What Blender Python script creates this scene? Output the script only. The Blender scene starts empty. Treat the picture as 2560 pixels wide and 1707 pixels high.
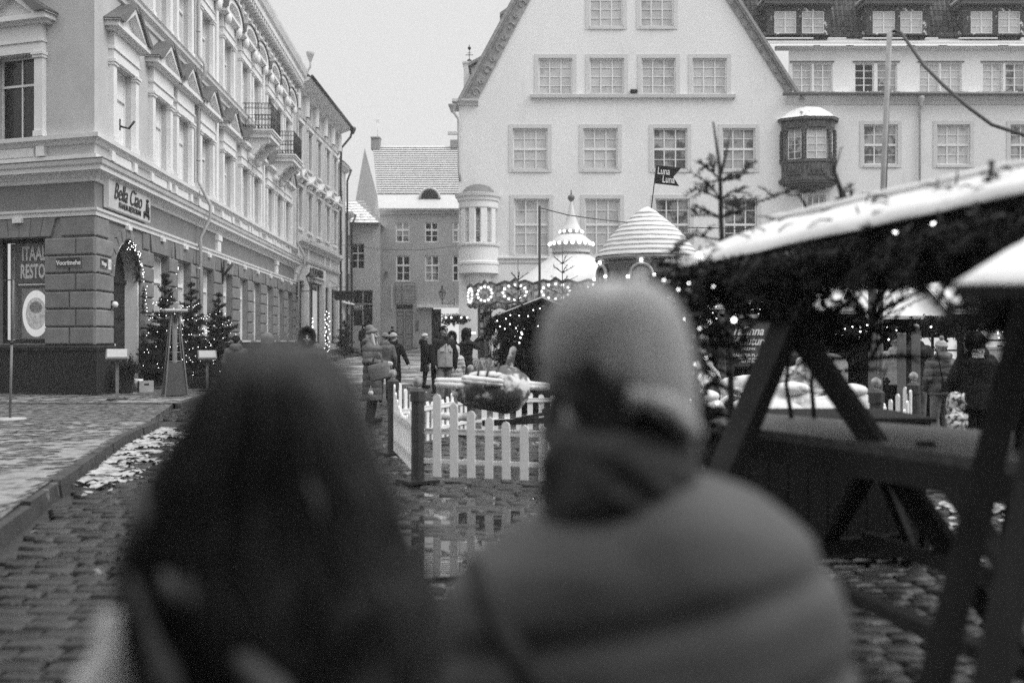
import bpy, math, random
from mathutils import Vector, Matrix, noise
rad = math.radians
SC = bpy.context.scene
COL = SC.collection
# ------------------------------------------------------------------ camera, sky, sun, exposure
CAMZ, FPX, CX, CY = 1.45, 2489.0, 1280.0, 853.5
cam_d = bpy.data.cameras.new('camera'); cam_d.lens = 35.0; cam_d.sensor_width = 36.0
cam_d.clip_start = 0.05; cam_d.clip_end = 2000
cam_d.dof.use_dof = True; cam_d.dof.focus_distance = 21.0; cam_d.dof.aperture_fstop = 1.12
cam = bpy.data.objects.new('camera', cam_d); COL.objects.link(cam)
cam.location = (0, 0, CAMZ); cam.rotation_euler = (rad(90), 0, 0)
SC.camera = cam
w = bpy.data.worlds.new('World'); SC.world = w; w.use_nodes = True
nt = w.node_tree; nt.nodes.clear()
SUN_EL, SUN_AZ = rad(48), rad(108)
sky = nt.nodes.new('ShaderNodeTexSky'); sky.sky_type = 'NISHITA'; sky.sun_disc = False
sky.sun_elevation = SUN_EL; sky.sun_rotation = SUN_AZ; sky.dust_density = 4; sky.air_density = 1.0
bw = nt.nodes.new('ShaderNodeRGBToBW')
k1 = nt.nodes.new('ShaderNodeMath'); k1.operation = 'MULTIPLY'; k1.inputs[1].default_value = 0.25
tc = nt.nodes.new('ShaderNodeTexCoord'); sp = nt.nodes.new('ShaderNodeSeparateXYZ')
mr = nt.nodes.new('ShaderNodeMapRange'); mr.interpolation_type = 'SMOOTHSTEP'
mr.inputs['From Min'].default_value = 0.30; mr.inputs['From Max'].default_value = 0.95
mr.inputs['To Min'].default_value = 5.5; mr.inputs['To Max'].default_value = 15.0
ad = nt.nodes.new('ShaderNodeMath'); ad.operation = 'ADD'
bg = nt.nodes.new('ShaderNodeBackground'); bg.inputs[1].default_value = 0.10
ou = nt.nodes.new('ShaderNodeOutputWorld')
L = nt.links.new
L(sky.outputs[0], bw.inputs[0]); L(bw.outputs[0], k1.inputs[0])
L(tc.outputs['Generated'], sp.inputs[0]); L(sp.outputs[2], mr.inputs['Value'])
L(k1.outputs[0], ad.inputs[0]); L(mr.outputs[0], ad.inputs[1])
L(ad.outputs[0], bg.inputs[0]); L(bg.outputs[0], ou.inputs[0])
sd = bpy.data.lights.new('sun', 'SUN'); sd.energy = 1.5; sd.angle = rad(35); sd.color = (1, 1, 1)
so = bpy.data.objects.new('sun', sd); COL.objects.link(so)
_sd = Vector((math.sin(SUN_AZ) * math.cos(SUN_EL), math.cos(SUN_AZ) * math.cos(SUN_EL), math.sin(SUN_EL)))
so.rotation_euler = _sd.to_track_quat('Z', 'Y').to_euler(); so.location = (0, 0, 40)
SC.view_settings.view_transform = 'Standard'; SC.view_settings.look = 'None'
SC.view_settings.exposure = 0.38; SC.view_settings.gamma = 1.0
SC.render.engine = 'CYCLES'
SC.cycles.use_denoising = False
SC.cycles.max_bounces = 6; SC.cycles.diffuse_bounces = 3; SC.cycles.glossy_bounces = 3
SC.cycles.transmission_bounces = 3; SC.cycles.transparent_max_bounces = 6
SC.cycles.sample_clamp_indirect = 1.2; SC.cycles.caustics_reflective = False; SC.cycles.caustics_refractive = False

# ------------------------------------------------------------------ helpers
def P(px, py, Y): return Vector(((px - CX) / FPX * Y, Y, CAMZ - (py - CY) / FPX * Y))
def sstep(a, b, x):
    t = min(1, max(0, (x - a) / (b - a))); return t * t * (3 - 2 * t)
def gz(Y):
    return -0.12 * (1 - sstep(5, 10, Y)) + 0.66 * sstep(30, 52, Y) + 0.27 * sstep(50, 78, Y) + 0.4 * sstep(78, 150, Y)
def T(x, y, z): return Matrix.Translation((x, y, z))
def RZ(a): return Matrix.Rotation(a, 4, 'Z')
def RX(a): return Matrix.Rotation(a, 4, 'X')
def RY(a): return Matrix.Rotation(a, 4, 'Y')

class MB:
    def __init__(s): s.v = []; s.f = []; s.sm = []; s.M = None
    def add(s, vs, fs, smooth=False):
        b = len(s.v)
        if s.M is not None: vs = [s.M @ Vector(q) for q in vs]
        s.v.extend([tuple(q) for q in vs])
        for f in fs: s.f.append(tuple(b + i for i in f)); s.sm.append(smooth)
        return s
    def box(s, x0, x1, y0, y1, z0, z1):
        if x1 < x0: x0, x1 = x1, x0
        if y1 < y0: y0, y1 = y1, y0
        if z1 < z0: z0, z1 = z1, z0
        return s.add([(x0,y0,z0),(x1,y0,z0),(x1,y1,z0),(x0,y1,z0),(x0,y0,z1),(x1,y0,z1),(x1,y1,z1),(x0,y1,z1)],
              [(0,3,2,1),(4,5,6,7),(0,1,5,4),(1,2,6,5),(2,3,7,6),(3,0,4,7)])
    def bbox(s, x0, x1, y0, y1, z0, z1, b=0.01):   # box whose front (-y) face is chamfered
        return s.add([(x0,y1,z0),(x1,y1,z0),(x1,y1,z1),(x0,y1,z1),(x0,y0+b,z0),(x1,y0+b,z0),(x1,y0+b,z1),(x0,y0+b,z1),
                      (x0+b,y0,z0+b),(x1-b,y0,z0+b),(x1-b,y0,z1-b),(x0+b,y0,z1-b)],
              [(0,1,5,4),(1,2,6,5),(2,3,7,6),(3,0,4,7),(4,5,9,8),(5,6,10,9),(6,7,11,10),(7,4,8,11),(8,9,10,11)])
    def prism(s, pts, y0, y1):                      # polygon in (x,z), extruded in y
        n = len(pts)
        vs = [(x, y0, z) for x, z in pts] + [(x, y1, z) for x, z in pts]
        fs = [tuple(range(n)), tuple(range(2 * n - 1, n - 1, -1))] + [(i, i + n, (i + 1) % n + n, (i + 1) % n) for i in range(n)]
        return s.add(vs, fs)
    def slab(s, pts, z0, z1):                       # polygon in (x,y), extruded in z
        n = len(pts)
        vs = [(x, y, z0) for x, y in pts] + [(x, y, z1) for x, y in pts]
        fs = [tuple(range(n - 1, -1, -1)), tuple(range(n, 2 * n))] + [(i, (i + 1) % n, (i + 1) % n + n, i + n) for i in range(n)]
        return s.add(vs, fs)
    def mould(s, x0, x1, prof, m0=0.0, m1=0.0):     # profile of (y,z) swept along x; m0/m1 mitre slopes
        n = len(prof)
        vs = [(x0 + m0 * y, y, z) for y, z in prof] + [(x1 + m1 * y, y, z) for y, z in prof]
        fs = [(i, (i + 1) % n, (i + 1) % n + n, i + n) for i in range(n)] + [tuple(range(n - 1, -1, -1)), tuple(range(n, 2 * n))]
        return s.add(vs, fs)
    def quad(s, a, b, c, d): return s.add([a, b, c, d], [(0, 1, 2, 3)])
    def bar(s, a, b, wx, wy=None, up=(0, 0, 1)):    # rectangular bar from a to b
        wy = wy or wx; a = Vector(a); b = Vector(b); d = (b - a).normalized(); up = Vector(up)
        if abs(d.dot(up)) > 0.98: up = Vector((0, 1, 0))
        e = d.cross(up).normalized(); g = e.cross(d).normalized()
        vs = []
        for p in (a, b):
            for i, j in ((-1,-1),(1,-1),(1,1),(-1,1)): vs.append(p + e * i * wx / 2 + g * j * wy / 2)
        return s.add(vs, [(0,3,2,1),(4,5,6,7),(0,1,5,4),(1,2,6,5),(2,3,7,6),(3,0,4,7)])
    def tube(s, pts, r, n=8, cap=True, smooth=True, flat=None):
        pts = [Vector(p) for p in pts]; m = len(pts)
        rs = r if isinstance(r, (list, tuple)) else [r] * m
        vs = []; prev = None
        for i, p in enumerate(pts):
            d = (pts[min(i + 1, m - 1)] - pts[max(i - 1, 0)]).normalized()
            if prev is None:
                a = Vector((0, 0, 1)) if abs(d.z) < 0.9 else Vector((1, 0, 0))
                e = d.cross(a).normalized()
            else:
                e = (prev - d * prev.dot(d)).normalized()
            prev = e; g = d.cross(e)
            for k in range(n):
                t = 2 * math.pi * k / n
                vs.append(p + (e * math.cos(t) + g * math.sin(t) * (flat or 1)) * rs[i])
        fs = [(i * n + k, i * n + (k + 1) % n, (i + 1) * n + (k + 1) % n, (i + 1) * n + k) for i in range(m - 1) for k in range(n)]
        if cap: fs += [tuple(range(n - 1, -1, -1)), tuple(range((m - 1) * n, m * n))]
        return s.add(vs, fs, smooth)
    def lathe(s, prof, n=24, c=(0, 0, 0), smooth=True, a0=0.0, a1=2 * math.pi):   # prof (r,z)
        full = abs(a1 - a0 - 2 * math.pi) < 1e-6; k = n if full else n + 1
        vs = [(c[0] + r * math.cos(a0 + (a1 - a0) * i / n), c[1] + r * math.sin(a0 + (a1 - a0) * i / n), c[2] + z) for r, z in prof for i in range(k)]
        fs = []
        for j in range(len(prof) - 1):
            for i in range(n if full else n):
                i2 = (i + 1) % k
                fs.append((j * k + i, j * k + i2, (j + 1) * k + i2, (j + 1) * k + i))
        return s.add(vs, fs, smooth)
    def ball(s, c, r, n=12, m=8, sc=(1, 1, 1)):
        vs = []; fs = []
        for j in range(m + 1):
            t = math.pi * j / m
            for i in range(n):
                a = 2 * math.pi * i / n
                vs.append((c[0] + r * sc[0] * math.sin(t) * math.cos(a), c[1] + r * sc[1] * math.sin(t) * math.sin(a), c[2] - r * sc[2] * math.cos(t)))
        for j in range(m):
            for i in range(n):
                fs.append((j * n + i, j * n + (i + 1) % n, (j + 1) * n + (i + 1) % n, (j + 1) * n + i))
        return s.add(vs, fs, True)
    def loft(s, rings, n=20):                       # rings (cx,cy,cz,rx,ry)
        vs = []
        for cx, cy, cz, rx, ry in rings:
            for k in range(n):
                a = 2 * math.pi * k / n; vs.append((cx + rx * math.cos(a), cy + ry * math.sin(a), cz))
        m = len(rings)
        fs = [(i * n + k, i * n + (k + 1) % n, (i + 1) * n + (k + 1) % n, (i + 1) * n + k) for i in range(m - 1) for k in range(n)]
        fs += [tuple(range(n - 1, -1, -1)), tuple(range((m - 1) * n, m * n))]
        return s.add(vs, fs, True)
    def cap(s, a, b, ra, rb, n=12):                 # capsule from a to b
        a = Vector(a); b = Vector(b); d = b - a; ln = d.length
        if ln < 1e-5: return s.ball(a, ra)
        d = d / ln; pts = []; rs = []
        for t in (90, 60, 30, 0): pts.append(a - d * ra * math.sin(rad(t))); rs.append(max(ra * math.cos(rad(t)), 1e-3))
        for t in (0, 30, 60, 90): pts.append(b + d * rb * math.sin(rad(t))); rs.append(max(rb * math.cos(rad(t)), 1e-3))
        return s.tube(pts, rs, n)
    def mesh(s, name):
        me = bpy.data.meshes.new(name); me.from_pydata(s.v, [], s.f)
        me.polygons.foreach_set('use_smooth', s.sm); me.update(); return me
    def build(s, name, mat, parent=None, M=None):
        return link(name, s.mesh(name), mat, parent, M)
    def remesh(s, name, mat, parent=None, M=None, voxel=0.012, smooth=2, disp=None):
        me = s.mesh(name); o = bpy.data.objects.new('tmp', me); COL.objects.link(o)
        md = o.modifiers.new('r', 'REMESH'); md.mode = 'VOXEL'; md.voxel_size = voxel; md.use_smooth_shade = True
        if smooth:
            m2 = o.modifiers.new('s', 'SMOOTH'); m2.iterations = smooth; m2.factor = 0.6
        dg = bpy.context.evaluated_depsgraph_get(); dg.update()
        me2 = bpy.data.meshes.new_from_object(o.evaluated_get(dg)); me2.name = name
        bpy.data.objects.remove(o); bpy.data.meshes.remove(me)
        if disp:
            nv = len(me2.vertices); co = [0.0] * (3 * nv)
            for i, v in enumerate(me2.vertices):
                q = v.co + v.normal * disp(v.co, v.normal); co[3*i:3*i+3] = q
            me2.vertices.foreach_set('co', co); me2.update()
        return link(name, me2, mat, parent, M)

def link(name, me, mat, parent=None, M=None):
    if mat is not None and not me.materials: me.materials.append(mat)
    o = bpy.data.objects.new(name, me); COL.objects.link(o)
    if parent is not None: o.parent = parent
    if M is not None: o.matrix_local = M
    return o
def tag(o, label=None, cat=None, group=None, kind=None):
    if label: o['label'] = label
    if cat: o['category'] = cat
    if group: o['group'] = group
    if kind: o['kind'] = kind
    return o
def thing(name, label, cat, loc=(0, 0, 0), rz=0.0, group=None):
    o = bpy.data.objects.new(name, None); COL.objects.link(o); o.empty_display_size = 0.2
    o.location = loc; o.rotation_euler = (0, 0, rz)
    return tag(o, label, cat, group)
def struct(o): o['kind'] = 'structure'; return o
def copy_tree(o, parent=None):
    c = o.copy(); COL.objects.link(c)
    if parent is not None: c.parent = parent
    for ch in list(o.children): copy_tree(ch, c)
    return c

# ------------------------------------------------------------------ materials (greys: the photograph is black and white)
def mat(name, v, rough=0.8, var=0.12, scale=3.0, bump=0.0, bscale=40.0, spec=0.4, metal=0.0, v2=None, thr=None, island=0.0, emit=0.0, coord='Object', stretch=(1,1,1), wet=None):
    m = bpy.data.materials.new(name); m.use_nodes = True; t = m.node_tree; N = t.nodes; lk = t.links.new
    b = N['Principled BSDF']
    b.inputs['Roughness'].default_value = rough; b.inputs['Metallic'].default_value = metal
    b.inputs['Specular IOR Level'].default_value = spec
    c = N.new('ShaderNodeTexCoord'); mp = N.new('ShaderNodeMapping'); mp.inputs['Scale'].default_value = stretch
    if coord == 'World': gp = N.new('ShaderNodeNewGeometry'); lk(gp.outputs['Position'], mp.inputs[0])
    else: lk(c.outputs[coord], mp.inputs[0])
    n1 = N.new('ShaderNodeTexNoise'); n1.inputs['Scale'].default_value = scale; n1.inputs['Detail'].default_value = 8; n1.inputs['Roughness'].default_value = 0.6
    lk(mp.outputs[0], n1.inputs['Vector'])
    r = N.new('ShaderNodeMapRange'); r.inputs['From Min'].default_value = 0.3; r.inputs['From Max'].default_value = 0.7
    r.inputs['To Min'].default_value = v * (1 - var); r.inputs['To Max'].default_value = v * (1 + var)
    lk(n1.outputs['Fac'], r.inputs['Value']); out = r.outputs[0]
    if island:
        g = N.new('ShaderNodeNewGeometry'); r2 = N.new('ShaderNodeMapRange'); r2.inputs['To Min'].default_value = 1 - island; r2.inputs['To Max'].default_value = 1 + island
        lk(g.outputs['Random Per Island'], r2.inputs['Value']); mu = N.new('ShaderNodeMath'); mu.operation = 'MULTIPLY'
        lk(out, mu.inputs[0]); lk(r2.outputs[0], mu.inputs[1]); out = mu.outputs[0]
    if v2 is not None:                                # second tone in patches (snow, peeled paint, stains)
        n2 = N.new('ShaderNodeTexNoise'); n2.inputs['Scale'].default_value = thr[1]; n2.inputs['Detail'].default_value = 9; n2.inputs['Roughness'].default_value = 0.65
        lk(mp.outputs[0], n2.inputs['Vector'])
        r3 = N.new('ShaderNodeMapRange'); r3.inputs['From Min'].default_value = thr[0] - thr[2]; r3.inputs['From Max'].default_value = thr[0] + thr[2]
        lk(n2.outputs['Fac'], r3.inputs['Value']); mx = N.new('ShaderNodeMix'); mx.inputs['B'].default_value = v2
        lk(r3.outputs[0], mx.inputs['Factor']); lk(out, mx.inputs['A']); out = mx.outputs['Result']
        if wet is not None:
            mw = N.new('ShaderNodeMix'); mw.inputs['A'].default_value = rough; mw.inputs['B'].default_value = wet
            lk(r3.outputs[0], mw.inputs['Factor']); lk(mw.outputs['Result'], b.inputs['Roughness'])
    lk(out, b.inputs['Base Color'])
    if bump:
        n3 = N.new('ShaderNodeTexNoise'); n3.inputs['Scale'].default_value = bscale; n3.inputs['Detail'].default_value = 6
        lk(mp.outputs[0], n3.inputs['Vector']); bn = N.new('ShaderNodeBump'); bn.inputs['Strength'].default_value = bump; bn.inputs['Distance'].default_value = 0.02
        lk(n3.outputs['Fac'], bn.inputs['Height']); lk(bn.outputs[0], b.inputs['Normal'])
    if emit:
        b.inputs['Emission Color'].default_value = (1, 1, 1, 1); b.inputs['Emission Strength'].default_value = emit
        m.cycles.emission_sampling = 'NONE'
    return m
M = {}
M['plaster_a'] = mat('plaster_grey', .50, .9, .13, .8, .25, 30)
M['trim_a'] = mat('trim_pale', .74, .85, .10, 1.2, .15, 40)
M['stone_a'] = mat('rusticated_stone', .19, .9, .2, 2.5, .5, 25, island=.12)
M['frieze_a'] = mat('frieze_dark', .19, .9, .12, 1.0, .2, 30)
M['plinth'] = mat('plinth_dark', .011, .85, .25, 1.5, .3, 12)
M['plaster_b'] = mat('plaster_pale', .52, .9, .10, .8, .2, 30)
M['plaster_d'] = mat('plaster_offwhite', .48, .9, .10, .7, .2, 30)
M['plaster_e'] = mat('plaster_midgrey', .38, .9, .14, .6, .3, 20)
M['plaster_f'] = mat('plaster_cream', .75, .9, .06, .25, .25, 14, v2=.62, thr=(.66, .6, .10), coord='World', stretch=(1, 1, .45))
M['trim_f'] = mat('surround_cream', .60, .9, .05, 1, .1, 30)
M['white'] = mat('white_paint', .72, .6, .06, 3, .1, 30)
M['winframe'] = mat('window_paint', .76, .55, .05, 3)
M['dframe'] = mat('dark_frame', .03, .8, .2, 3, spec=.12)
M['glass_l'] = mat('pane_curtained', .52, .08, .16, .5, spec=.6, v2=.34, thr=(.60, .7, .04), coord='World')
M['glass_sky'] = mat('pane_sky_reflection', .85, .05, .05, .5, spec=.8)  # near-white base colour stands in for daylight reflected in the panes
M['glass_m'] = mat('pane_half', .33, .06, .3, .6, spec=.6, v2=.06, thr=(.53, .8, .03), coord='World')
M['glass_d'] = mat('pane_dark', .012, .06, .4, 1.2, spec=.45)
M['gutter'] = mat('gutter_metal', .12, .5, .2, 2)
M['pipe_l'] = mat('pipe_pale', .42, .6, .12, 3)
M['pipe_d'] = mat('pipe_dark', .05, .5, .2, 3)
M['iron'] = mat('black_iron', .02, .5, .2, 8)
M['snow'] = mat('snow', .64, .7, .03, 4, .35, 14, spec=.3)
M['roofsnow'] = mat('snowy_roof', .60, .7, .05, 3, .3, 10)
M['tiles'] = mat('dark_tiles', .055, .8, .35, 3, .3, 20, island=.45, v2=.6, thr=(.68, 7, .04))
M['tiles_s'] = mat('snowed_tiles', .17, .8, .2, 3, .2, 20, v2=.8, thr=(.40, 3.5, .09))
M['tiles_b'] = mat('grey_tiles', .27, .8, .2, 3, .2, 20, island=.2)
M['oriel'] = mat('weathered_oak', .075, .7, .5, 9, .5, 40, stretch=(1, 1, .4))
M['carve'] = mat('carved_stone', .27, .8, .35, 6, .5, 20)
M['zinc'] = mat('zinc_dome', .17, .45, .15, 2)
M['wood_d'] = mat('dark_wood', .02, .85, .4, 4, .4, 30, stretch=(1, 1, .25), spec=.15)
M['wood_t'] = mat('table_wood', .048, .5, .5, 5, .4, 25, stretch=(.25, 3, 3))
M['ply'] = mat('black_panel', .016, .9, .3, 2, .2, 20, spec=.1)
M['needle'] = mat('fir_needles', .040, .9, .5, 6, island=.4, spec=.1)
M['needle_s'] = mat('fir_needles_snowy', .02, .9, .5, 6, island=.5, v2=.5, thr=(.60, 9, .05))
M['bark'] = mat('bark', .05, .9, .4, 12, .6, 50)
M['picket'] = mat('picket_paint', .82, .6, .05, 6, .1, 40)
M['post'] = mat('post_paint', .045, .6, .2, 6, .15, 30)
M['postball'] = mat('post_ball', .2, .6, .2, 14, v2=.75, thr=(.52, 6, .08))
M['steel'] = mat('steel', .35, .3, .1, 4, metal=.8)
M['bulb'] = mat('lit_bulb', .9, .5, emit=4)
M['bulb2'] = mat('lit_frosted_bulb', .9, .5, emit=1.5)
M['lit'] = mat('lit_panel', .8, .6, .15, 1.2, emit=.5)
M['lit2'] = mat('lit_shop', .5, .3, .5, 1.5, emit=.35)
M['skin'] = mat('skin', .34, .55, .08, 8)
M['lips'] = mat('lips', .16, .5)
M['eye'] = mat('eye_dark', .03, .2)
M['blk'] = mat('black_cloth', .014, .9, .25, 10, .3, 60, spec=.1)
M['dk'] = mat('charcoal_cloth', .026, .9, .25, 10, .3, 60, spec=.15)
M['grey'] = mat('grey_cloth', .10, .8, .2, 9, .3, 60)
M['mid'] = mat('mid_grey_cloth', .17, .8, .18, 9, .3, 60)
M['lt'] = mat('light_cloth', .36, .8, .15, 9, .3, 60)
M['vlt'] = mat('pale_knit', .5, .9, .12, 14, .6, 90)
M['jeans'] = mat('jeans', .24, .9, .2, 12, .3, 80)
M['hairl'] = mat('blond_hair', .42, .5, .25, 20, stretch=(4, 4, .5))
M['haird'] = mat('dark_hair', .034, .6, .4, 14, .3, 30, spec=.2, stretch=(5, 5, .4))
M['black'] = mat('black_paint', .015, .5, .2, 4)
M['ink'] = mat('lettering_black', .02, .6, .1, 4)
M['letter'] = mat('lettering_white', .75, .6, .05, 4)
def glassm(name, v, rough=.03, tr=.75):
    m = bpy.data.materials.new(name); m.use_nodes = True; t = m.node_tree; N = t.nodes
    b = N['Principled BSDF']; b.inputs['Base Color'].default_value = (v, v, v, 1); b.inputs['Roughness'].default_value = rough
    tr_ = N.new('ShaderNodeBsdfTransparent'); mx = N.new('ShaderNodeMixShader'); mx.inputs[0].default_value = 1 - tr
    t.links.new(tr_.outputs[0], mx.inputs[1]); t.links.new(b.outputs[0], mx.inputs[2]); t.links.new(mx.outputs[0], N['Material Output'].inputs[0])
    return m
M['clear'] = glassm('clear_glass', .3, .03, .8)

def text(name, body, size, mt, parent=None, Mx=None, depth=.006, bold=0.0, shear=0.0, sx=1.0, align='CENTER', sp=1.0):
    cu = bpy.data.curves.new('t', 'FONT'); cu.body = body; cu.size = size; cu.extrude = depth; cu.offset = bold
    cu.shear = shear; cu.align_x = align; cu.align_y = 'CENTER'; cu.space_character = sp; cu.resolution_u = 3
    o = bpy.data.objects.new('t', cu); COL.objects.link(o)
    dg = bpy.context.evaluated_depsgraph_get(); dg.update()
    me = bpy.data.meshes.new_from_object(o.evaluated_get(dg)); me.name = name
    bpy.data.objects.remove(o); bpy.data.curves.remove(cu)
    me.transform(RX(rad(90)) @ Matrix.Diagonal((sx, 1, 1, 1)))     # letters stand upright in x,z, facing -y
    me.materials.clear()
    return link(name, me, mt, parent, Mx)

# wall of cells with openings; rows may have slanted ends (gables). outward is -y
def wall_mesh(x0, x1, z0, z1, ops, depth=.3, xl=None, xr=None, zcuts=()):
    mb = MB(); xl = xl or (lambda z: x0); xr = xr or (lambda z: x1)
    zs = sorted(set([z0, z1] + [o[2] for o in ops if z0 < o[2] < z1] + [o[3] for o in ops if z0 < o[3] < z1] + list(zcuts)))
    for za, zb in zip(zs, zs[1:]):
        zm = (za + zb) / 2; act = sorted([o for o in ops if o[2] <= zm <= o[3]], key=lambda o: o[0])
        cur = (xl(za), xl(zb))
        for o in act:
            mb.quad((cur[0], 0, za), (o[0], 0, za), (o[0], 0, zb), (cur[1], 0, zb)); cur = (o[1], o[1])
        mb.quad((cur[0], 0, za), (xr(za), 0, za), (xr(zb), 0, zb), (cur[1], 0, zb))
    for a, b, c, d in [o[:4] for o in ops]:
        e = depth
        mb.quad((a,0,c),(a,e,c),(a,e,d),(a,0,d)); mb.quad((b,0,c),(b,0,d),(b,e,d),(b,e,c))
        mb.quad((a,0,c),(b,0,c),(b,e,c),(a,e,c)); mb.quad((a,0,d),(a,e,d),(b,e,d),(b,0,d))
    return mb
_wc = {}
def window(parent, F, x, z, w, h, cols=3, rows=4, rec=.12, fw=.06, mw=.035, pane='glass_l', frame='winframe', bars=None, hb=None, name='window'):
    """x,z = lower left corner of the opening; hb = heavy transom heights (fractions)"""
    k = (round(w, 2), round(h, 2), cols, rows, fw, mw, bars, hb, frame)
    if k not in _wc:
        mb = MB(); d = .07
        mb.box(0, w, 0, d, 0, fw); mb.box(0, w, 0, d, h - fw, h); mb.box(0, fw, 0.001, d - .001, fw, h - fw); mb.box(w - fw, w, 0.001, d - .001, fw, h - fw)
        for i in range(1, cols):
            cx = w * i / cols; q = mw * (1.5 if bars else 1)
            mb.box(cx - q, cx + q, .004, d - .004, fw, h - fw)
        for t in (hb or ()): mb.box(fw, w - fw, -.01, d - .002, h * t - fw * .8, h * t + fw * .8)
        for j in range(1, rows):
            cz = h * j / rows
            if any(abs(cz - h * t) < .08 * h for t in (hb or ())): continue
            mb.box(fw, w - fw, .012, d - .012, cz - mw * .55, cz + mw * .55)
        pb = MB(); pb.quad((fw, 0, fw), (w - fw, 0, fw), (w - fw, 0, h - fw), (fw, 0, h - fw))
        _wc[k] = (mb.mesh('window'), pb.mesh('pane'))
    me, pm = _wc[k]
    kk = (k, pane)
    if kk not in _wc: q = pm.copy(); _wc[kk] = q
    o = link(name, me, M[frame], parent, F @ T(x, rec, z))
    link('pane', _wc[kk], M[pane], o, T(0, .045, 0))
    return o
# ------------------------------------------------------------------ ground
rnd = random.Random(7)
def ground_mat(name, base, snowv, thr, sc, rough, wetr):
    return mat(name, base, rough, .35, 1.3, .5, 30, v2=snowv, thr=thr, wet=.75)
M['ground'] = mat('joint_sand', .03, .6, .4, 6, .5, 30, v2=.55, thr=(.60, .9, .03))
M['cobble'] = mat('granite_setts', .020, .24, .45, 5, .5, 45, spec=.36, island=.5, v2=.60, thr=(.655, 1.1, .03), wet=.75, coord='Object')
M['pave'] = mat('trodden_paving', .034, .7, .4, 3, .7, 22, spec=.2, v2=.17, thr=(.515, 7.5, .05), coord='World')
M['kerb'] = mat('kerb_stone', .04, .8, .4, 5, .6, 30, v2=.3, thr=(.66, 3, .06))
M['kerb_d'] = mat('kerb_face', .035, .8, .4, 5, .5, 30)
def ground_sheet(name, x0, x1, ys, mt, off=0.0, nx=2, kind=True):
    mb = MB(); xs = [x0 + (x1 - x0) * i / nx for i in range(nx + 1)]
    vs = [(x, y, gz(y) + off) for y in ys for x in xs]
    k = nx + 1
    fs = [(j * k + i, j * k + i + 1, (j + 1) * k + i + 1, (j + 1) * k + i) for j in range(len(ys) - 1) for i in range(nx)]
    mb.add(vs, fs, True); return struct(mb.build(name, mt))
ys = [-60, -20, -5] + [i * 1.0 for i in range(0, 160, 2)] + [200, 250]
ground_sheet('ground', -250, 250, ys, M['ground'], -.045)

# kerb lines (x, y), near to far
K1 = [(-2.1, .5), (-3.05, 4.0), (-3.79, 7.36), (-4.6, 10.7), (-5.44, 14.1), (-5.9, 16.7)]
K2 = [(-7.1, 21.4), (-7.7, 25.9), (-8.1, 35), (-8.2, 46), (-8.0, 56), (-7.3, 64), (-6.9, 72)]
def kerb_x(y):
    for K in (K1, K2):
        for (xa, ya), (xb, yb) in zip(K, K[1:]):
            if ya <= y <= yb: return xa + (xb - xa) * (y - ya) / (yb - ya)
    return -5.9 if 16.7 < y < 18.6 else -14.0
def pave_strip(name, K, left, h=.12):
    mb = MB(); vs = []; n = 0
    for (xa, ya), (xb, yb) in zip(K, K[1:]):
        m = max(1, int((yb - ya) / .8))
        for i in range(m + (1 if (xb, yb) == K[-1] else 0)):
            t = i / m; x = xa + (xb - xa) * t; y = ya + (yb - ya) * t
            vs += [(left, y, gz(y) + h * .9), (x - .1, y, gz(y) + h + .003)]; n += 1
    mb.add(vs, [(2*i, 2*i+1, 2*i+3, 2*i+2) for i in range(n - 1)], True)
    o = struct(mb.build(name, M['pave']))
    kb = MB()
    for (xa, ya), (xb, yb) in zip(K, K[1:]):
        m = max(1, int((yb - ya) / 1.0))
        for i in range(m):
            a = i / m; b = (i + .985) / m
            p = Vector((xa + (xb - xa) * a, ya + (yb - ya) * a, 0)); q = Vector((xa + (xb - xa) * b, ya + (yb - ya) * b, 0))
            z = gz(p.y); zz = h + rnd.uniform(.004, .014); j = rnd.uniform(-.012, .012)
            kb.add([(p.x - .13, p.y, z - .1), (p.x + j, p.y, z - .1), (q.x + j, q.y, z - .1), (q.x - .13, q.y, z - .1),
                    (p.x - .13, p.y, z + zz), (p.x + j - .03, p.y, z + zz - .01), (q.x + j - .03, q.y, z + zz - .01), (q.x - .13, q.y, z + zz)],
                   [(4,5,6,7),(1,2,6,5),(0,1,5,4),(2,3,7,6)])
    k = struct(kb.build('kerb', M['kerb'])); return o
pave_strip('pavement', K1, -16)
pave_strip('pavement', K2, -16)
# strip of paving across the mouth of the side street
mb = MB(); mb.add([(-18, 16.55, .106), (-6.1, 16.68, .108), (-7.3, 21.42, .108), (-18, 21.42, .106), (-6.1, 16.68, -.1), (-7.3, 21.42, -.1)], [(0, 1, 2, 3), (1, 4, 5, 2)]); struct(mb.build('side_street', M['pave']))
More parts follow.
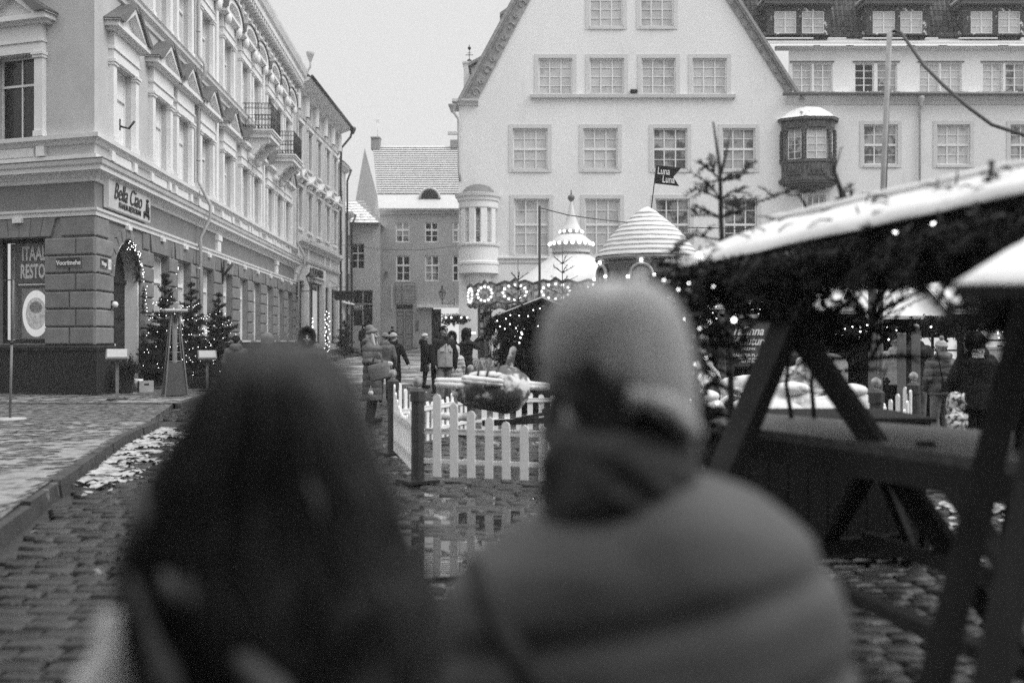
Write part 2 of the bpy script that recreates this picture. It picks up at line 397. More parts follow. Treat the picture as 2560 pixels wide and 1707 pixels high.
# setts: every stone a small raised cushion, laid in courses across the street
cb = MB(); y = 3.2
while y < 33:
    dy = rnd.uniform(.125, .175) * (1 if y < 20 else 1.35); x = -7.6 + rnd.uniform(0, .2)
    right = min(7.5, .62 * y + 1.0)
    x = max(x, -.62 * y - .5)
    while x < right:
        dx = rnd.uniform(.13, .32) * (1 if y < 20 else 1.3)
        if x > kerb_x(y) + .03:
            wv = noise.noise(Vector((x * .45, y * .45, 3))) * .022
            g = .009; z0 = gz(y) - .06 + wv; z1 = gz(y) + wv + rnd.uniform(-.016, .012); b = .026; j = lambda: rnd.uniform(-.019, .019)
            sh = math.sin(x * .4) * .06 + rnd.uniform(-.012, .012)
            A = [(x + g, y + g + sh), (x + dx - g, y + g + sh + j()), (x + dx - g, y + dy - g + sh), (x + g, y + dy - g + sh + j())]
            I = [(x + g + b + j()*.5, y + g + b + sh), (x + dx - g - b, y + g + b + sh + j()*.5), (x + dx - g - b + j()*.5, y + dy - g - b + sh), (x + g + b, y + dy - g - b + sh)]
            t1 = rnd.uniform(-.004, .004); t2 = rnd.uniform(-.004, .004)
            vs = [(p[0], p[1], z0) for p in A] + [(p[0], p[1], z1 - .012) for p in A] + [(I[0][0], I[0][1], z1 + t1), (I[1][0], I[1][1], z1 + t2), (I[2][0], I[2][1], z1 - t1), (I[3][0], I[3][1], z1 - t2)]
            cb.add(vs, [(0,1,5,4),(1,2,6,5),(2,3,7,6),(3,0,4,7),(4,5,9,8),(5,6,10,9),(6,7,11,10),(7,4,8,11),(8,9,10,11)], True)
        x += dx
    y += dy
struct(cb.build('cobblestone_road', M['cobble']))
ground_sheet('far_road', -9, 25, [33 + i * 2 for i in range(30)], mat('far_setts', .075, .45, .3, 2.2, .6, 9, v2=.55, thr=(.57, .9, .08), wet=.75, stretch=(.8, 1.6, 1)), -.01, 6)
# slush pushed against the kerb
def slush(x0, x1, y0, y1, edge, label, seed, h=.035, thr=.0, c=.045, zo=0.0, mt='slush'):
    """ragged trodden slush: edge(x, y) in 0..1 says how much of the snow is left there"""
    mb = MB(); nx = int((x1 - x0) / c); ny = int((y1 - y0) / c); Z = {}; vs = []; fs = []
    def hh(i, j):
        x = x0 + i * c; y = y0 + j * c; q = Vector((x * 2.2, y * 1.6, seed))
        n = noise.noise(q) * .6 + noise.noise(q * 3.1) * .55 + noise.noise(q * 8) * .6 + noise.noise(q * 19) * .5
        return (n + edge(x, y) * 1.5 - .95 - thr), x, y
    for j in range(ny + 1):
        for i in range(nx + 1):
            v, x, y = hh(i, j); Z[i, j] = v
    idx = {}
    def vid(i, j):
        if (i, j) not in idx:
            v = Z[i, j]; x = x0 + i * c; y = y0 + j * c; jx = noise.noise(Vector((x * 31, y * 31, 1))) * c * .4; jy = noise.noise(Vector((x * 31, y * 31, 7))) * c * .4
            idx[i, j] = len(vs); vs.append((x + jx, y + jy, gz(y) + zo - .012 + min(h, max(0, v) * .09 + .010)))
        return idx[i, j]
    for j in range(ny):
        for i in range(nx):
            if min(Z[i, j], Z[i + 1, j], Z[i + 1, j + 1], Z[i, j + 1]) > -.12 and max(Z[i, j], Z[i + 1, j], Z[i + 1, j + 1], Z[i, j + 1]) > .0: fs.append((vid(i, j), vid(i + 1, j), vid(i + 1, j + 1), vid(i, j + 1)))
    mb.add(vs, fs, True); return tag(mb.build('slush', M[mt]), label, 'snow', kind='stuff')
M['slush'] = mat('trodden_slush', .40, .6, .3, 9, .7, 40, v2=.08, thr=(.555, 4, .07))
slush(-6.1, -2.4, 8.2, 17.5, lambda x, y: (1 - sstep(.15, 1.5 - .5 * abs(y - 13) / 5, x - kerb_x(min(16.6, y)) if y < 16.7 else 1)) * sstep(8.2, 10.5, y) * (1 if x > kerb_x(min(16.6, y)) else 0) * .78, 'ridge of trampled slush along the left kerb', 3)
M['slush_d'] = mat('thin_trodden_snow', .24, .6, .3, 9, .6, 40, v2=.06, thr=(.56, 4, .07))
slush(-13.5, -3.2, 6.0, 16.4, lambda x, y: (.66 + .3 * noise.noise(Vector((x * .35, y * .25, 2))) + .25 * (1 - sstep(.1, .9, kerb_x(y) - x))) * (1 if x < kerb_x(y) - .12 else 0), 'thin trodden snow scattered over the left pavement', 21, .012, c=.075, zo=.128, mt='slush_d')
slush(-13.5, -7.2, 21.6, 30, lambda x, y: (.68 + .3 * noise.noise(Vector((x * .35, y * .25, 5)))) * (1 if x < kerb_x(y) - .12 else 0), 'thin trodden snow before the restaurant door', 22, .012, c=.075, zo=.128, mt='slush_d')
slush(2.2, 7.5, 4.6, 9.0, lambda x, y: .55 * sstep(2.4, 3.6, x) + .08, 'patchy slush on the cobbles at the market side', 5, c=.05)
slush(-1.2, 1.7, 7.9, 9.4, lambda x, y: .42 * sstep(-.6, .6, x), 'thin snow crumbs on the cobbles before the picket fence', 8)
# drain grate hollow in the kerb and the puddle in front of the fence
pb = MB(); n = 28; pv = []
for i in range(n):
    a = 2 * math.pi * i / n; rr = 1 + .28 * math.sin(3 * a + 1) + .16 * math.sin(5 * a)
    pv.append((-.62 + .62 * rr * math.cos(a), 6.9 + .5 * rr * math.sin(a), gz(6.9) + .004))
pb.add(pv, [tuple(range(n))]); M['water'] = mat('puddle_water', .02, .015, .1, 2, spec=.9)
struct(pb.build('puddle', M['water']))
pb = MB(); n = 60; pv = []                          # thin melt water standing in the joints before the fence
for i in range(n):
    a = 2 * math.pi * i / n; rr = 1 + .2 * math.sin(3 * a + 2) + .12 * math.sin(7 * a) + .08 * math.sin(11 * a)
    pv.append((.1 + 1.9 * rr * math.cos(a), 7.9 + 1.9 * rr * math.sin(a)))
vs = [(.1, 7.9, gz(7.9) - .013)]; fs = []
for k in (.35, .7, 1.0): vs += [(.1 + (x - .1) * k, 7.9 + (y - 7.9) * k, gz(7.9 + (y - 7.9) * k) - .013) for x, y in pv]
fs = [(0, 1 + i, 1 + (i + 1) % n) for i in range(n)] + [(1 + k * n + i, 1 + (k + 1) * n + i, 1 + (k + 1) * n + (i + 1) % n, 1 + k * n + (i + 1) % n) for k in range(2) for i in range(n)]
pb.add(vs, fs, True); struct(pb.build('melt_water', M['water']))
# ------------------------------------------------------------------ gabled house on the square (front at Y = 50)
YF = 50.0
def fx(px): return (px - CX) * YF / FPX
def fz(py): return CAMZ + (CY - py) * YF / FPX
gh = thing('gabled_house', 'tall pale house with a steep gable edged by carved bands', 'house', (6.5, YF, .6))
G0 = T(-6.5, 0, -.6)
ZS = fz(250)
def gxl(z): return fx(1147) if z < ZS - 1e-6 else fx(1158 + (250 - (CY - (z - CAMZ) * FPX / YF)) / 1.9)
def gxr(z):
    py = CY - (z - CAMZ) * FPX / YF
    return fx(2006) if z < ZS - 1e-6 else fx(2006 - (250 - py) / 1.56)
wins = []  # px0,px1,py0,py1,cols,rows,hb
for a, b in ((1346, 1431), (1474, 1560), (1604, 1689), (1731, 1817)): wins.append((a, b, 146, 236, 3, 4, None, 'glass_l'))
for a, b, p in ((1474, 1557, 'glass_l'), (1601, 1684, 'glass_l')): wins.append((a, b, -22, 67, 3, 4, None, p))
for a, b, p in ((1282, 1369, 'glass_l'), (1458, 1544, 'glass_l'), (1633, 1718, 'glass_m'), (1806, 1888, 'glass_m')): wins.append((a, b, 321, 424, 3, 4, (.5,), p))
for a, b, p in ((1285, 1373, 'glass_l'), (1462, 1550, 'glass_l'), (1638, 1724, 'glass_m'), (1810, 1892, 'glass_m')): wins.append((a, b, 497, 640, 3, 5, (.55,), p))
ops = [(fx(a), fx(b), fz(d), fz(c)) for a, b, c, d, *_ in wins]
door_op = (fx(1194), fx(1229), .6, fz(768)); ops.append(door_op)
gops = [o for o in ops if o[3] > ZS]; lops = [o for o in ops if o[3] <= ZS]
ztop = fz(-455)
mb = wall_mesh(0, 0, .3, ZS - .001, lops, .3, gxl, gxr)
m2 = wall_mesh(0, 0, ZS, ztop, gops, .3, gxl, gxr)
mb.add(m2.v, m2.f); bk = 16.0
mb.quad((gxl(1), 0, .3), (gxl(1), bk, .3), (gxl(1), bk, ZS), (gxl(1), 0, ZS))
mb.quad((gxr(1), 0, .3), (gxr(1), 0, ZS), (gxr(1), bk, ZS), (gxr(1), bk, .3))
mb.build('wall', M['plaster_f'], gh, G0)
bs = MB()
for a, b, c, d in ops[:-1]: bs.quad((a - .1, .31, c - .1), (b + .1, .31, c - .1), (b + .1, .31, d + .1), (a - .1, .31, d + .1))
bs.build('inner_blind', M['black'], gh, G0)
for a, b, c, d, cols, rows, hb, p in wins:
    x0, x1, z0, z1 = fx(a), fx(b), fz(d), fz(c)
    o = window(gh, G0, x0, z0, x1 - x0, z1 - z0, cols, rows, .1, .07, .03, p, hb=hb)
    s = MB(); e = .2; t = .035; W_, H_ = x1 - x0, z1 - z0
    s.box(-e, 0, -t, .02, -.14, H_ + e); s.box(W_, W_ + e, -t, .02, -.14, H_ + e); s.box(0.001, W_ - .001, -t, .02, H_, H_ + e)
    s.box(0.001, W_ - .001, -t - .03, .02, -.14, -.005)
    s.build('window_surround', M['trim_f'], o, T(0, -.1, 0))
    s = MB(); s.box(-.04, W_ + .04, -.14, 0, -.03, .0); s.build('sill', M['gutter'], o)
lm = MB(); lm.mould(fx(1327), fx(1838), [(0, fz(247)), (-.18, fz(246)), (-.2, fz(238)), (0, fz(235))]); lm.build('ledge', M['trim_f'], gh, G0)
# carved bands and copings on both slopes
for side in (0, 1):
    f = gxl if side == 0 else gxr; sg = 1 if side == 0 else -1; wd = .72 if side == 0 else .62
    mb = MB(); z0 = ZS + .05; mb.prism([(f(z0) + sg*.02, z0), (f(z0) + sg * wd, z0), (f(ztop) + sg * wd, ztop), (f(ztop) + sg*.02, ztop)], -.09, .05)
    z = z0 + .3; i = 0
    while z < fz(-30):                                # scroll relief
        c = f(z) + sg * (wd * .62); 
        pts = [(c + .2 * math.cos(a) * (1 - a / 9), -.1, z + .25 * math.sin(a) * (1 - a / 9)) for a in [k * .7 + (i % 2) * 3 for k in range(8)]]
        mb.tube(pts, .045, 6)
        z += .55; i += 1
    mb.build('carved_band', M['carve'], gh, G0)
    cp = MB(); e = -.07 * sg
    cp.prism([(f(z0 - .1) + e, z0 - .1), (f(z0 - .1) + sg * .22, z0 - .1), (f(ztop) + sg * .22, ztop), (f(ztop) + e, ztop)], -.22, .6)
    cp.prism([(f(z0 - .1) + e * .3, z0 - .1), (f(z0 - .1) + sg * .12, z0 - .1), (f(ztop) + sg * .12, ztop), (f(ztop) + e * .3, ztop)], -.3, -.221)
    cp.build('coping', M['tiles_b'], gh, G0)
mb = MB()
za = ztop - .4
for f, sg in ((gxl, -1), (gxr, 1)):
    mb.quad((f(ZS) + sg * .3, .3, ZS - .2), (f(za), .3, za), (f(za), bk, za), (f(ZS) + sg * .3, bk, ZS - .2))
mb.build('roof', M['tiles_b'], gh, G0)
s = MB(); s.mould(fx(1143), fx(1196), [(0, fz(266)), (-.1, fz(264)), (-.14, fz(258)), (-.28, fz(255)), (-.3, fz(250)), (0, fz(248))])
s.box(fx(1143) - .25, fx(1143), -.3, 2, fz(257), fz(250)); s.build('kneeler', M['trim_f'], gh, G0)
# chimney with finial, two dormers on the far slope
c = MB(); c.box(fx(1153), fx(1182), 2.5, 3.5, fz(300), fz(122)); c.box(fx(1150), fx(1185), 2.45, 3.55, fz(124), fz(119)); ch = c.build('chimney', M['plaster_f'], gh, G0)
c = MB(); xx = fx(1167); zz = fz(119); c.tube([(xx, 3, zz), (xx, 3, fz(68))], .02, 6)
c.ball((xx, 3, fz(113)), .14); c.ball((xx, 3, fz(77)), .09)
c.tube([(xx - .2, 3, fz(95)), (xx + .2, 3, fz(95))], .02, 6); c.tube([(xx - .1, 3, fz(90)), (xx + .1, 3, fz(90))], .015, 6); c.tube([(xx, 2.8, fz(88)), (xx, 3.2, fz(88))], .015, 6)
c.build('finial', M['iron'], ch)
for (a, b, t, l) in ((1168, 1235, 113, 215), (1249, 1300, -15, 72)):
    c = MB(); c.prism([(fx(a + 8), fz(l)), (fx(b), fz(l)), (fx(b), fz(t + 10)), (fx(a + 8), fz(t + 38))], 1.2, 3.0)
    d = c.build('dormer', M['trim_f'], gh, G0)
    c = MB(); c.prism([(fx(a), fz(t + 40)), (fx(b + 6), fz(t)), (fx(b + 6), fz(t - 7)), (fx(a), fz(t + 32))], .9, 3.2); c.build('dormer_roof', M['tiles_b'], d)
# round corner oriel
ox, oy = fx(1196), .18
mb = MB(); zf = lambda p: fz(p)
mb.lathe([(.45, zf(730)), (.52, zf(716)), (.60, zf(714)), (.60, zf(706)), (.66, zf(703)), (.66, zf(685)), (1.02, zf(684)), (1.02, zf(664)), (1.06, zf(662)), (1.06, zf(656)), (1.0, zf(654)), (1.0, zf(618)), (1.08, zf(616)), (1.1, zf(611)), (.96, zf(609))], 48, (ox, oy, 0), False)
mb.lathe([(.96, zf(524)), (1.0, zf(521)), (1.0, zf(506)), (1.06, zf(504)), (1.08, zf(497)), (1.16, zf(494)), (1.2, zf(487)), (1.1, zf(486))], 48, (ox, oy, 0), False)
for k in range(6):
    a = rad(180 + k * 36); 
    mb.M = T(ox, oy, 0) @ RZ(a + rad(90)); mb.bbox(-.165, .165, -.97, -.6, zf(609), zf(524), .03); mb.M = None
mb.build('corner_oriel', M['plaster_f'], gh, G0)
mb = MB(); mb.lathe([(1.1, zf(487)), (.85, zf(483)), (.8, zf(478)), (.62, zf(468)), (.3, zf(461.5)), (.02, zf(460))], 36, (ox, oy, 0)); mb.build('dome', M['zinc'], gh, G0)
for k in range(5):
    a = rad(180 + 18 + k * 36) + rad(90)
    window(gh, G0 @ T(ox, oy, 0) @ RZ(a) @ T(0, -.86, 0), -.17, zf(609), .34, zf(524) - zf(609), 1, 3, 0, .03, .02, 'glass_l' if k % 2 else 'glass_m')
mb = MB(); mb.mould(fx(1232), fx(2000), [(0, fz(660)), (-.05, fz(657)), (-.04, fz(650)), (-.12, fz(646)), (-.1, fz(642)), (0, fz(640))]); mb.build('string_course', M['trim_f'], gh, G0)
# door
d = MB(); W_ = door_op[1] - door_op[0]; H_ = door_op[3] - .66
d.box(0, W_, .1, .16, 0, H_)
for i in range(2):
    for j in range(4): d.bbox(.1 + i * W_ * .47, .1 + i * W_ * .47 + W_ * .3, .07, .1, 1.15 + j * .36, 1.45 + j * .36)
do = d.build('door', M['dframe'], gh, G0 @ T(door_op[0], 0, .62))
g = MB()
for i in range(2):
    for j in range(4): x = .13 + i * W_ * .47; g.quad((x, .066, 1.18 + j*.36), (x + W_*.22, .066, 1.18 + j*.36), (x + W_*.22, .066, 1.42 + j*.36), (x, .066, 1.42 + j*.36))
g.build('pane', M['glass_m'], do)
g = MB(); g.ball((W_ * .5, .05, 1.0), .04); g.build('handle', M['steel'], do)
# rain pipe and hopper on the far corner
g = MB(); g.tube([(fx(1131), -.1, fz(270)), (fx(1133), -.1, fz(280)), (fx(1147), -.15, fz(300)), (fx(1148), -.15, fz(430)), (fx(1151), -.15, fz(455))], .07, 8)
g.lathe([(.07, -.25), (.2, .1), (.22, .14), (.0, .14)], 12, (fx(1131), -.1, fz(270))); g.build('rain_pipe', M['pipe_l'], gh, G0)
g = MB(); g.box(fx(1120), fx(1150), -.2, 0, fz(338), fz(331)); g.build('beam_end', M['trim_f'], gh, G0)
g = MB(); g.box(-.17, .17, -.2, .05, 0, .14); g.box(-.1, .1, -.26, -.2, .03, .11); g.build('floodlight', M['black'], gh, G0 @ T(fx(1584), 0, fz(233)))

# ------------------------------------------------------------------ long wing to the right
wg = thing('side_wing', 'long pale wing with a dark tiled mansard and snowed gutter', 'building', (24, YF, .6))
G1 = T(-24, 0, -.6); X0, X1 = fx(2007), fx(2760)
lw = []
for a, b, p in ((2159, 2244, 'glass_m'), (2342, 2425, 'glass_l'), (2526, 2610, 'glass_m'), (2700, 2750, 'glass_m')): lw.append((a, b, 312, 412, 3, 4, (.5,), p))
for a, b, p in ((2166, 2250, 'glass_d'), (2345, 2430, 'glass_d'), (2526, 2612, 'glass_m'), (2018, 2064, 'glass_m')): lw.append((a, b, 488, 640, 3, 5, (.55,), p))
uw = [(1984, 2034, 'glass_l'), (2038, 2086, 'glass_l'), (2142, 2190, 'glass_d'), (2198, 2248, 'glass_m'), (2304, 2354, 'glass_l'), (2358, 2410, 'glass_l'), (2463, 2514, 'glass_l'), (2520, 2570, 'glass_m')]
lops = [(fx(a), fx(b), fz(d), fz(c)) for a, b, c, d, *_ in lw]
mb = wall_mesh(X0, X1, .3, fz(236), lops, .3)
uo = [(fx(a), fx(b), fz(227), fz(155)) for a, b, p in uw if a > 1990]
m2 = wall_mesh(fx(1975), X1, fz(236), fz(112), [(fx(a), fx(b), fz(227), fz(155)) for a, b, p in uw], .3)
m2.v = [(x, y + .25, z) for x, y, z in m2.v]; mb.add(m2.v, m2.f)
mb.build('wall', M['plaster_f'], wg, G1)
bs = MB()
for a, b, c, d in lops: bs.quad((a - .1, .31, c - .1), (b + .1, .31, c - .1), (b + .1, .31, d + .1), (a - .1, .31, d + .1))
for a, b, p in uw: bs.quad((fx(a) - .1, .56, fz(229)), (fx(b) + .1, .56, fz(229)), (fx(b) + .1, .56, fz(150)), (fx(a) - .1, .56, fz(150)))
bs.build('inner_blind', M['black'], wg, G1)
for a, b, c, d, cols, rows, hb, p in lw:
    x0, x1, z0, z1 = fx(a), fx(b), fz(d), fz(c); W_, H_ = x1 - x0, z1 - z0
    o = window(wg, G1, x0, z0, W_, H_, cols, rows, .1, .07, .03, p, hb=hb)
    s = MB(); e = .19; t = .035
    s.box(-e, 0, -t, .02, -.14, H_ + e); s.box(W_, W_ + e, -t, .02, -.14, H_ + e); s.box(0.001, W_ - .001, -t, .02, H_, H_ + e); s.box(0.001, W_ - .001, -t - .03, .02, -.14, -.005)
    s.build('window_surround', M['trim_f'], o, T(0, -.1, 0))
for a, b, p in uw:
    window(wg, G1 @ T(0, .25, 0), fx(a), fz(227), fx(b) - fx(a), fz(155) - fz(227), 2, 4, .1, .05, .03, p)
for a, b in ((1978, 2089), (2136, 2254), (2298, 2416), (2457, 2576)): s = MB(); s.box(fx(a), fx(b), .2, .25, fz(153), fz(150)); s.box(fx(a), fx(b), .1, .25, fz(230), fz(228)); s.build('sill_and_head', M['gutter'], wg, G1)
s = MB(); s.mould(X0 - .9, X1, [(0, fz(264)), (-.06, fz(262)), (-.1, fz(254)), (-.2, fz(250)), (-.26, fz(245)), (-.3, fz(243)), (0, fz(242))]); s.build('cornice', M['trim_f'], wg, G1)
s = MB(); s.tube([(X0 - 1.1, -.4, fz(240)), (X1, -.4, fz(240))], .09, 10); s.build('gutter', M['gutter'], wg, G1)
s = MB(); s.add([(X0 - 1.0, -.4, fz(238)), (X1, -.4, fz(238)), (X1, .26, fz(229)), (X0 - .4, .26, fz(229))], [(0, 1, 2, 3)])
x = X0 - .6
rr = random.Random(4)
while x < X1: s.box(x, x + .03, -.38, .1, fz(238) + .01, fz(232)); x += .62
s.build('gutter_roof', M['tiles_s'], wg, G1)
s = MB(); s.add([(X0 - 1.0, -.44, fz(238)), (X1, -.44, fz(238)), (X1, .24, fz(229) + .03), (X0 - .4, .24, fz(229) + .03), (X0 - 1.0, -.44, fz(238) - .06), (X1, -.44, fz(238) - .06)], [(0, 1, 2, 3), (4, 5, 1, 0)]); s.build('snow', mat('gutter_snow', .3, .8, .4, 3, v2=.85, thr=(.42, 2.5, .03), stretch=(1, 1, 1)), wg, G1)
s = MB(); s.mould(fx(1940), X1, [(.25, fz(124)), (.12, fz(120)), (.05, fz(119)), (-.05, fz(116)), (.25, fz(114))]); s.build('eaves_moulding', M['trim_f'], wg, G1)
s = MB()   # snowed apron roof below the dormers
s.add([(fx(1915), -.15, fz(115.5)), (X1, -.15, fz(115.5)), (X1, 1.6, fz(88) + .3), (fx(1900), 1.6, fz(88) + .3)], [(0, 1, 2, 3)])
s.box(fx(1925), X1, .1, .16, fz(111), fz(104)); s.build('apron_roof', M['roofsnow'], wg, G1)
s = MB(); ytl = 1.55; zt0, zt1 = fz(87) + .35, fz(87) + 5.2; n = 0      # mansard: overlapping pantiles
zrow = zt0
while zrow < zt1:
    x = fx(1860); t = (zrow - zt0)
    while x < X1:
        s.add([(x, ytl + t * .3 - .06, zrow), (x + .12, ytl + t * .3 - .12, zrow), (x + .24, ytl + t * .3 - .06, zrow), (x, ytl + t * .3 + .06, zrow + .36), (x + .12, ytl + t * .3 + .02, zrow + .36), (x + .24, ytl + t * .3 + .06, zrow + .36)], [(0, 1, 4, 3), (1, 2, 5, 4)], False); x += .245
    zrow += .3
s.add([(fx(1850), ytl + .08, zt0), (X1, ytl + .08, zt0), (X1, ytl + 1.6, zt1), (fx(1850), ytl + 1.6, zt1)], [(0, 1, 2, 3)])
s.build('mansard_roof', M['tiles'], wg, G1)
YD = YF + .9
def dx_(px): return (px - CX) * YD / FPX
def dz_(py): return CAMZ + (CY - py) * YD / FPX
for a, b, ws in ((1917, 2078, ((1936, 1991), (2005, 2061))), (2165, 2324, ((2182, 2238), (2251, 2307))), (2408, 2566, ((2427, 2482), (2496, 2551)))):
    d = MB(); opn = [(dx_(p) - dx_(a), dx_(q) - dx_(a), 0.08, dz_(28) - dz_(84) + .08) for p, q in ws]; H_ = dz_(14) - dz_(88); W_ = dx_(b) - dx_(a)
    d = wall_mesh(0, W_, 0, H_, opn, .15)
    d.quad((0, 0, 0), (0, 3, 0), (0, 3, H_), (0, 0, H_)); d.quad((W_, 0, 0), (W_, 0, H_), (W_, 3, H_), (W_, 3, 0)); d.quad((0,.2,0),(W_,.2,0),(W_,.2,H_),(0,.2,H_))
    do = d.build('dormer', mat('peeling_dormer_paint', .045, .8, .3, 3, .2, 20, v2=.7, thr=(.61, 2.8, .02)), wg, G1 @ T(dx_(a), .9, dz_(88)))
    for i, (p, q) in enumerate(ws): window(do, T(0, 0, 0), opn[i][0], opn[i][2], opn[i][1] - opn[i][0], opn[i][3] - opn[i][2], 2, 3, .04, .05, .03, 'glass_l')
    d = MB(); d.box(-.15, W_ + .15, -.3, 3, H_ + .02, H_ + .2); d.box(-.22, W_ + .22, -.4, 3, H_ + .201, H_ + .32); d.build('dormer_roof', M['gutter'], do)
    d = MB(); d.box(-.2, W_ + .2, -.36, 3, H_ + .321, H_ + .42); d.build('snow', M['snow'], do)
g = MB(); g.tube([(fx(2297), -.3, fz(258)), (fx(2297), -.12, fz(275)), (fx(2297), -.12, .7)], .06, 8); g.lathe([(.06, -.5), (.09, -.3), (.17, -.1), (.17, .02), (0, .02)], 12, (fx(2297), -.3, fz(246))); g.build('rain_pipe', M['pipe_l'], wg, G1)
# carved oak oriel
orl = [(1951, 0), (1955, -.35), (1997, -.85), (2063, -.85), (2084, -.35), (2088, 0)]
pl = [(fx(a), b) for a, b in orl]
def scp(k, e=0): cxm = fx(2019); return [(cxm + (x - cxm) * k, y * k - e) for x, y in pl]
mb = MB()
mb.slab(scp(.96), fz(330), fz(306)); mb.slab(scp(1.02), fz(332), fz(329)); mb.slab(scp(.96), fz(448), fz(408)); mb.slab(scp(1.04), fz(411), fz(404.5)); mb.slab(scp(.3), fz(404), fz(332))
mb.slab(scp(1.0), fz(453), fz(447.8)); mb.slab(scp(1.08), fz(457), fz(452.6)); mb.slab(scp(1.04), fz(462), fz(456.8)); mb.slab(scp(.9), fz(468), fz(461.8)); mb.slab(scp(.62), fz(475), fz(467.8)); mb.slab(scp(.3), fz(482), fz(474.8))
for (x, y) in pl:
    k = .97; xx = fx(2019) + (x - fx(2019)) * k; yy = y * k
    for j in range(7): mb.lathe([(.07, fz(404 - j * 10)), (.11, fz(401 - j * 10)), (.07, fz(398 - j * 10)), (.09, fz(394.5 - j * 10)), (.07, fz(394 - j * 10))], 8, (xx, yy, 0))
for (pa, pb_) in zip(scp(.97)[:-1], scp(.97)[1:]):
    a = Vector((*pa, 0)); b = Vector((*pb_, 0)); d = (b - a); ln = d.length
    if ln < .6: continue
    d.normalize(); nrm = Vector((d.y, -d.x, 0))
    ang = math.atan2(d.y, d.x)
    mb.M = T(a.x, a.y, 0) @ RZ(ang)
    mb.bbox(ln * .15, ln * .85, -.05, .02, fz(443), fz(414), .03); mb.bbox(ln * .15, ln * .85, -.04, .02, fz(327), fz(310), .03)
    for q in range(3): mb.tube([(ln * (.3 + .2 * q), -.06, fz(420)), (ln * (.27 + .2 * q), -.08, fz(430)), (ln * (.32 + .2 * q), -.06, fz(438))], .035, 6)
    mb.M = None
ori = mb.build('oak_oriel', M['oriel'], wg, G1)
mb = MB(); mb.slab(scp(1.1), fz(307), fz(301)); mb.build('oriel_cornice', M['oriel'], ori)
mb = MB(); last = None; rs = []
for k, py in ((1.12, 300.5), (1.0, 296), (.8, 285), (.55, 274.5), (.28, 269), (.04, 266)):
    rs.append([(x, y, fz(py)) for x, y in scp(k)])
vs = [v for r_ in rs for v in r_]; n = 6
mb.add(vs, [(i * n + j, i * n + j + 1, (i + 1) * n + j + 1, (i + 1) * n + j) for i in range(len(rs) - 1) for j in range(n - 1)], False)
mb.build('oriel_dome', mat('dome_snow', .1, .6, .2, 3, v2=.8, thr=(.40, 1.6, .04)), ori)
for (pa, pb_), pm in zip(zip(scp(.93)[:-1], scp(.93)[1:]), ('glass_m', 'glass_m', 'glass_l', 'glass_m', 'glass_m')):
    a = Vector((*pa, 0)); b = Vector((*pb_, 0)); d = (b - a); ln = d.length
    if ln < .6: continue
    window(ori, T(a.x, a.y, 0) @ RZ(math.atan2(d.y, d.x)), .13, fz(403), ln - .26, fz(332) - fz(403), 2, 4, 0, .03, .02, pm)
# ------------------------------------------------------------------ corner restaurant building on the left
KX, KY = -10.36, 24.7
ra = thing('restaurant_building', 'ornate corner building with dark rusticated ground floor and restaurant sign', 'building', (KX, KY, .1))
AS = math.atan2(1, -.0522); FA = T(0, 0, -.1) @ RZ(AS); AD = rad(-18.3); FS = T(0, 0, -.1) @ RZ(AD); MI = 1.46
LEN = 30.2; SL = 9.0
gw = [4.6, 7.1, 10.2, 13.2, 16.1, 18.8, 21.8, 24.8, 27.5]; GW = 1.6
up = [1.25, 4.55, 7.0, 9.85, 13.15, 16.25, 18.55, 21.75, 24.05, 26.45]; UW = 1.5
sidew = [-1.5 - 1.6, -1.5 - 1.6 - 3.2]; sideu = [-1.75 - 1.3, -1.75 - 1.3 - 3.2]
# walls: ground floor, frieze and the two upper floors
gops = [(1.25, 3.35, .12, 3.15)] + [(x, x + GW, 1.5, 4.05) for x in gw]
def arch_fill(x0, x1, zs, zt, n=14):
    cx = (x0 + x1) / 2; r = (x1 - x0) / 2; pts = [(cx - r * math.cos(math.pi * i / n), zs + r * math.sin(math.pi * i / n)) for i in range(n + 1)]
    return pts
mb = wall_mesh(0, LEN, -.05, 4.58, [(1.25, 3.35, .12, 4.25)] + gops[1:], .38)
pts = arch_fill(1.25, 3.35, 3.15, 4.25); h = len(pts) // 2
mb.prism(pts[:h + 1] + [(2.3, 4.26), (1.24, 4.26)], 0, .38); mb.prism(pts[h:] + [(3.36, 4.26), (2.3, 4.26)], 0, .38)
mb.build('ground_floor_wall', M['stone_a'], ra, FA)
mb = wall_mesh(-SL, 0, -.05, 4.58, [(x, x + 1.6, 1.4, 4.08) for x in sidew], .38); mb.build('ground_floor_wall', M['stone_a'], ra, FS)
for F_, a, b in ((FA, 0, LEN), (FS, -SL, 0)):
    mb = MB(); mb.quad((a, 0, 4.58), (b, 0, 4.58), (b, 0, 5.5), (a, 0, 5.5)); mb.build('frieze', M['frieze_a'], ra, F_)
for F_, a, b, us, wd in ((FA, 0, LEN, up, UW), (FS, -SL, 0, sideu, 1.3)):
    mb = wall_mesh(a, b, 5.5, 16.4, [(x, x + wd, 6.62, 8.72) for x in us] + [(x, x + wd, 10.95, 13.05) for x in us], .42)
    mb.build('upper_wall', M['plaster_a'], ra, F_)
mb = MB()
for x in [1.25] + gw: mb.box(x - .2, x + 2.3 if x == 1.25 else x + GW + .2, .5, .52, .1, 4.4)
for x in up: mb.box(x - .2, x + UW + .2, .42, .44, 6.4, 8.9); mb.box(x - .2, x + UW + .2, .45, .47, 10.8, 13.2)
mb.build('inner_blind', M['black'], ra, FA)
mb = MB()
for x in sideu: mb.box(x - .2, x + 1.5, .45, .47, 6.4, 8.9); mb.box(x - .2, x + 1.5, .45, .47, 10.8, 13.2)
mb.build('inner_blind', M['black'], ra, FS)
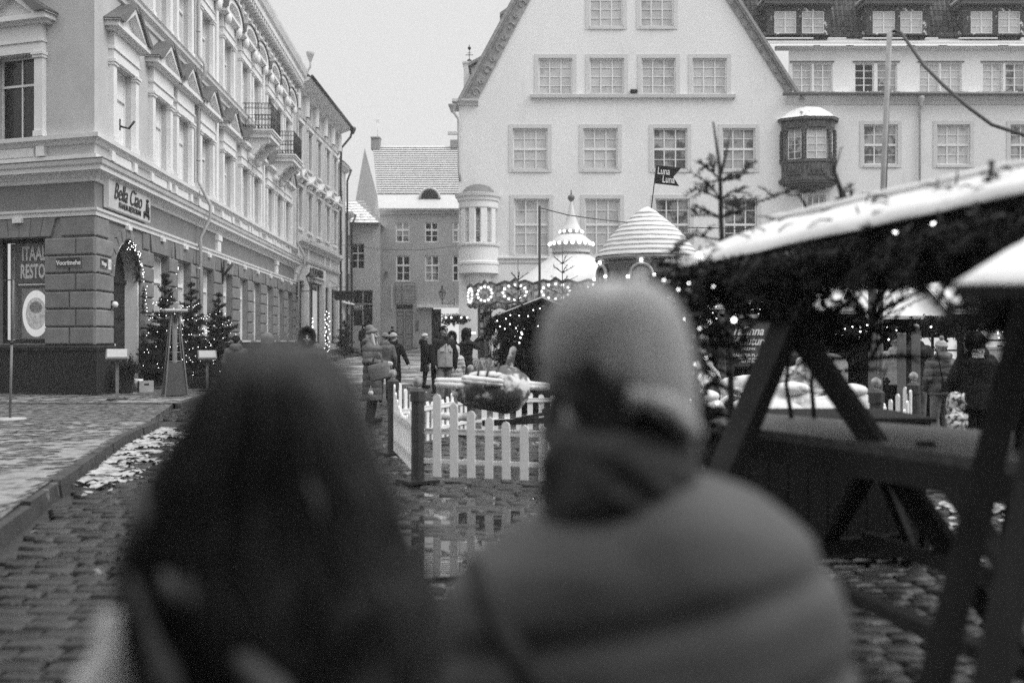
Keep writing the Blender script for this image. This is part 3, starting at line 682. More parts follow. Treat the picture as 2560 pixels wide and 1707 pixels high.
# plinth
PR = [(0, -.05), (-.09, -.05), (-.09, 1.2), (-.12, 1.22), (-.13, 1.3), (-.05, 1.36), (0, 1.37)]
def runs(a, b, gaps):
    out = []; c = a
    for g0, g1 in sorted(gaps):
        if g0 > c: out.append((c, g0))
        c = g1
    if c < b: out.append((c, b))
    return out
mb = MB()
for i, (a, b) in enumerate(runs(0, LEN, [(1.25, 3.35)])): mb.mould(a, b, PR, MI if i == 0 else 0, 0)
mb.build('plinth', M['plinth'], ra, FA)
mb = MB(); mb.mould(-SL, 0, PR, 0, -MI); mb.build('plinth', M['plinth'], ra, FS)
# rusticated blocks with chamfered joints
def blocks(F_, spans, m_first=False, edge=0):
    mb = MB(); rows = [1.38 + .447 * i for i in range(6)]
    for a, b in spans:
        for j, z in enumerate(rows):
            z1 = z + .43; ln = b - a
            if ln < .12: continue
            k = max(1, round(ln / .95)); off = (.25 if j % 2 and k > 1 else 0) * ln / k
            cuts = [a] + [a + ln * q / k + off for q in range(1, k)] + [b]
            for c0, c1 in zip(cuts, cuts[1:]): mb.bbox(c0 + .012, c1 - .012, -.075, -.001, z, z1 - .012, .03)
    mb.build('rusticated_blocks', M['stone_a'], ra, F_)
blocks(FA, [(s0, s1) for s0, s1 in runs(-.06, LEN, [(1.2, 3.4)] + [(x, x + GW) for x in gw])])
blocks(FS, [(s0, s1) for s0, s1 in runs(-SL, .06, [(x, x + 1.6) for x in sidew])])
mb = MB()                                           # flat-arch voussoirs over the windows
for (x0, w_, F_) in [(x, GW, 0) for x in gw]:
    for q in range(5):
        t0 = x0 - .15 + (w_ + .3) * q / 5; t1 = x0 - .15 + (w_ + .3) * (q + 1) / 5; m_ = x0 + w_ / 2
        e0 = (t0 - m_) * .16; e1 = (t1 - m_) * .16
        mb.prism([(t0 + .01, 4.08), (t1 - .01, 4.08), (t1 + e1 - .01, 4.56), (t0 + e0 + .01, 4.56)], -.06, -.001)
for a, b in runs(0, LEN, [(.9, 3.7)] + [(x - .35, x + GW + .35) for x in gw]):
    if b - a > .15: mb.bbox(a, b, -.055, -.001, 4.09, 4.55, .02)
for q in range(11):                                 # arch stones round the door
    a0 = math.pi * q / 11 + .02; a1 = math.pi * (q + 1) / 11 - .02; r0, r1 = 1.07, 1.38
    zc = 3.12
    mb.prism([(2.3 - r0 * math.cos(a0), zc + r0 * math.sin(a0)), (2.3 - r1 * math.cos(a0), zc + r1 * math.sin(a0)), (2.3 - r1 * math.cos(a1), zc + r1 * math.sin(a1)), (2.3 - r0 * math.cos(a1), zc + r0 * math.sin(a1))], -.075, -.001)
mb.build('voussoirs', M['stone_a'], ra, FA)
mb = MB()
for x0 in sidew:
    for q in range(6):
        t0 = x0 - .2 + 2.0 * q / 6; t1 = x0 - .2 + 2.0 * (q + 1) / 6; m_ = x0 + .8; e0 = (t0 - m_) * .16; e1 = (t1 - m_) * .16
        mb.prism([(t0 + .01, 4.1), (t1 - .01, 4.1), (t1 + e1 - .01, 4.56), (t0 + e0 + .01, 4.56)], -.06, -.001)
mb.bbox(-1.0, .05, -.055, -.001, 4.09, 4.55, .02); mb.build('voussoirs', M['stone_a'], ra, FS)
# white band, main cornices, sill course
bandp = [(0, 4.57), (-.07, 4.58), (-.08, 4.66), (-.12, 4.70), (-.13, 4.76), (0, 4.78)]
cor1 = [(0, 5.42), (-.05, 5.43), (-.08, 5.5), (-.14, 5.56), (-.18, 5.60), (-.3, 5.66), (-.31, 5.76), (-.36, 5.80), (-.40, 5.90), (0, 5.98)]
sillp = [(0, 6.36), (-.05, 6.38), (-.10, 6.45), (-.17, 6.50), (-.18, 6.60), (0, 6.64)]
basep = [(0, 5.97), (-.07, 5.975), (-.07, 6.10), (0, 6.11)]
str2 = [(0, 10.5), (-.06, 10.52), (-.08, 10.62), (-.2, 10.72), (-.22, 10.8), (-.27, 10.86), (0, 10.94)]
fri2 = [(0, 14.62), (-.06, 14.64), (-.08, 14.74), (0, 14.76)]
cor2 = [(0, 15.35), (-.08, 15.38), (-.12, 15.5), (-.5, 15.62), (-.52, 15.85), (-.62, 15.95), (-.72, 16.2), (-.74, 16.3), (0, 16.42)]
for F_, a, b, m0, m1 in ((FA, 0, LEN, MI, 0), (FS, -SL, 0, 0, -MI)):
    for nm, pr, mt in (('band_course', bandp, 'trim_a'), ('cornice', cor1, 'trim_a'), ('sill_course', sillp, 'trim_a'), ('base_course', basep, 'trim_a'), ('string_course', str2, 'trim_a'), ('string_course', fri2, 'trim_a'), ('main_cornice', cor2, 'trim_a')):
        mb = MB(); mb.mould(a, b, pr, m0, m1)
        if nm == 'band_course':
            x = a + .9
            for x in ([2.3] + [g + GW / 2 for g in gw] if F_ is FA else [q + .8 for q in sidew]): mb.box(x - .14, x + .14, -.14, -.03, 4.46, 4.575)
        if pr is cor2:
            x = a + .3
            while x < b: mb.box(x, x + .14, -.48, -.1, 15.4, 15.6); x += .42
        if pr is fri2:
            x = a + .3
            while x < b: mb.box(x, x + .22, -.16, -.0, 14.8, 15.34); mb.ball((x + .11, -.17, 14.95), .1, 8, 6); x += .84
        mb.build(nm, M[mt], ra, F_)
mb = MB(); mb.mould(.0, LEN, [(-.41, 5.905), (-.41, 5.93), (0, 6.0), (0, 5.985)], MI, 0); mb.build('flashing', M['gutter'], ra, FA)
mb = MB(); mb.mould(-SL, 0, [(-.41, 5.905), (-.41, 5.93), (0, 6.0), (0, 5.985)], 0, -MI); mb.build('flashing', M['gutter'], ra, FS)
mb = MB(); mb.box(.8, LEN, .6, 9, 16.3, 18.3); mb.add([(.8, .5, 18.3), (LEN, .5, 18.3), (LEN, 5, 21), (.8, 5, 21)], [(0,1,2,3)]); mb.build('attic_wall', M['plaster_a'], ra, FA)
# the surround of one upper window, built once and copied
def surround(wd, H, kind):
    s = MB(); pw = .26
    for x in (-pw, wd):
        s.box(x, x + pw, -.13, 0, 0, H); s.box(x - .03, x + pw + .03, -.17, 0, H - .12, H); s.box(x - .02, x + pw + .02, -.16, 0, 0, .14); s.box(x - .05, x + pw + .05, -.2, 0, H - .05, H + .02)
    s.box(-pw, wd + pw, -.14, 0, H + .021, H + .28); s.box(-pw - .03, wd + pw + .03, -.18, 0, H + .28, H + .33)
    s.box(-pw, wd + pw, -.15, 0, H + .33, H + .72)
    L_, R_ = -pw - .3, wd + pw + .3; c = wd / 2; zt = H + .92
    s.mould(L_ + .1, R_ - .1, [(0, H + .721), (-.2, H + .72), (-.28, H + .8), (0, H + .801)])
    s.box(L_, R_, -.36, 0, H + .80, zt)
    if kind == 'tri':
        hh = .74; t = .17
        s.prism([(L_, zt), (L_ + t * 2.3, zt), (c, zt + hh - t), (c, zt + hh)], -.36, 0); s.prism([(R_, zt), (c, zt + hh), (c, zt + hh - t), (R_ - t * 2.3, zt)], -.36, 0)
        s.prism([(L_ + .3, zt), (R_ - .3, zt), (c, zt + hh - .15)], -.14, 0)
        s.prism([(L_ - .06, zt + .0), (c, zt + hh + .03), (R_ + .06, zt), (R_ + .06, zt + .035), (c, zt + hh + .07), (L_ - .06, zt + .035)], -.42, 0)
    else:
        n = 10; r0 = (R_ - L_) / 2; hh = .62
        for i in range(n):
            a0, a1 = math.pi * i / n, math.pi * (i + 1) / n
            f = lambda a, k: (c - r0 * k * math.cos(a), zt + hh * k * math.sin(a))
            s.prism([f(a0, .76), f(a0, 1), f(a1, 1), f(a1, .76)], -.36, 0)
        s.prism([(c - r0 * .8 * math.cos(math.pi * i / n), zt + .02 + hh * .74 * math.sin(math.pi * i / n)) for i in range(n + 1)], -.14, 0)
        for x in (-pw + .02, wd + .02): s.ball((x + .1, -.3, H + .6), .14, 8, 6, (1, 1, 1.6))
    return s.mesh('window_surround')
for F_, us, wd in ((FA, up, UW), (FS, sideu, 1.3)):
    me1 = surround(wd, 2.1, 'tri'); me2 = surround(wd, 2.1, 'arc')
    L_, R_, c_, zt_ = -.26 - .3, wd + .26 + .3, wd / 2, 2.1 + .92; q_ = MB(); q_.prism([(L_ - .09, zt_ + .036), (L_ + .3, zt_ + .036), (c_, zt_ + .74 + .075), (R_ - .3, zt_ + .036), (R_ + .09, zt_ + .036), (R_ + .09, zt_ + .06), (c_, zt_ + .74 + .11), (L_ - .09, zt_ + .06)], -.44, 0); fl1 = q_.mesh('flashing')
    q_ = MB(); n = 10; pts = [(c_ - (R_ - L_) / 2 * 1.03 * math.cos(math.pi * i / n), zt_ + .64 * math.sin(math.pi * i / n)) for i in range(n + 1)]
    for (xa, za), (xb, zb) in zip(pts, pts[1:]): q_.prism([(xa, za), (xb, zb), (xb, zb + .03), (xa, za + .03)], -.42, 0)
    fl2 = q_.mesh('flashing')
    pm = MB(); pm.bbox(.1, wd - .1, -.05, 0, 0, .24, .02); pm = pm.mesh('apron_panel')
    sp_ = MB(); sp_.box(-.28, -.02, -.1, 0, 0, .25); sp_.box(wd + .02, wd + .28, -.1, 0, 0, .25); sp_ = sp_.mesh('pedestal')
    for i, x in enumerate(us):
        pn = ('glass_sky' if i < 3 else 'glass_l') if F_ is FA else 'glass_d'
        o = window(ra, F_, x, 6.62, wd, 2.1, 2, 1, .15, .055 if F_ is FA else .035, .04 if F_ is FA else .018, pn, 'winframe' if F_ is FA else 'trim_a', hb=(.66,)); link('window_surround', me1, M['trim_a'], o, T(0, -.15, 0)); link('flashing', fl1, M['gutter'], o, T(0, -.15, 0))
        link('apron_panel', pm, M['trim_a'], o, T(0, -.15, -.5)); link('pedestal', sp_, M['trim_a'], o, T(0, -.15, -.5))
        o = window(ra, F_, x, 10.95, wd, 2.1, 2, 1, .15, .055, .04, 'glass_l' if F_ is FA else 'glass_d', hb=(.66,)); link('window_surround', me2, M['trim_a'], o, T(0, -.15, 0)); link('flashing', fl2, M['gutter'], o, T(0, -.15, 0))
for i, x in enumerate(gw): window(ra, FA, x, 1.5, GW, 2.55, 2, 1, .2, .07, .05, 'glass_l', 'trim_a', hb=(.7,))
for x in gw: mb = MB(); mb.box(x - .05, x + GW + .05, -.17, .1, 1.42, 1.5); mb.build('sill', M['trim_a'], ra, FA)
for x in (12.2, 24.0, 29.7): mb = MB(); mb.box(x, x + .5, -.1, 0, 4.79, 5.41); mb.box(x - .04, x + .54, -.14, 0, 5.2, 5.4); mb.build('frieze_pilaster', M['trim_a'], ra, FA)
for x in (12.0, 20.8, 28.5, 29.8): mb = MB(); mb.box(x, x + .34, -.1, 0, 11.0, 14.6); mb.box(x, x + .34, -.1, 0, 6.66, 10.5); mb.build('pilaster', M['trim_a'], ra, FA)
# rain pipes
def pipe_(s, mt='pipe_l', top=15.3, F_=FA, par=ra, bot=.15, hop=True, off=0):
    mb = MB(); y = -.14
    mb.tube([(s, -.85, top + 1.4), (s, -.85, top + .9), (s, -.3, top), (s, y, top - .3), (s, y, 11.2), (s, -.36, 10.9), (s, -.36, 10.5), (s, y, 10.3), (s, y, 6.9), (s, -.3, 6.6), (s + .1, -.52, 6.1), (s + .1, -.52, 5.7), (s + .05, y - .06, 5.0), (s + .05, y - .06, bot)], .06, 8)
    for z in (14, 12, 9.4, 7.6, 3.9, 2.2): mb.tube([(s, y, z), (s, y, z + .06)], .075, 8)
    if hop: mb.lathe([(.07, -.3), (.2, .05), (.24, .2), (.0, .2)], 12, (s, -.85, top + 1.5))
    mb.build('rain_pipe', M[mt], par, F_)
pipe_(9.28); pipe_(29.95, top=15.6)
# door: leaf, transom light, steps
mb = MB(); mb.box(1.25, 3.35, .34, .4, .12, 4.2); do = mb.build('door', M['dframe'], ra, FA)
mb = MB()
for i in range(2):
    for j in range(3): mb.bbox(1.4 + i * 1.0, 2.2 + i * 1.0, .31, .34, .35 + j * .85, 1.05 + j * .85, .03)
mb.box(1.25, 3.35, .28, .34, 3.05, 3.15); mb.build('door_panel', M['dframe'], do)
mb = MB(); mb.tube([(2.2, .25, 1.0), (2.2, .25, 1.4)], .02, 6); mb.build('handle', M['steel'], do)
mb = MB(); mb.box(1.2, 3.4, -.35, .38, .1, .2); mb.build('doorstep', M['plinth'], ra, FA)
# reveal in pale stone round the door
mb = MB(); n = 14
for i in range(n):
    a0, a1 = math.pi * i / n, math.pi * (i + 1) / n; ro, ri = 1.05, .93; zc = 3.15
    mb.prism([(2.3 - ri * math.cos(a0), zc + ri * math.sin(a0)), (2.3 - ro * math.cos(a0), zc + ro * math.sin(a0)), (2.3 - ro * math.cos(a1), zc + ro * math.sin(a1)), (2.3 - ri * math.cos(a1), zc + ri * math.sin(a1))], -.02, .33)
mb.box(3.23, 3.35, -.02, .33, .12, 3.15); mb.build('door_surround', M['trim_a'], ra, FA)
# side shop window: dark frame, sign panel with lettering, lit food poster
for x in sidew:
    w_ = window(ra, FS, x, 1.4, 1.6, 2.68, 1, 1, .22, .09, .04, 'clear', 'dframe')
    mb = MB(); mb.box(-.1, 1.7, .5, .52, 0, 2.7); mb.build('shop_backing', M['ink'], w_, T(0, 0, 0))
    mb = MB(); mb.box(.05, .2, .2, .49, .1, 2.6); mb.build('curtain', M['lt'], w_)
    mb = MB(); mb.box(.30, 1.62, .1, .14, 1.58, 2.6); sg = mb.build('sign_panel', mat('sign_black', .03, .4, .3, 2), w_)
    if x == sidew[0]:
        text('lettering', 'ITAALIA', .50, M['letter'], w_, T(1.06, .09, 2.30), .004, .016, sx=.58, sp=1.02); text('lettering', 'RESTORAN', .50, M['letter'], w_, T(1.16, .09, 1.84), .004, .016, sx=.53, sp=1.02)
    mb = MB(); mb.box(.42, 1.62, .08, .12, 1.5, 1.54); mb.build('rail', M['trim_a'], w_)
    mb = MB(); mb.box(.5, 1.6, .12, .15, .12, 1.42); po = mb.build('poster', mat('poster_grey', .22, .5, .15, 3), w_)
    mb = MB(); cx_, cz_ = .97, .77
    mb.add([(cx_ + .44 * math.cos(a), .112, cz_ + .60 * math.sin(a)) for a in [k * math.pi / 24 for k in range(48)]], [tuple(range(48))]); mb.build('plate', mat('plate_white', .8, .4, .04, 6, emit=.32), po)
    mb = MB(); mb.add([(cx_ + .33 * math.cos(a), .108, cz_ + .42 * math.sin(a)) for a in [k * math.pi / 24 for k in range(48)]], [tuple(range(48))]); mb.build('food', mat('salad_print', .42, .6, .6, 9, v2=.75, thr=(.5, 13, .05), emit=.1), po)
    mb = MB(); mb.add([(cx_ + .2 * math.cos(a), .104, cz_ + .16 + .15 * math.sin(a)) for a in [k * math.pi / 12 for k in range(24)]], [tuple(range(24))]); mb.build('fillet', mat('fillet_print', .3, .6, .4, 12), po)
# restaurant sign on the street side
sgn = MB(); sgn.box(.55, 3.95, -.16, -.03, 4.86, 5.56); sg = sgn.build('sign_board', mat('sign_board', .42, .5, .25, .8, emit=.10), ra, FA)
text('lettering', 'Bella Ciao', .62, M['ink'], sg, T(2.0, -.175, 5.32), .01, -.002, .35, .88); text('lettering', 'ITAALIA RESTORAN', .22, M['ink'], sg, T(2.15, -.175, 5.0), .008, .0, .1, .92)
m_ = MB(); x_, z_ = 3.55, 4.93                       # the little scooter-and-rider silhouette of the sign
m_.ball((x_ - .2, -.175, z_ + .05), .07, 10, 6, (1, .2, 1)); m_.ball((x_ + .22, -.175, z_ + .05), .07, 10, 6, (1, .2, 1)); m_.cap((x_ - .2, -.175, z_ + .14), (x_ + .12, -.175, z_ + .1), .05, .05); m_.cap((x_, -.175, z_ + .2), (x_ + .03, -.175, z_ + .4), .07, .05); m_.cap((x_ + .03, -.175, z_ + .34), (x_ + .18, -.175, z_ + .28), .03, .02); m_.ball((x_ + .05, -.175, z_ + .5), .055)
m_.cap((x_ + .16, -.175, z_ + .1), (x_ + .2, -.175, z_ + .32), .025, .025); m_.build('emblem', M['ink'], sg)
def plate(F_, x, z, w_, h_, body, size, par=ra):
    mb = MB(); mb.box(x - w_/2, x + w_/2, -.085, -.056, z - h_/2, z + h_/2); p = mb.build('street_sign', M['ink'], par, F_)
    mb = MB(); e = .018
    for a in ((x - w_/2, x + w_/2, z + h_/2 - e, z + h_/2), (x - w_/2, x + w_/2, z - h_/2, z - h_/2 + e), (x - w_/2, x - w_/2 + e, z - h_/2 + e, z + h_/2 - e), (x + w_/2 - e, x + w_/2, z - h_/2 + e, z + h_/2 - e)): mb.box(a[0], a[1], -.09, -.0855, a[2], a[3])
    mb.build('sign_border', M['mid'], p)
    text('lettering', body, size, M['letter'], p, T(x, -.09, z - .01), .003, .004)
plate(FS, -.72, 3.42, .78, .26, 'Voorimehe', .165)
plate(FA, .42, 3.42, .5, .26, 'Kinga', .15)
mb = MB(); mb.box(.75, .95, -.085, -.056, 3.29, 3.55); p = mb.build('house_number_plate', M['white'], ra, FA); text('lettering', '1', .2, M['ink'], p, T(.85, -.088, 3.42), .003)
# balconies
def balcony(s0, s1, z):
    mb = MB(); d = 1.22
    mb.box(s0, s1, -d, 0, z - .12, z); mb.box(s0 + .06, s1 - .06, -d + .06, 0, z - .3, z - .12); mb.box(s0 - .05, s1 + .05, -d - .05, 0, z - .04, z + .03)
    b = mb.build('balcony', M['trim_a'], ra, FA)
    mb = MB()
    for s in (s0 + .2, s1 - .45):
        mb.add([(s, 0, z - .31), (s, -d + .15, z - .31), (s, -d + .15, z - .45), (s, -.75, z - .62), (s, -.5, z - .95), (s, -.2, z - 1.1), (s, -.12, z - 1.4), (s, 0, z - 1.45)] + [(s + .28, 0, z - .31), (s + .28, -d + .15, z - .31), (s + .28, -d + .15, z - .45), (s + .28, -.75, z - .62), (s + .28, -.5, z - .95), (s + .28, -.2, z - 1.1), (s + .28, -.12, z - 1.4), (s + .28, 0, z - 1.45)],
               [tuple(range(8)), tuple(range(15, 7, -1))] + [(i, i + 8, (i + 1) % 8 + 8, (i + 1) % 8) for i in range(8)])
        mb.ball((s + .14, -.75, z - .5), .17, 10, 8, (1.0, 1, 1)); mb.ball((s + .14, -.25, z - 1.05), .2, 10, 8)
    mb.box(s0 + .48, s1 - .45, -.6, 0, z - .62, z - .31)
    mb.build('console', M['trim_a'], b)
    mb = MB(); H = 1.12
    def rail(p, q):
        p = Vector(p); q = Vector(q); n = max(4, int((q - p).length / .13))
        for zz in (.04, .22, .9, H): mb.bar(p + Vector((0, 0, zz)), q + Vector((0, 0, zz)), .022)
        for i in range(n + 1):
            t = p.lerp(q, i / n); mb.tube([t + Vector((0, 0, .04)), t + Vector((0, 0, H))], .011, 5)
        dd = (q - p).normalized()
        for i in range(0, n, 1):
            t = p.lerp(q, (i + .5) / n)
            for zc, rr_ in ((.13, .055), (.56, .075), (1.01, .075)):
                mb.tube([t + dd * rr_ * math.cos(k * math.pi / 4) + Vector((0, 0, zc + rr_ * math.sin(k * math.pi / 4))) for k in range(9)], .008, 4, False)
    rail((s0 + .04, 0, z), (s0 + .04, -d + .04, z)); rail((s0 + .04, -d + .04, z), (s1 - .04, -d + .04, z)); rail((s1 - .04, -d + .04, z), (s1 - .04, 0, z))
    mb.build('railing', M['iron'], b)
balcony(16.8, 19.0, 10.27); balcony(22.5, 24.8, 10.3)
# small wall bracket left of the first upper window
mb = MB(); mb.bar((1.5, -.12, 7.0), (1.5, -.12, 7.3), .03); mb.tube([(1.5, -.14, 7.1), (1.5, -.35, 7.05), (1.5, -.5, 7.25)], .03, 6); mb.build('flag_holder', M['iron'], ra, FA)

# ------------------------------------------------------------------ souvenir shop building next door
BX, BY = -11.93, 54.8
sb = thing('souvenir_building', 'pale three storey shop building with triangular window heads and souvenir sign', 'building', (BX, BY, .7))
FB = T(0, 0, -.7) @ RZ(rad(89.54)); BL = 12.9
bu = [.55, 3.15, 5.85, 8.6, 11.1]; BW = 1.0
gsh = [(.7, 2.3, 1.0, 4.9), (3.3, 7.4, 1.35, 5.0), (8.4, 9.9, .8, 4.9), (10.6, 12.2, 1.3, 4.9)]
mb = wall_mesh(0, BL, .3, 15.9, gsh + [(x, x + BW, 7.9, 10.0) for x in bu] + [(x, x + BW, 11.5, 13.6) for x in bu] + [(x + .1, x + BW - .1, 14.45, 15.1) for x in bu], .3)
mb.build('wall', M['plaster_b'], sb, FB)
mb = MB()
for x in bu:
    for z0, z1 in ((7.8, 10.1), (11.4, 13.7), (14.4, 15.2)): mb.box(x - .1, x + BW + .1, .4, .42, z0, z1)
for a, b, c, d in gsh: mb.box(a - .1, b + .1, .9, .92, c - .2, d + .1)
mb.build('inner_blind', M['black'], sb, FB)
sr = MB(); sr.box(-.12, 0, -.07, 0, -.1, 2.2); sr.box(BW, BW + .12, -.07, 0, -.1, 2.2); sr.box(-.2, BW + .2, -.16, 0, 2.2, 2.35); sr.box(-.16, BW + .16, -.12, 0, -.2, -.1); sr2 = sr.mesh('window_surround')
for x in (-.12, BW - .02): sr.prism([(x, 2.36), (x + .14, 2.36), (x + .14, 2.6), (x, 2.6)], -.3, 0)
sr.box(-.3, BW + .3, -.38, 0, 2.6, 2.72); c_ = BW / 2
sr.prism([(-.3, 2.72), (-.05, 2.72), (c_, 3.05), (c_, 3.2)], -.38, 0); sr.prism([(BW + .3, 2.72), (c_, 3.2), (c_, 3.05), (BW + .05, 2.72)], -.38, 0)
sr1 = sr.mesh('window_surround')
for x in bu:
    o = window(sb, FB, x, 7.9, BW, 2.1, 2, 3, .18, .05, .03, 'glass_m'); link('window_surround', sr1, M['trim_a'], o, T(0, -.18, 0))
    o = window(sb, FB, x, 11.5, BW, 2.1, 2, 3, .18, .05, .03, 'glass_m'); link('window_surround', sr2, M['trim_a'], o, T(0, -.18, 0))
    window(sb, FB, x + .1, 14.45, BW - .2, .65, 2, 1, .15, .04, .03, 'glass_d')
mb = MB(); mb.mould(-.1, BL, [(0, 6.75), (-.1, 6.78), (-.14, 6.9), (-.4, 7.02), (-.44, 7.2), (0, 7.3)]); mb.mould(0, BL, [(0, 5.95), (-.08, 5.96), (-.16, 6.05), (-.18, 6.12), (0, 6.15)])
for x in (.1, 2.7, 7.6, 9.3, 12.4): mb.box(x, x + .3, -.14, 0, 6.16, 6.74); mb.box(x, x + .3, -.12, 0, 1.0, 5.3)
mb.build('shop_cornice', M['trim_a'], sb, FB)
mb = MB(); mb.box(.4, BL - .3, -.06, -.001, 6.2, 6.7); mb.build('frieze_panels', M['plaster_a'], sb, FB)
mb = MB(); mb.box(3.0, 8.2, -.09, 0, 5.25, 5.9); f_ = mb.build('name_fascia', M['trim_a'], sb, FB); text('lettering', 'SUVENIIRID', .66, M['ink'], f_, T(5.65, -.1, 5.56), .02, .012, 0, .95, sp=1.02)
mb = MB(); mb.mould(-.1, BL + .2, [(0, 15.4), (-.15, 15.45), (-.2, 15.6), (-.75, 15.8), (-.85, 15.95), (0, 16.1)]); mb.mould(0, BL, [(0, 14.1), (-.06, 14.12), (-.12, 14.25), (0, 14.3)])
for x in (-.05, 2.2, 4.9, 7.6, 10.1, 12.5): mb.lathe([(.24, 14.3), (.24, 15.4)], 12, (x + .2, -.05, 0))
mb.build('eaves', M['trim_a'], sb, FB)
mb = MB(); mb.add([(-.1, -.9, 16.0), (BL + .2, -.9, 16.0), (BL + .2, 4, 20.0), (-.1, 4, 20.0)], [(0, 1, 2, 3)]); mb.add([(BL + .2, -.9, 16.0), (BL + .2, 4, 20), (BL + .2, 4, 16)], [(0, 1, 2)]); mb.build('roof', M['tiles_b'], sb, FB)
mb = MB(); mb.tube([(-.1, -.95, 16.02), (BL + .3, -.95, 16.02)], .08, 8); mb.tube([(BL + .3, -.95, 16.0), (BL + .3, -.8, 15.4), (BL + .1, -.2, 14.6), (BL + .1, -.15, 13), (BL + .1, -.15, 1)], .08, 8)
mb.lathe([(.08, -.3), (.22, .0), (.22, .15), (0, .15)], 10, (BL + .3, -.95, 15.9)); mb.build('rain_pipe', M['pipe_d'], sb, FB)
mb = MB(); pipe = None
for a, b, c, d in gsh:
    w_ = window(sb, FB, a, c, b - a, d - c, 2, 1, .2, .08, .05, 'clear', 'dframe')
    mb = MB(); mb.box(.1, b - a - .1, .6, .62, .1, d - c - .2); mb.build('lit_display', M['lit2'], w_)
mb = MB(); rr = random.Random(9)
for i in range(42):
    x = rr.choice((3.7, 4.6, 5.5, 6.4)) + rr.gauss(0, .13); z = rr.uniform(1.5, 3.0) ; mb.ball((x, .42, z), .035, 6, 4)
o = mb.build('string_lights', M['bulb']); o.parent = None; o.matrix_world = T(BX, BY, 0) @ RZ(rad(89.54)); tag(o, 'warm string lights inside the souvenir shop window', 'lights')

# hanging black sign board beyond the shop, reading nothing legible
hb_ = thing('hanging_sign', 'black hanging board with clipped corners on a long wall bracket', 'sign', (-11.85, 64.4, 4.1))
mb = MB(); c = .12; a, b, z0, z1 = .35, 1.62, 0, .62
mb.prism([(a + c, z0), (b - c, z0), (b, z0 + c), (b, z1 - c), (b - c, z1), (a + c, z1), (a, z1 - c), (a, z0 + c)], -.04, .04); mb.build('board', M['black'], hb_)
mb = MB(); mb.tube([(0, 0, .85), (1.75, 0, .85)], .02, 6); mb.tube([(.5, 0, .85), (.5, 0, .6)], .012, 5); mb.tube([(1.45, 0, .85), (1.45, 0, .6)], .012, 5); mb.tube([(0, 0, 1.3), (.8, 0, .85)], .015, 5); mb.build('bracket', M['iron'], hb_)

# ------------------------------------------------------------------ the narrow houses, the white house and the grey house closing the street
def narrow(label, y0, y1, top, mt, seed, xo):
    x0 = -11.83 + (y0 - 67.7) * .008 + xo; t = thing('narrow_house', label, 'house', (x0, y0, .8)); Fq = T(0, 0, -.8) @ RZ(rad(89.54)); ln = y1 - y0
    ops = [(.5, 1.4, z, z + 1.7) for z in (4.6, 7.4, 10.2) if z + 2 < top] + [(.4, 1.5, .9, 3.4)]
    wall_mesh(0, ln, .5, top, ops, .3).build('wall', M[mt], t, Fq)
    for a, b, c, d in ops: window(t, Fq, a, c, b - a, d - c, 2, 3, .15, .05, .03, 'glass_d')
    mb = MB(); mb.quad((0, 0, .5), (0, 5, .5), (0, 5, top), (0, 0, top)); mb.quad((ln, 0, .5), (ln, 0, top), (ln, 5, top), (ln, 5, .5)); mb.build('side_wall', M[mt], t, Fq)
    mb = MB(); mb.mould(-.1, ln + .1, [(0, top - .3), (-.3, top - .1), (-.4, top + .05), (0, top + .1)]); mb.mould(0, ln, [(0, 4.0), (-.35, 4.1), (-.3, 4.2), (0, 4.25)]); mb.build('cornice', M['trim_a'], t, Fq)
    mb = MB(); mb.add([(-.1, -.45, top + .08), (ln + .1, -.45, top + .08), (ln + .1, 3, top + 2.6), (-.1, 3, top + 2.6)], [(0,1,2,3)]); mb.build('roof', M['tiles_b'], t, Fq)
    mb = MB(); mb.tube([(ln - .15, -.45, top), (ln - .15, -.15, top - .8), (ln - .15, -.15, 1)], .07, 8); mb.build('rain_pipe', M['pipe_d'], t, Fq)
narrow('narrow pale house with dark rain pipe beyond the souvenir shop', 68.0, 70.6, 13.6, 'plaster_b', 1, 0)
narrow('lowest narrow house beside the white house with snowed roof', 70.7, 72.2, 10.6, 'plaster_d', 2, .05)
YD2 = 72.5
def ax(px, Y): return (px - CX) * Y / FPX
def az(py, Y): return CAMZ + (CY - py) * Y / FPX
wh = thing('white_house', 'low white house with snowed tile roof and barred window', 'house', (ax(905, YD2), YD2, .85)); GW_ = T(-ax(905, YD2), 0, -.85)
fx2 = lambda p: ax(p, YD2); fz2 = lambda p: az(p, YD2)
wo = [(fx2(877), fx2(911), fz2(672), fz2(609), 2, 3), (fx2(881), fx2(932), fz2(816), fz2(725), 2, 2)]
wall_mesh(fx2(855), fx2(951), .5, fz2(560), [q[:4] for q in wo], .35).build('wall', M['plaster_d'], wh, GW_)
for a, b, c, d, cc, rw in wo: window(wh, GW_, a, c, b - a, d - c, cc, rw, .15, .06, .04, 'glass_d', hb=(.62,))
mb = MB(); a, b, c, d = wo[1][:4]
for i in range(1, 11): x = a + (b - a) * i / 11; mb.tube([(x, .08, c), (x, .08, d)], .012, 5)
for j in range(1, 14): z = c + (d - c) * j / 14; mb.tube([(a, .08, z), (b, .08, z)], .012, 5)
mb.build('window_grille', M['iron'], wh, GW_)
mb = MB(); mb.box(fx2(884), fx2(908), -.02, .06, fz2(776), fz2(760)); q = mb.build('shop_notice', M['mid'], wh, GW_); text('lettering', 'VATI', .34, M['letter'], q, T(fx2(896), -.03, fz2(768)), .004, .004)
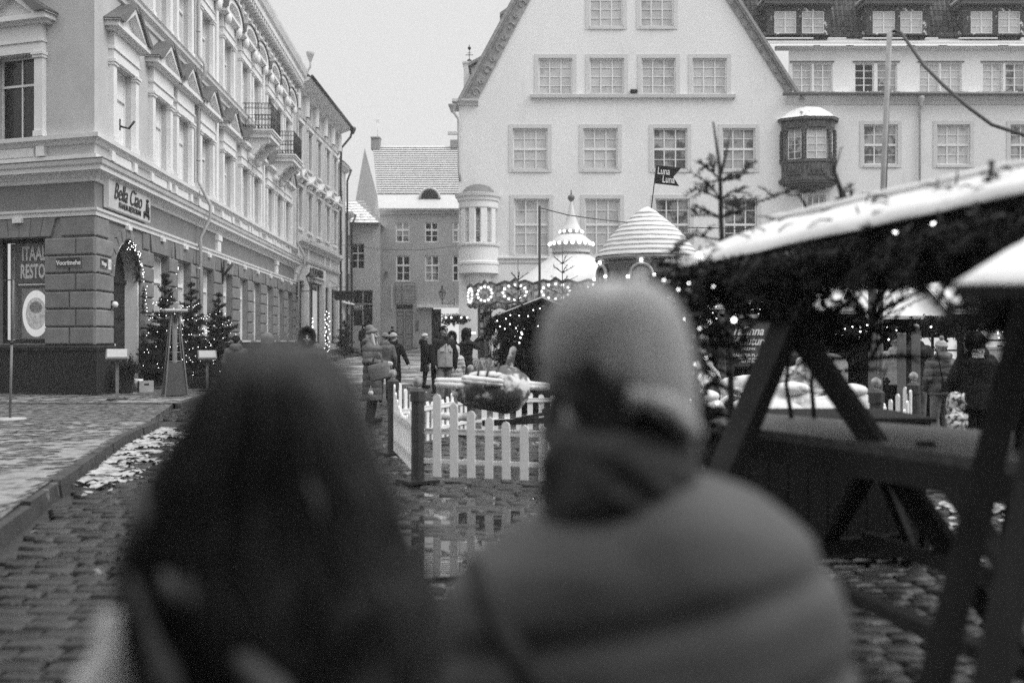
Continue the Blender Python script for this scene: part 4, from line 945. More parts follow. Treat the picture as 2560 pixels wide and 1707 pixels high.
mb = MB(); mb.add([(fx2(850), -.4, fz2(559)), (fx2(951), -.4, fz2(559)), (fx2(880) - .3, 4.0, fz2(478) - .2), (fx2(840), 4.0, fz2(478) - .2)], [(0,1,2,3)]); mb.add([(fx2(951), -.4, fz2(559)), (fx2(951), 4, fz2(559)), (fx2(880) - .3, 4, fz2(478) - .2)], [(0,1,2)])
for j in range(9):
    t = j / 9; mb.add([(fx2(850), -.44 + 4.4 * t, fz2(559) + .05 + t * (fz2(478) - fz2(559))), (fx2(951) - t * 1.9, -.44 + 4.4 * t, fz2(559) + .05 + t * (fz2(478) - fz2(559))), (fx2(951) - t * 1.9, -.42 + 4.4 * t, fz2(559) - .03 + t * (fz2(478) - fz2(559))), (fx2(850), -.42 + 4.4 * t, fz2(559) - .03 + t * (fz2(478) - fz2(559)))], [(0,1,2,3)])
mb.build('roof', M['tiles_s'], wh, GW_)
mb = MB(); mb.tube([(fx2(850), -.45, fz2(560)), (fx2(952), -.45, fz2(560))], .08, 8); mb.build('gutter', M['gutter'], wh, GW_)
YE = 75.0
hx = lambda p: ax(p, YE); hz = lambda p: az(p, YE)
he = thing('grey_house', 'mid grey house with a high snow streaked tile roof closing the street', 'house', (hx(1040), YE, .9)); GE = T(-hx(1040), 0, -.9)
eo = [(hx(a), hx(b), hz(d), hz(c)) for a, b, c, d in ((989, 1024, 556, 606), (1062, 1096, 556, 606), (1131, 1160, 556, 606), (990, 1026, 639, 703), (1062, 1098, 639, 703), (1131, 1160, 639, 703))]
dop = (hx(990), hx(1032), 1.0, hz(761)); sop = (hx(1079), hx(1150), 1.0, hz(769))
wall_mesh(hx(950), hx(1200), .5, hz(522), eo + [dop, sop], .35).build('wall', M['plaster_e'], he, GE)
for i, (a, b, c, d) in enumerate(eo): window(he, GE, a, c, b - a, d - c, 2, 3, .06, .09, .05, 'glass_d' if i % 2 else 'glass_m', hb=(.62,))
mb = MB(); mb.add([(hx(950), 0, .5), (hx(950) - 1.9, 5, .5), (hx(950) - 1.9, 5, az(370, 80)), (hx(950) + .05, 0, hz(522))], [(0, 1, 2, 3)])
mb.add([(hx(950) - 1.9, 5, .5), (hx(950) - 3.4, 9, .5), (hx(950) - 3.4, 9, 12.5), (hx(950) - 1.9, 5, az(370, 80))], [(0, 1, 2, 3)]); mb.build('side_wall', M['plaster_b'], he, GE)
mb = MB(); zr = az(366, 80); ze = hz(523); N_ = 22
mb.add([(hx(948), -.35, ze), (hx(1200), -.35, ze), (hx(1200), 5, zr), (ax(932, 80), 5, zr)], [(0,1,2,3)])
for j in range(N_):
    t0, t1 = .22 + .78 * j / N_, .22 + .78 * (j + 1) / N_
    xa = hx(948) + (ax(932, 80) - hx(948)) * t0; xb = hx(948) + (ax(932, 80) - hx(948)) * t1
    y0, y1 = -.35 + 5.35 * t0, -.35 + 5.35 * t1; z0, z1 = ze + (zr - ze) * t0, ze + (zr - ze) * t1
    mb.add([(xa, y0 - .03, z0 + .09), (hx(1200), y0 - .03, z0 + .09), (hx(1200), y1, z1 + .02), (xb, y1, z1 + .02)], [(0,1,2,3)])
mb.build('roof', M['roofsnow'], he, GE)
mb = MB()
for j in range(N_):
    t0 = .22 + .78 * j / N_; y0 = -.35 + 5.35 * t0; z0 = ze + (zr - ze) * t0; xa = hx(948) + (ax(932, 80) - hx(948)) * t0; x = xa
    while x < hx(1200): mb.box(x, x + .17, y0 - .055, y0 + .03, z0 - .02, z0 + .065); x += .22
mb.build('tile_edges', M['tiles_b'], he, GE)
mb = MB(); mb.mould(hx(950), hx(1200), [(0, hz(537)), (-.1, hz(535)), (-.15, hz(530)), (-.3, hz(527)), (-.33, hz(522)), (0, hz(521))]); mb.build('eaves', M['plaster_d'], he, GE)
mb = MB(); mb.box(ax(929, 80), ax(951, 80), 4.6, 5.4, az(375, 80), az(347, 80)); mb.box(ax(928, 80), ax(952, 80), 4.5, 5.5, az(348, 80), az(345, 80)); mb.build('chimney', M['tiles_b'], he, GE)
mb = MB(); mb.box(ax(1126, 80), ax(1146, 80), 4.6, 5.4, az(372, 80), az(352, 80)); mb.build('chimney', M['tiles_b'], he, GE)
mb = MB(); mb.tube([(ax(944, 80), 5, az(347, 80)), (ax(944, 80), 5, az(300, 80))], .03, 6); mb.box(ax(940, 80), ax(948, 80), 4.97, 5.03, az(307, 80), az(299, 80)); mb.build('weather_vane', M['trim_a'], he, GE)
mb = MB(); n = 12; c0 = ax(1077, 76.4); z0 = az(501, 76.4); mb.add([(c0 + .68 * math.cos(math.pi * i / n), .35, z0 + .7 * math.sin(math.pi * i / n)) for i in range(n + 1)], [tuple(range(n + 1))]); q = mb.build('roof_hatch', M['glass_d'], he, GE)
mb = MB(); mb.tube([(c0 + .76 * math.cos(math.pi * i / n), .4, z0 + .78 * math.sin(math.pi * i / n)) for i in range(n + 1)], .1, 6); mb.lathe([(.74, 0), (.74, .01)], 4); 
mb.v = [v for v in mb.v]; mb.add([(c0 + .8 * math.cos(math.pi * i / n), .4, z0 + .8 * math.sin(math.pi * i / n)) for i in range(n + 1)] + [(c0 + .8 * math.cos(math.pi * i / n), 2.0, z0 + .8 * math.sin(math.pi * i / n)) for i in range(n + 1)], [(i, i + 1, i + n + 2, i + n + 1) for i in range(n)], True); mb.build('hatch_hood', M['roofsnow'], q)
# panelled double door
mb = MB(); a, b, c, d = dop; W_ = b - a; mb.box(0, W_, .1, .15, 0, 2.9)
for i in range(2):
    for z0, z1 in ((.12, .62), (.72, .9), (1.02, 2.25), (2.4, 2.62)): mb.bbox(.1 + i * W_ / 2, W_ / 2 - .06 + i * W_ / 2, .06, .1, z0, z1, .02)
do = mb.build('door', mat('faded_door', .24, .7, .2, 5), he, GE @ T(a, 0, 1.0))
mb = MB(); mb.box(W_ / 2 - .03, W_ / 2 + .03, .02, .1, 0, 2.9); mb.box(0, W_, .03, .1, 2.72, 2.85); mb.build('door_frame', M['tiles_b'], do)
mb = MB(); mb.quad((0, .12, 2.86), (W_, .12, 2.86), (W_, .12, 3.9), (0, .12, 3.9)); mb.build('transom_light', M['glass_d'], do)
mb = MB(); mb.box(a - .3, b + .4, -.5, 0, .8, 1.0); mb.box(a - .5, b + .6, -.9, -.001, .7, .9); mb.build('doorstep', M['kerb'], he, GE)
mb = MB(); a, b = hx(1044), hx(1160); mb.box(a, b, -.35, 0, hz(769), hz(763)); mb.build('shop_lintel', M['trim_a'], he, GE)
mb = MB(); a, b, c, d = sop; mb.box(a, b, .34, .36, 1.0, d); q = mb.build('shop_interior', mat('lit_shopfront', .5, .5, .5, 1.3, emit=.55), he, GE)
text('lettering', 'Souvenirs', .6, M['mid'], q, T(hx(1128), .3, hz(787)), .01, .01)
mb = MB(); mb.box(a + .05, a + .7, .2, .26, 1.0, d - .1); mb.box(a, a + .1, 0.05, .3, 1, d); mb.build('shop_door', M['dframe'], he, GE)
mb = MB()
for zz in (707, 716, 724, 742, 750, 757): mb.bar((hx(988), -.15, hz(zz)), (hx(1038), -.15, hz(zz)), .04)
for xx in (988, 1005, 1038): mb.bar((hx(xx), -.15, hz(757)), (hx(xx), -.15, hz(707)), .04)
mb.build('sign_frame', M['gutter'], he, GE)
mb = MB(); mb.box(hx(979), hx(983), -.5, -.35, hz(772), hz(708)); mb.bar((hx(980), 0, hz(709)), (hx(980), -.6, hz(709)), .04); mb.bar((hx(972), -.4, hz(708)), (hx(988), -.4, hz(708)), .04); mb.bar((hx(974), -.4, hz(771)), (hx(984), -.4, hz(771)), .04); mb.build('vertical_sign', M['plaster_d'], he, GE)
mb = MB(); mb.box(hx(1039), hx(1047), -.04, 0, hz(827), hz(800)); mb.box(hx(963), hx(969), -.2, 0, hz(690), hz(679)); mb.build('notice_plate', M['gutter'], he, GE)

# far rooftops closing the view down the street and behind the camera so that reflections see a town
def lantern(loc, rz, label, s=1.0):
    t = thing('street_lantern', label, 'lamp', loc, rz, 'old lanterns on wall brackets')
    mb = MB(); mb.tube([(0, 0, 0), (0, -.35, -.06), (0, -.7, -.03), (0, -.85, .0)], .025, 6); mb.tube([(0, 0, .25), (0, -.3, .1), (0, -.45, -.05)], .018, 6); mb.box(-.06, .06, -.02, .02, -.2, .35); mb.tube([(0, -.85, -.1), (0, -.85, .25)], .03, 6); mb.build('bracket', M['iron'], t)
    mb = MB(); c = (0, -.85, .25); mb.lathe([(.09, .0), (.11, .03), (.11, .05)], 6, c, False); mb.lathe([(.27, .5), (.29, .53), (.2, .62), (.08, .75), (.05, .85), (.07, .9), (.02, 1.05)], 6, c, False)
    for k in range(6): a = k * math.pi / 3; mb.tube([(.11 * math.cos(a), -.85 + .11 * math.sin(a), .3), (.27 * math.cos(a), -.85 + .27 * math.sin(a), .76)], .014, 4)
    mb.build('lantern_frame', M['iron'], t)
    mb = MB(); mb.lathe([(.1, .05), (.26, .5)], 6, c, False); mb.build('lantern_glass', M['clear'], t); return t
lantern((-11.9, 54.7, 4.25), rad(89.5), 'black lantern on a scrolled bracket beside the souvenir sign')
lantern((ax(1136, 70), 69.9, az(758, 70)), rad(-90), 'black lantern high on the wall above the lit far shop')

# the row of houses behind the photographer, on the near side of the square
bh = thing('row_house', 'tall row house behind the photographer on the near side of the square', 'house', (0, -9, -.1))
ops = [(-30 + i * 3.0, -28.8 + i * 3.0, z, z + 1.9) for i in range(21) for z in (1.0, 4.6, 8.0, 11.2)]
bm_ = wall_mesh(-34, 34, 0, 14, ops, .3); bm_.build('wall', M['frieze_a'], bh, RZ(rad(180)))
mb = MB(); mb.quad((-34, .3, 0), (34, .3, 0), (34, .3, 14), (-34, .3, 14)); mb.build('panes', M['glass_d'], bh, RZ(rad(180)))
mb = MB(); mb.add([(-34, -.5, 14), (34, -.5, 14), (34, 5, 19), (-34, 5, 19)], [(0,1,2,3)]); mb.build('roof', M['tiles'], bh, RZ(rad(180)))
# ------------------------------------------------------------------ needles, boughs and firs
def frame_of(d):
    d = Vector(d).normalized(); a = Vector((0, 0, 1)) if abs(d.z) < .9 else Vector((1, 0, 0))
    e = d.cross(a).normalized(); return d, e, d.cross(e)
def needles(mb, p, q, r, nl, nw, dens, up=.3):
    p = Vector(p); q = Vector(q); ln = (q - p).length; d, e, g = frame_of(q - p); n = max(2, int(ln * dens))
    vs = []; fs = []
    for i in range(n):
        t = r.random(); o = p.lerp(q, t); a = r.uniform(0, 6.283)
        s = e * math.cos(a) + g * math.sin(a); k = (d * r.uniform(.4, 1.0) + s + Vector((0, 0, up))).normalized() * nl * r.uniform(.6, 1.15)
        wv = k.cross(Vector((r.uniform(-1, 1), r.uniform(-1, 1), r.uniform(-1, 1)))).normalized() * nw
        b = len(vs); vs += [o - wv, o + wv, o + k + wv * .3, o + k - wv * .3]; fs.append((b, b + 1, b + 2, b + 3))
    mb.add(vs, fs)
def bough(mb, wood, p, d, ln, r, nl=.035, nw=.004, dens=220, droop=.35, sub=.09, subl=.45, sc=1.0):
    p = Vector(p); d = Vector(d).normalized(); n = max(3, int(ln / sub)); pts = [p.copy()]; cur = p.copy(); dd = d.copy()
    for i in range(n):
        dd = (dd + Vector((r.uniform(-.08, .08), r.uniform(-.08, .08), -droop / n + r.uniform(-.05, .05)))).normalized(); cur = cur + dd * ln / n; pts.append(cur.copy())
    if wood is not None: wood.tube(pts, [max(.0025, .012 * sc * (1 - i / (n + 1)) ) for i in range(n + 1)], 4, False)
    for i in range(n):
        needles(mb, pts[i], pts[i + 1], r, nl, nw, dens)
        if i >= 1:
            d_, e, g = frame_of(pts[i + 1] - pts[i])
            for sgn in (-1, 1):
                l2 = ln * subl * (1 - i / n) * r.uniform(.6, 1.1) + .03
                k = (d_ * .75 + e * sgn * r.uniform(.6, .9) + g * r.uniform(-.25, .25)).normalized() * l2
                needles(mb, pts[i], pts[i] + k, r, nl, nw, dens)
                if wood is not None and sc >= 1: wood.tube([pts[i], pts[i] + k], [.004, .002], 3, False)
def fir(label, x, y, z, h, rr_, seed, name='fir_tree', group=None, sparse=1.0, nl=.07, nw=.011, dens=75, base=.1, mt='needle'):
    r = random.Random(seed); t = thing(name, label, 'tree', (x, y, z), r.uniform(0, 6), group)
    wd = MB(); wd.tube([(0, 0, 0), (.01, 0, h * .5), (0, .01, h)], [.035 * h / 2, .022 * h / 2, .004], 7)
    cr = MB(); zz = base * h
    while zz < h * .97:
        tt = zz / h; L_ = rr_ * (1 - tt) ** .85 + .05; nb = int((6 if tt < .7 else 4) * sparse) or 1
        for k in range(nb):
            a = r.uniform(0, 6.283); el = .02 + .8 * tt + r.uniform(-.22, .26)
            bough(cr, wd, (0, 0, zz + r.uniform(-.03, .03)), (math.cos(a) * math.cos(el), math.sin(a) * math.cos(el), math.sin(el)), L_ * r.uniform(.5, 1.2), r, nl, nw, dens, .25, .11, .42, .9)
        zz += h * (.052 + .02 * tt)
    needles(cr, (0, 0, h * .8), (0, 0, h), r, nl, nw, dens)
    wd.build('trunk', M['bark'], t); cr.build('crown', M[mt], t); return t
def lights_on(label, pts, rad_=.02, par=None, mt='bulb', group=None, name='string_lights', wire=True):
    mb = MB()
    for p in pts: mb.ball(p, rad_, 6, 4)
    o = tag(mb.build(name, M[mt]), label, 'lights', group)
    if wire:
        w_ = MB(); w_.tube([Vector(p) + Vector((0, 0, .01)) for p in pts], .004, 4, False); w_.build('wire', M['iron'], o)
    return o
def spiral(x, y, z, h, r0, n, seed, t0=.12, t1=.8, turns=5):
    r = random.Random(seed); out = []
    for i in range(n):
        t = t0 + (t1 - t0) * i / n; a = turns * 6.283 * i / n + r.uniform(-.1, .1); q = r0 * (1 - t) ** .85 * r.uniform(.78, 1.0) + .05
        out.append((x + q * math.cos(a), y + q * math.sin(a), z + h * t + r.uniform(-.05, .05)))
    return out
PZ = .12
for (px, Y, h, rr_, sd, lab, n) in ((412, 28.2, 3.25, .95, 11, 'fir beside the arched restaurant door, half behind the heater', 60), (478, 30.2, 3.1, .95, 12, 'middle fir by the restaurant windows, wound with lights', 110), (546, 31.2, 2.85, 1.0, 13, 'fir farthest from the restaurant door, beside the walking man', 60)):
    X = (px - CX) / FPX * Y; fir(lab, X, Y, PZ, h, rr_, sd, group='restaurant fir trees', nl=.085, nw=.014, dens=105, sparse=1.5)
    lights_on('small white lights wound round the ' + {11: 'fir nearest the restaurant door', 12: 'middle restaurant fir', 13: 'third restaurant fir'}[sd], spiral(X, Y, PZ, h, rr_, n, sd + 5), .009)
fir('bushy dark fir in the street before the souvenir shop', (862 - CX) / FPX * 46, 46, gz(46) + .1, 1.75, .75, 21, dens=60, nl=.09, nw=.014)
X = (818 - CX) / FPX * 50
lights_on('lit garland hanging beside the souvenir shop door', [(X + .12 * math.sin(i * 2.4), 50 + .1 * math.cos(i * 1.7), gz(50) + .3 + i * .08) for i in range(26)], .022, wire=False)
# garland round the restaurant arch
gt = MB(); gw_ = MB(); r = random.Random(31); FAW = T(KX, KY, 0) @ RZ(AS); pl_ = []
for i in range(22, 60):
    a = math.pi * (.02 + .96 * i / 60); q = Vector((2.3 - .95 * math.cos(a), -.04, 3.05 + 1.02 * math.sin(a)))
    for k in range(3):
        dvec = Vector((r.uniform(-1, 1), r.uniform(-.7, .3), r.uniform(-1, 1))); needles(gt, FAW @ q, FAW @ (q + dvec * .16), r, .07, .012, 90)
    if i % 1 == 0: pl_.append(FAW @ (q + Vector((r.uniform(-.12, .12), -.14, r.uniform(-.12, .12)))))
for i in range(8):
    q = Vector((3.25, -.16, 3.0 - i * .1)); needles(gt, FAW @ q, FAW @ (q + Vector((r.uniform(-.2, .2), -.05, -.15))), r, .07, .012, 160); pl_.append(FAW @ (q + Vector((r.uniform(-.1, .1), -.1, 0))))
tag(gt.build('door_garland', M['needle']), 'fir garland arched over the restaurant door', 'garland'); lights_on('white lights woven through the arched door garland', pl_[::1], .010, wire=False)

# ------------------------------------------------------------------ restaurant terrace things
def patio_heater(x, y, z):
    t = thing('patio_heater', 'pyramid patio heater with a flat snowed cap before the restaurant', 'heater', (x, y, z), rad(28))
    mb = MB(); a, b, h = .25, .17, .82
    mb.add([(-a,-a,.03),(a,-a,.03),(a,a,.03),(-a,a,.03),(-b,-b,h),(b,-b,h),(b,b,h),(-b,b,h)], [(0,3,2,1),(4,5,6,7),(0,1,5,4),(1,2,6,5),(2,3,7,6),(3,0,4,7)]); mb.build('base_cabinet', mat('heater_panel', .12, .35, .15, 3, metal=.6), t)
    mb = MB()
    for sx in (-1, 1):
        for sy in (-1, 1): mb.bar((a * sx * 1.06, a * sy * 1.06, 0), (.085 * sx, .085 * sy, 2.04), .028)
    mb.build('frame', M['steel'], t)
    mb = MB(); mb.lathe([(.055, .8), (.06, 1.95)], 14); mb.build('glass_tube', M['glass_m'], t)
    mb = MB()
    for sx, sy in ((1,0),(-1,0),(0,1),(0,-1)):
        for k in range(5): q = b - (b - .09) * (k / 5); mb.tube([(sx*q - sy*q, sy*q - sx*q, .85 + k*.22), (sx*q + sy*q, sy*q + sx*q, .85 + k*.22)], .005, 4)
    mb.build('guard', M['steel'], t)
    mb = MB(); mb.slab([(-.27,-.27),(.27,-.27),(.27,.27),(-.27,.27)], 2.04, 2.075); mb.build('cap', M['steel'], t)
    mb = MB(); mb.slab([(-.26,-.26),(.26,-.26),(.26,.26),(-.26,.26)], 2.076, 2.12); mb.build('snow', M['snow'], t)
patio_heater((437 - CX) / FPX * 24.3, 24.3, PZ)
def menu_stand(px, Y, label, h=1.02):
    t = thing('menu_stand', label, 'menu stand', ((px - CX) / FPX * Y, Y, PZ), rad(20), 'menu stands of the restaurant')
    mb = MB(); mb.bar((0, 0, 0), (0, 0, h), .07, .05); mb.build('post', M['mid'], t)
    mb = MB(); mb.slab([(-.22,-.18),(.22,-.18),(.22,.18),(-.22,.18)], 0, .03); mb.build('foot', M['dframe'], t)
    mb = MB(); mb.M = T(0, 0, h) @ RX(rad(32)) @ RZ(0); mb.box(-.24, .24, -.2, .2, 0, .04); mb.M = None; mb.build('desk', M['mid'], t)
    mb = MB(); mb.M = T(0, 0, h) @ RX(rad(32)); mb.box(-.21, .21, -.17, .17, .041, .06); mb.build('menu_sheet', M['lt'], t)
menu_stand(293, 22.6, 'slanted menu stand before the arched restaurant door'); menu_stand(518, 26.6, 'slanted menu stand between the heater and the walking man', .95)
def planter(px, Y, label, w_, h, shrub, name='planter', ht='dframe'):
    t = thing(name, label, 'planter', ((px - CX) / FPX * Y, Y, PZ), rad(15))
    mb = MB(); a, b = w_ * .4, w_ * .5; mb.add([(-a,-a,0),(a,-a,0),(a,a,0),(-a,a,0),(-b,-b,h),(b,-b,h),(b,b,h),(-b,b,h)], [(0,3,2,1),(0,1,5,4),(1,2,6,5),(2,3,7,6),(3,0,4,7)]); mb.slab([(-b*.9,-b*.9),(b*.9,-b*.9),(b*.9,b*.9),(-b*.9,b*.9)], h*.9, h*.92); mb.build('pot', M[ht], t)
    if shrub:
        r = random.Random(px); cr = MB()
        for k in range(46): a = r.uniform(0, 6.28); e = r.uniform(.2, 1.5); bough(cr, None, (0, 0, h * .9), (math.cos(a)*math.cos(e), math.sin(a)*math.cos(e), math.sin(e)), shrub * r.uniform(.6, 1), r, .05, .012, 90, .1, .1)
        cr.build('shrub', M['needle'], t)
    return t
planter(318, 25.6, 'tall dark planter with a shrub by the restaurant door', .34, .55, .55); planter(500, 28.2, 'low dark planter under the menu stand', .7, .32, 0)
def bucket(px, Y, label, r0, h, name='snowy_bucket'):
    t = thing(name, label, 'bucket', ((px - CX) / FPX * Y, Y, PZ + .1)); mb = MB(); mb.lathe([(r0*.75, 0), (r0, h), (r0*.92, h), (r0*.7, .03)], 16); mb.build('shell', M['white'], t); mb = MB(); mb.tube([(r0*math.cos(a), 0, h + .8*r0*math.sin(a)) for a in [k*math.pi/8 for k in range(9)]], .006, 4); mb.build('handle', M['iron'], t)
bucket(345, 26.3, 'white bucket on the restaurant doorstep', .13, .24)
t = thing('white_crate', 'small white crate with a dark hand hole near the door', 'crate', ((364 - CX) / FPX * 26.2, 26.2, PZ), rad(30)); mb = MB()
for a in ((-.18,.18,-.14,-.12,0,.3),(-.18,.18,.12,.14,0,.3),(-.18,-.16,-.12,.12,0,.3),(.16,.18,-.12,.12,0,.3),(-.16,.16,-.12,.12,0,.02)): mb.box(*a)
mb.build('box', M['lt'], t); mb = MB(); mb.box(-.06,.06,-.142,-.139,.18,.23); mb.build('hand_hole', M['ink'], t)
t = thing('wall_lamp', 'small pale globe lamp on the wall beside the restaurant door', 'lamp', tuple(FAW @ Vector((1.0, -.06, 2.40)))); mb = MB(); mb.ball((0.1, 0, 0), .085, 12, 8); mb.build('globe', M['white'], t); mb = MB(); mb.box(-.03, .06, -.05, .05, -.08, .1); mb.build('mount', M['iron'], t)
def wall_torch(s, z, label):
    p = FAW @ Vector((s, -.05, z)); t = thing('flag_bracket', label, 'bracket', tuple(p)); mb = MB()
    mb.tube([(0, 0, 0), (.12, 0, .05), (.42, 0, .42)], [.03, .05, .05], 6); mb.tube([(.05, 0, -.35), (.1, 0, .55)], [.02, .05], 5); mb.box(-.03, .03, -.07, .07, -.25, .3); mb.build('arm', M['iron'], t)
wall_torch(12.95, 3.95, 'black wall bracket above the third restaurant fir'); wall_torch(30.1, 4.15, 'black wall bracket under the souvenir shop lantern')
mb = MB()
for s in (7.3, 16.2):
    p = FAW @ Vector((s + .06, .1, 3.8)); mb.tube([p + Vector((.1 * math.cos(a), 0, .1 * math.sin(a))) for a in [k * math.pi / 6 for k in range(13)]], .015, 5); mb.tube([p - Vector((0, 0, .1)), p - Vector((0, 0, 1.5))], [.05, .008], 6)
tag(mb.build('icicle_lights', M['bulb2']), 'lit icicle shaped window lights in the restaurant windows', 'lights')
# pole on a disc at the left edge
t = thing('portable_pole', 'thin tilted pole on a snowed disc foot by the side window', 'pole', ((25 - CX) / FPX * 17.2, 17.2, .1))
mb = MB(); mb.tube([(0, 0, .02), (.03, 0, 1.35)], .022, 8); mb.tube([(.03, 0, 1.3), (.06, 0, 2.42)], .014, 8); mb.build('tube', M['mid'], t)
mb = MB(); mb.lathe([(.0, .035), (.25, .03), (.27, .0)], 20); mb.build('foot', M['lt'], t)
mb = MB(); mb.tube([(.03, 0, 1.3), (.03, 0, 1.36)], .03, 8); mb.tube([(-.12, 0, 2.4), (.08, 0, 2.42)], .01, 5); mb.build('clamp', M['iron'], t)

# ------------------------------------------------------------------ picket fence round the little ride
def post(x, y, label, h=.97):
    t = thing('fence_post', label, 'fence post', (x, y, gz(y)), rad(12), 'dark posts of the ride fence')
    mb = MB(); r_ = .068
    mb.lathe([(r_, .02), (r_, h - .14), (r_ + .012, h - .135), (r_ + .012, h - .03), (r_ * .6, h), (.0, h)], 8, smooth=False); mb.build('shaft', M['post'], t)
    mb = MB(); mb.lathe([(.03, h), (.028, h + .02), (.045, h + .028)], 12); mb.ball((0, 0, h + .07), .052, 14, 10); mb.build('ball', M['postball'], t)
    mb = MB(); mb.M = RZ(rad(20)); mb.box(-.17, .17, -.17, .17, .005, .035); mb.M = None; mb.build('foot_plate', M['iron'], t)
def panel(x0, y0, x1, y1, label, n=None):
    ln = math.hypot(x1 - x0, y1 - y0); a = math.atan2(y1 - y0, x1 - x0)
    t = thing('picket_fence', label, 'fence', (x0, y0, gz(y0)), a, 'scalloped white picket fences round the ride')
    n = n or max(6, round((ln - .2) / .187)); mb = MB(); w_ = .085
    rr_ = random.Random(int(x0 * 10))
    for i in range(n):
        u = (i + .5) / n; x = .12 + (ln - .24) * u; h = .60 + .36 * (abs(2 * u - 1)) ** 2.0; pts = [(x - w_/2, .07), (x + w_/2, .07), (x + w_/2, h - w_/2)]
        pts += [(x + w_/2 * math.cos(k * math.pi / 8), h - w_/2 + w_/2 * math.sin(k * math.pi / 8)) for k in range(1, 8)] + [(x - w_/2, h - w_/2)]
        mb.M = T(x, 0, 0) @ RY(rr_.uniform(-.012, .012)) @ T(-x, 0, 0); mb.prism(pts, -.012, .006); mb.M = None
    mb.build('pickets', M['picket'], t)
    mb = MB(); mb.box(.05, ln - .05, .0065, .03, .2, .245); mb.box(.05, ln - .05, .0065, .03, .5, .545); mb.build('rails', M['picket'], t)
    sn = MB(); sn.box(.08, ln - .08, .0, .032, .5455, .562); sn.build('snow', M['snow'], t)
FP = [(-1.53, 12.8), (-.97, 10.25), (1.75, 9.45), (3.66, 10.0), (4.72, 11.7), (4.5, 14.4), (2.1, 16.1), (-.64, 15.4)]
pl = ['nearest', 'hidden', 'third', 'fourth']
labs = ['dark ball topped post beside the woman with the handbag', 'dark ball topped post at the near corner of the picket fence', 'dark ball topped post behind the man in the beanie', 'dark ball topped post behind the stall table', 'dark ball topped post beside the woman in the bobble hat', 'dark ball topped post at the far right of the ride', 'dark ball topped post at the far side of the ride', 'dark ball topped post behind the snowy ride plane']
for (x, y), lb in zip(FP, labs): post(x, y, lb)
fl = ['short white picket fence seen end on beside the handbag woman', 'long white picket fence in front of the snowy plane', 'white picket fence behind the stall table', 'white picket fence by the toddler', 'white picket fence at the right of the ride', 'white picket fence at the far right back', 'white picket fence behind the ride vehicles', 'white picket fence behind the plane, towards the street']
for i in range(8):
    a, b = FP[i], FP[(i + 1) % 8]; panel(*a, *b, fl[i])

# ------------------------------------------------------------------ the kiddie ride: plane and cars under snow
M['pl_paint'] = mat('plane_paint', .07, .45, .5, 5, v2=.6, thr=(.55, 4.2, .04), spec=.5)
M['ride'] = mat('ride_paint', .16, .4, .5, 2.5, v2=.78, thr=(.5, 3.0, .05))
M['ride_w'] = mat('ride_paint_pale', .42, .45, .3, 3, v2=.8, thr=(.5, 4, .05))
RCX, RCY = 1.9, 12.9
PX, PY, PZZ = (1243 - CX) / FPX * 12.0, 12.0, CAMZ - (978 - CY) / FPX * 12.0
t = thing('ride_plane', 'snow covered toy plane with an upright tail fin inside the fence', 'ride plane', (PX, PY, PZZ), rad(8))
mb = MB(); mb.cap((-.30, 0, .0), (.1, 0, 0.02), .2, .30, 20); mb.cap((-.42, 0, -.03), (-.3, 0, -.03), .11, .15, 14); mb.cap((.05, .1, .02), (.26, .2, .04), .28, .2, 18)
mb.remesh('fuselage', M['pl_paint'], t, voxel=.018, smooth=3)
mb = MB()
for c0, rr_, s in ((-.15, .2, .10), (.05, .26, .13)): mb.ball((c0, 0, .19), rr_, 16, 8, (1.05, .85, .30))
mb.cap((-.34, -.05, .15), (.1, .02, .24), .04, .05); mb.remesh('snow', M['snow'], t, voxel=.018, smooth=3)
mb = MB()
for k, xx in enumerate((-.28, -.17, -.06)): mb.tube([(xx, -.2, .1), (xx + .04, -.15, .25), (xx + .08, 0, .33), (xx + .08, .16, .25)], .014, 6)
mb.build('cockpit_frame', M['iron'], t)
mb = MB(); mb.cap((-.72, -.06, .10), (-.36, -.1, .07), .045, .05); mb.cap((.3, .1, .06), (.64, .15, .03), .05, .04); mb.cap((-.42, -.3, .14), (.02, -.26, .09), .045, .03); mb.cap((-.76, -.1, -.28), (-.3, -.1, -.30), .045, .055); mb.M = None; mb.remesh('wings', M['ride_w'], t, voxel=.02, smooth=2)
mb = MB(); mb.cap((-.72, -.06, .135), (-.3, -.1, .12), .042, .045); mb.cap((.3, .1, .09), (.64, .15, .06), .045, .035); mb.cap((-.42, -.3, .17), (.02, -.26, .13), .045, .035); mb.remesh('wing_snow', M['snow'], t, voxel=.02, smooth=2)
mb = MB(); mb.cap((.13, .0, .25), (.2, .03, .5), .055, .045); mb.remesh('tail_fin', M['pl_paint'], t, voxel=.016, smooth=2)
mb = MB(); mb.ball((-.5, -.05, -.03), .05, 10, 8); mb.tube([(-.5, -.05, -.2), (-.5, -.05, .14)], .02, 5)
mb.build('propeller', M['ride_w'], t)
t = thing('ride_turntable', 'dark turning frame that carries the snow covered ride vehicles', 'ride', (RCX, RCY, gz(RCY)))
mb = MB(); mb.lathe([(.35, 0), (.35, .7), (.22, .9), (.22, 1.1), (0, 1.1)], 20)
for k in range(6):
    a = k * math.pi / 3 + .15; mb.bar((0, 0, .5), (2.3 * math.cos(a), 2.3 * math.sin(a), .42), .07); mb.bar((0, 0, .8), (1.9 * math.cos(a), 1.9 * math.sin(a), .46), .04)
mb.build('hub', M['iron'], t)
mb = MB(); mb.lathe([(.0, .12), (1.5, .10), (1.55, .04), (1.55, 0)], 40); mb.build('platform', M['ride'], t)
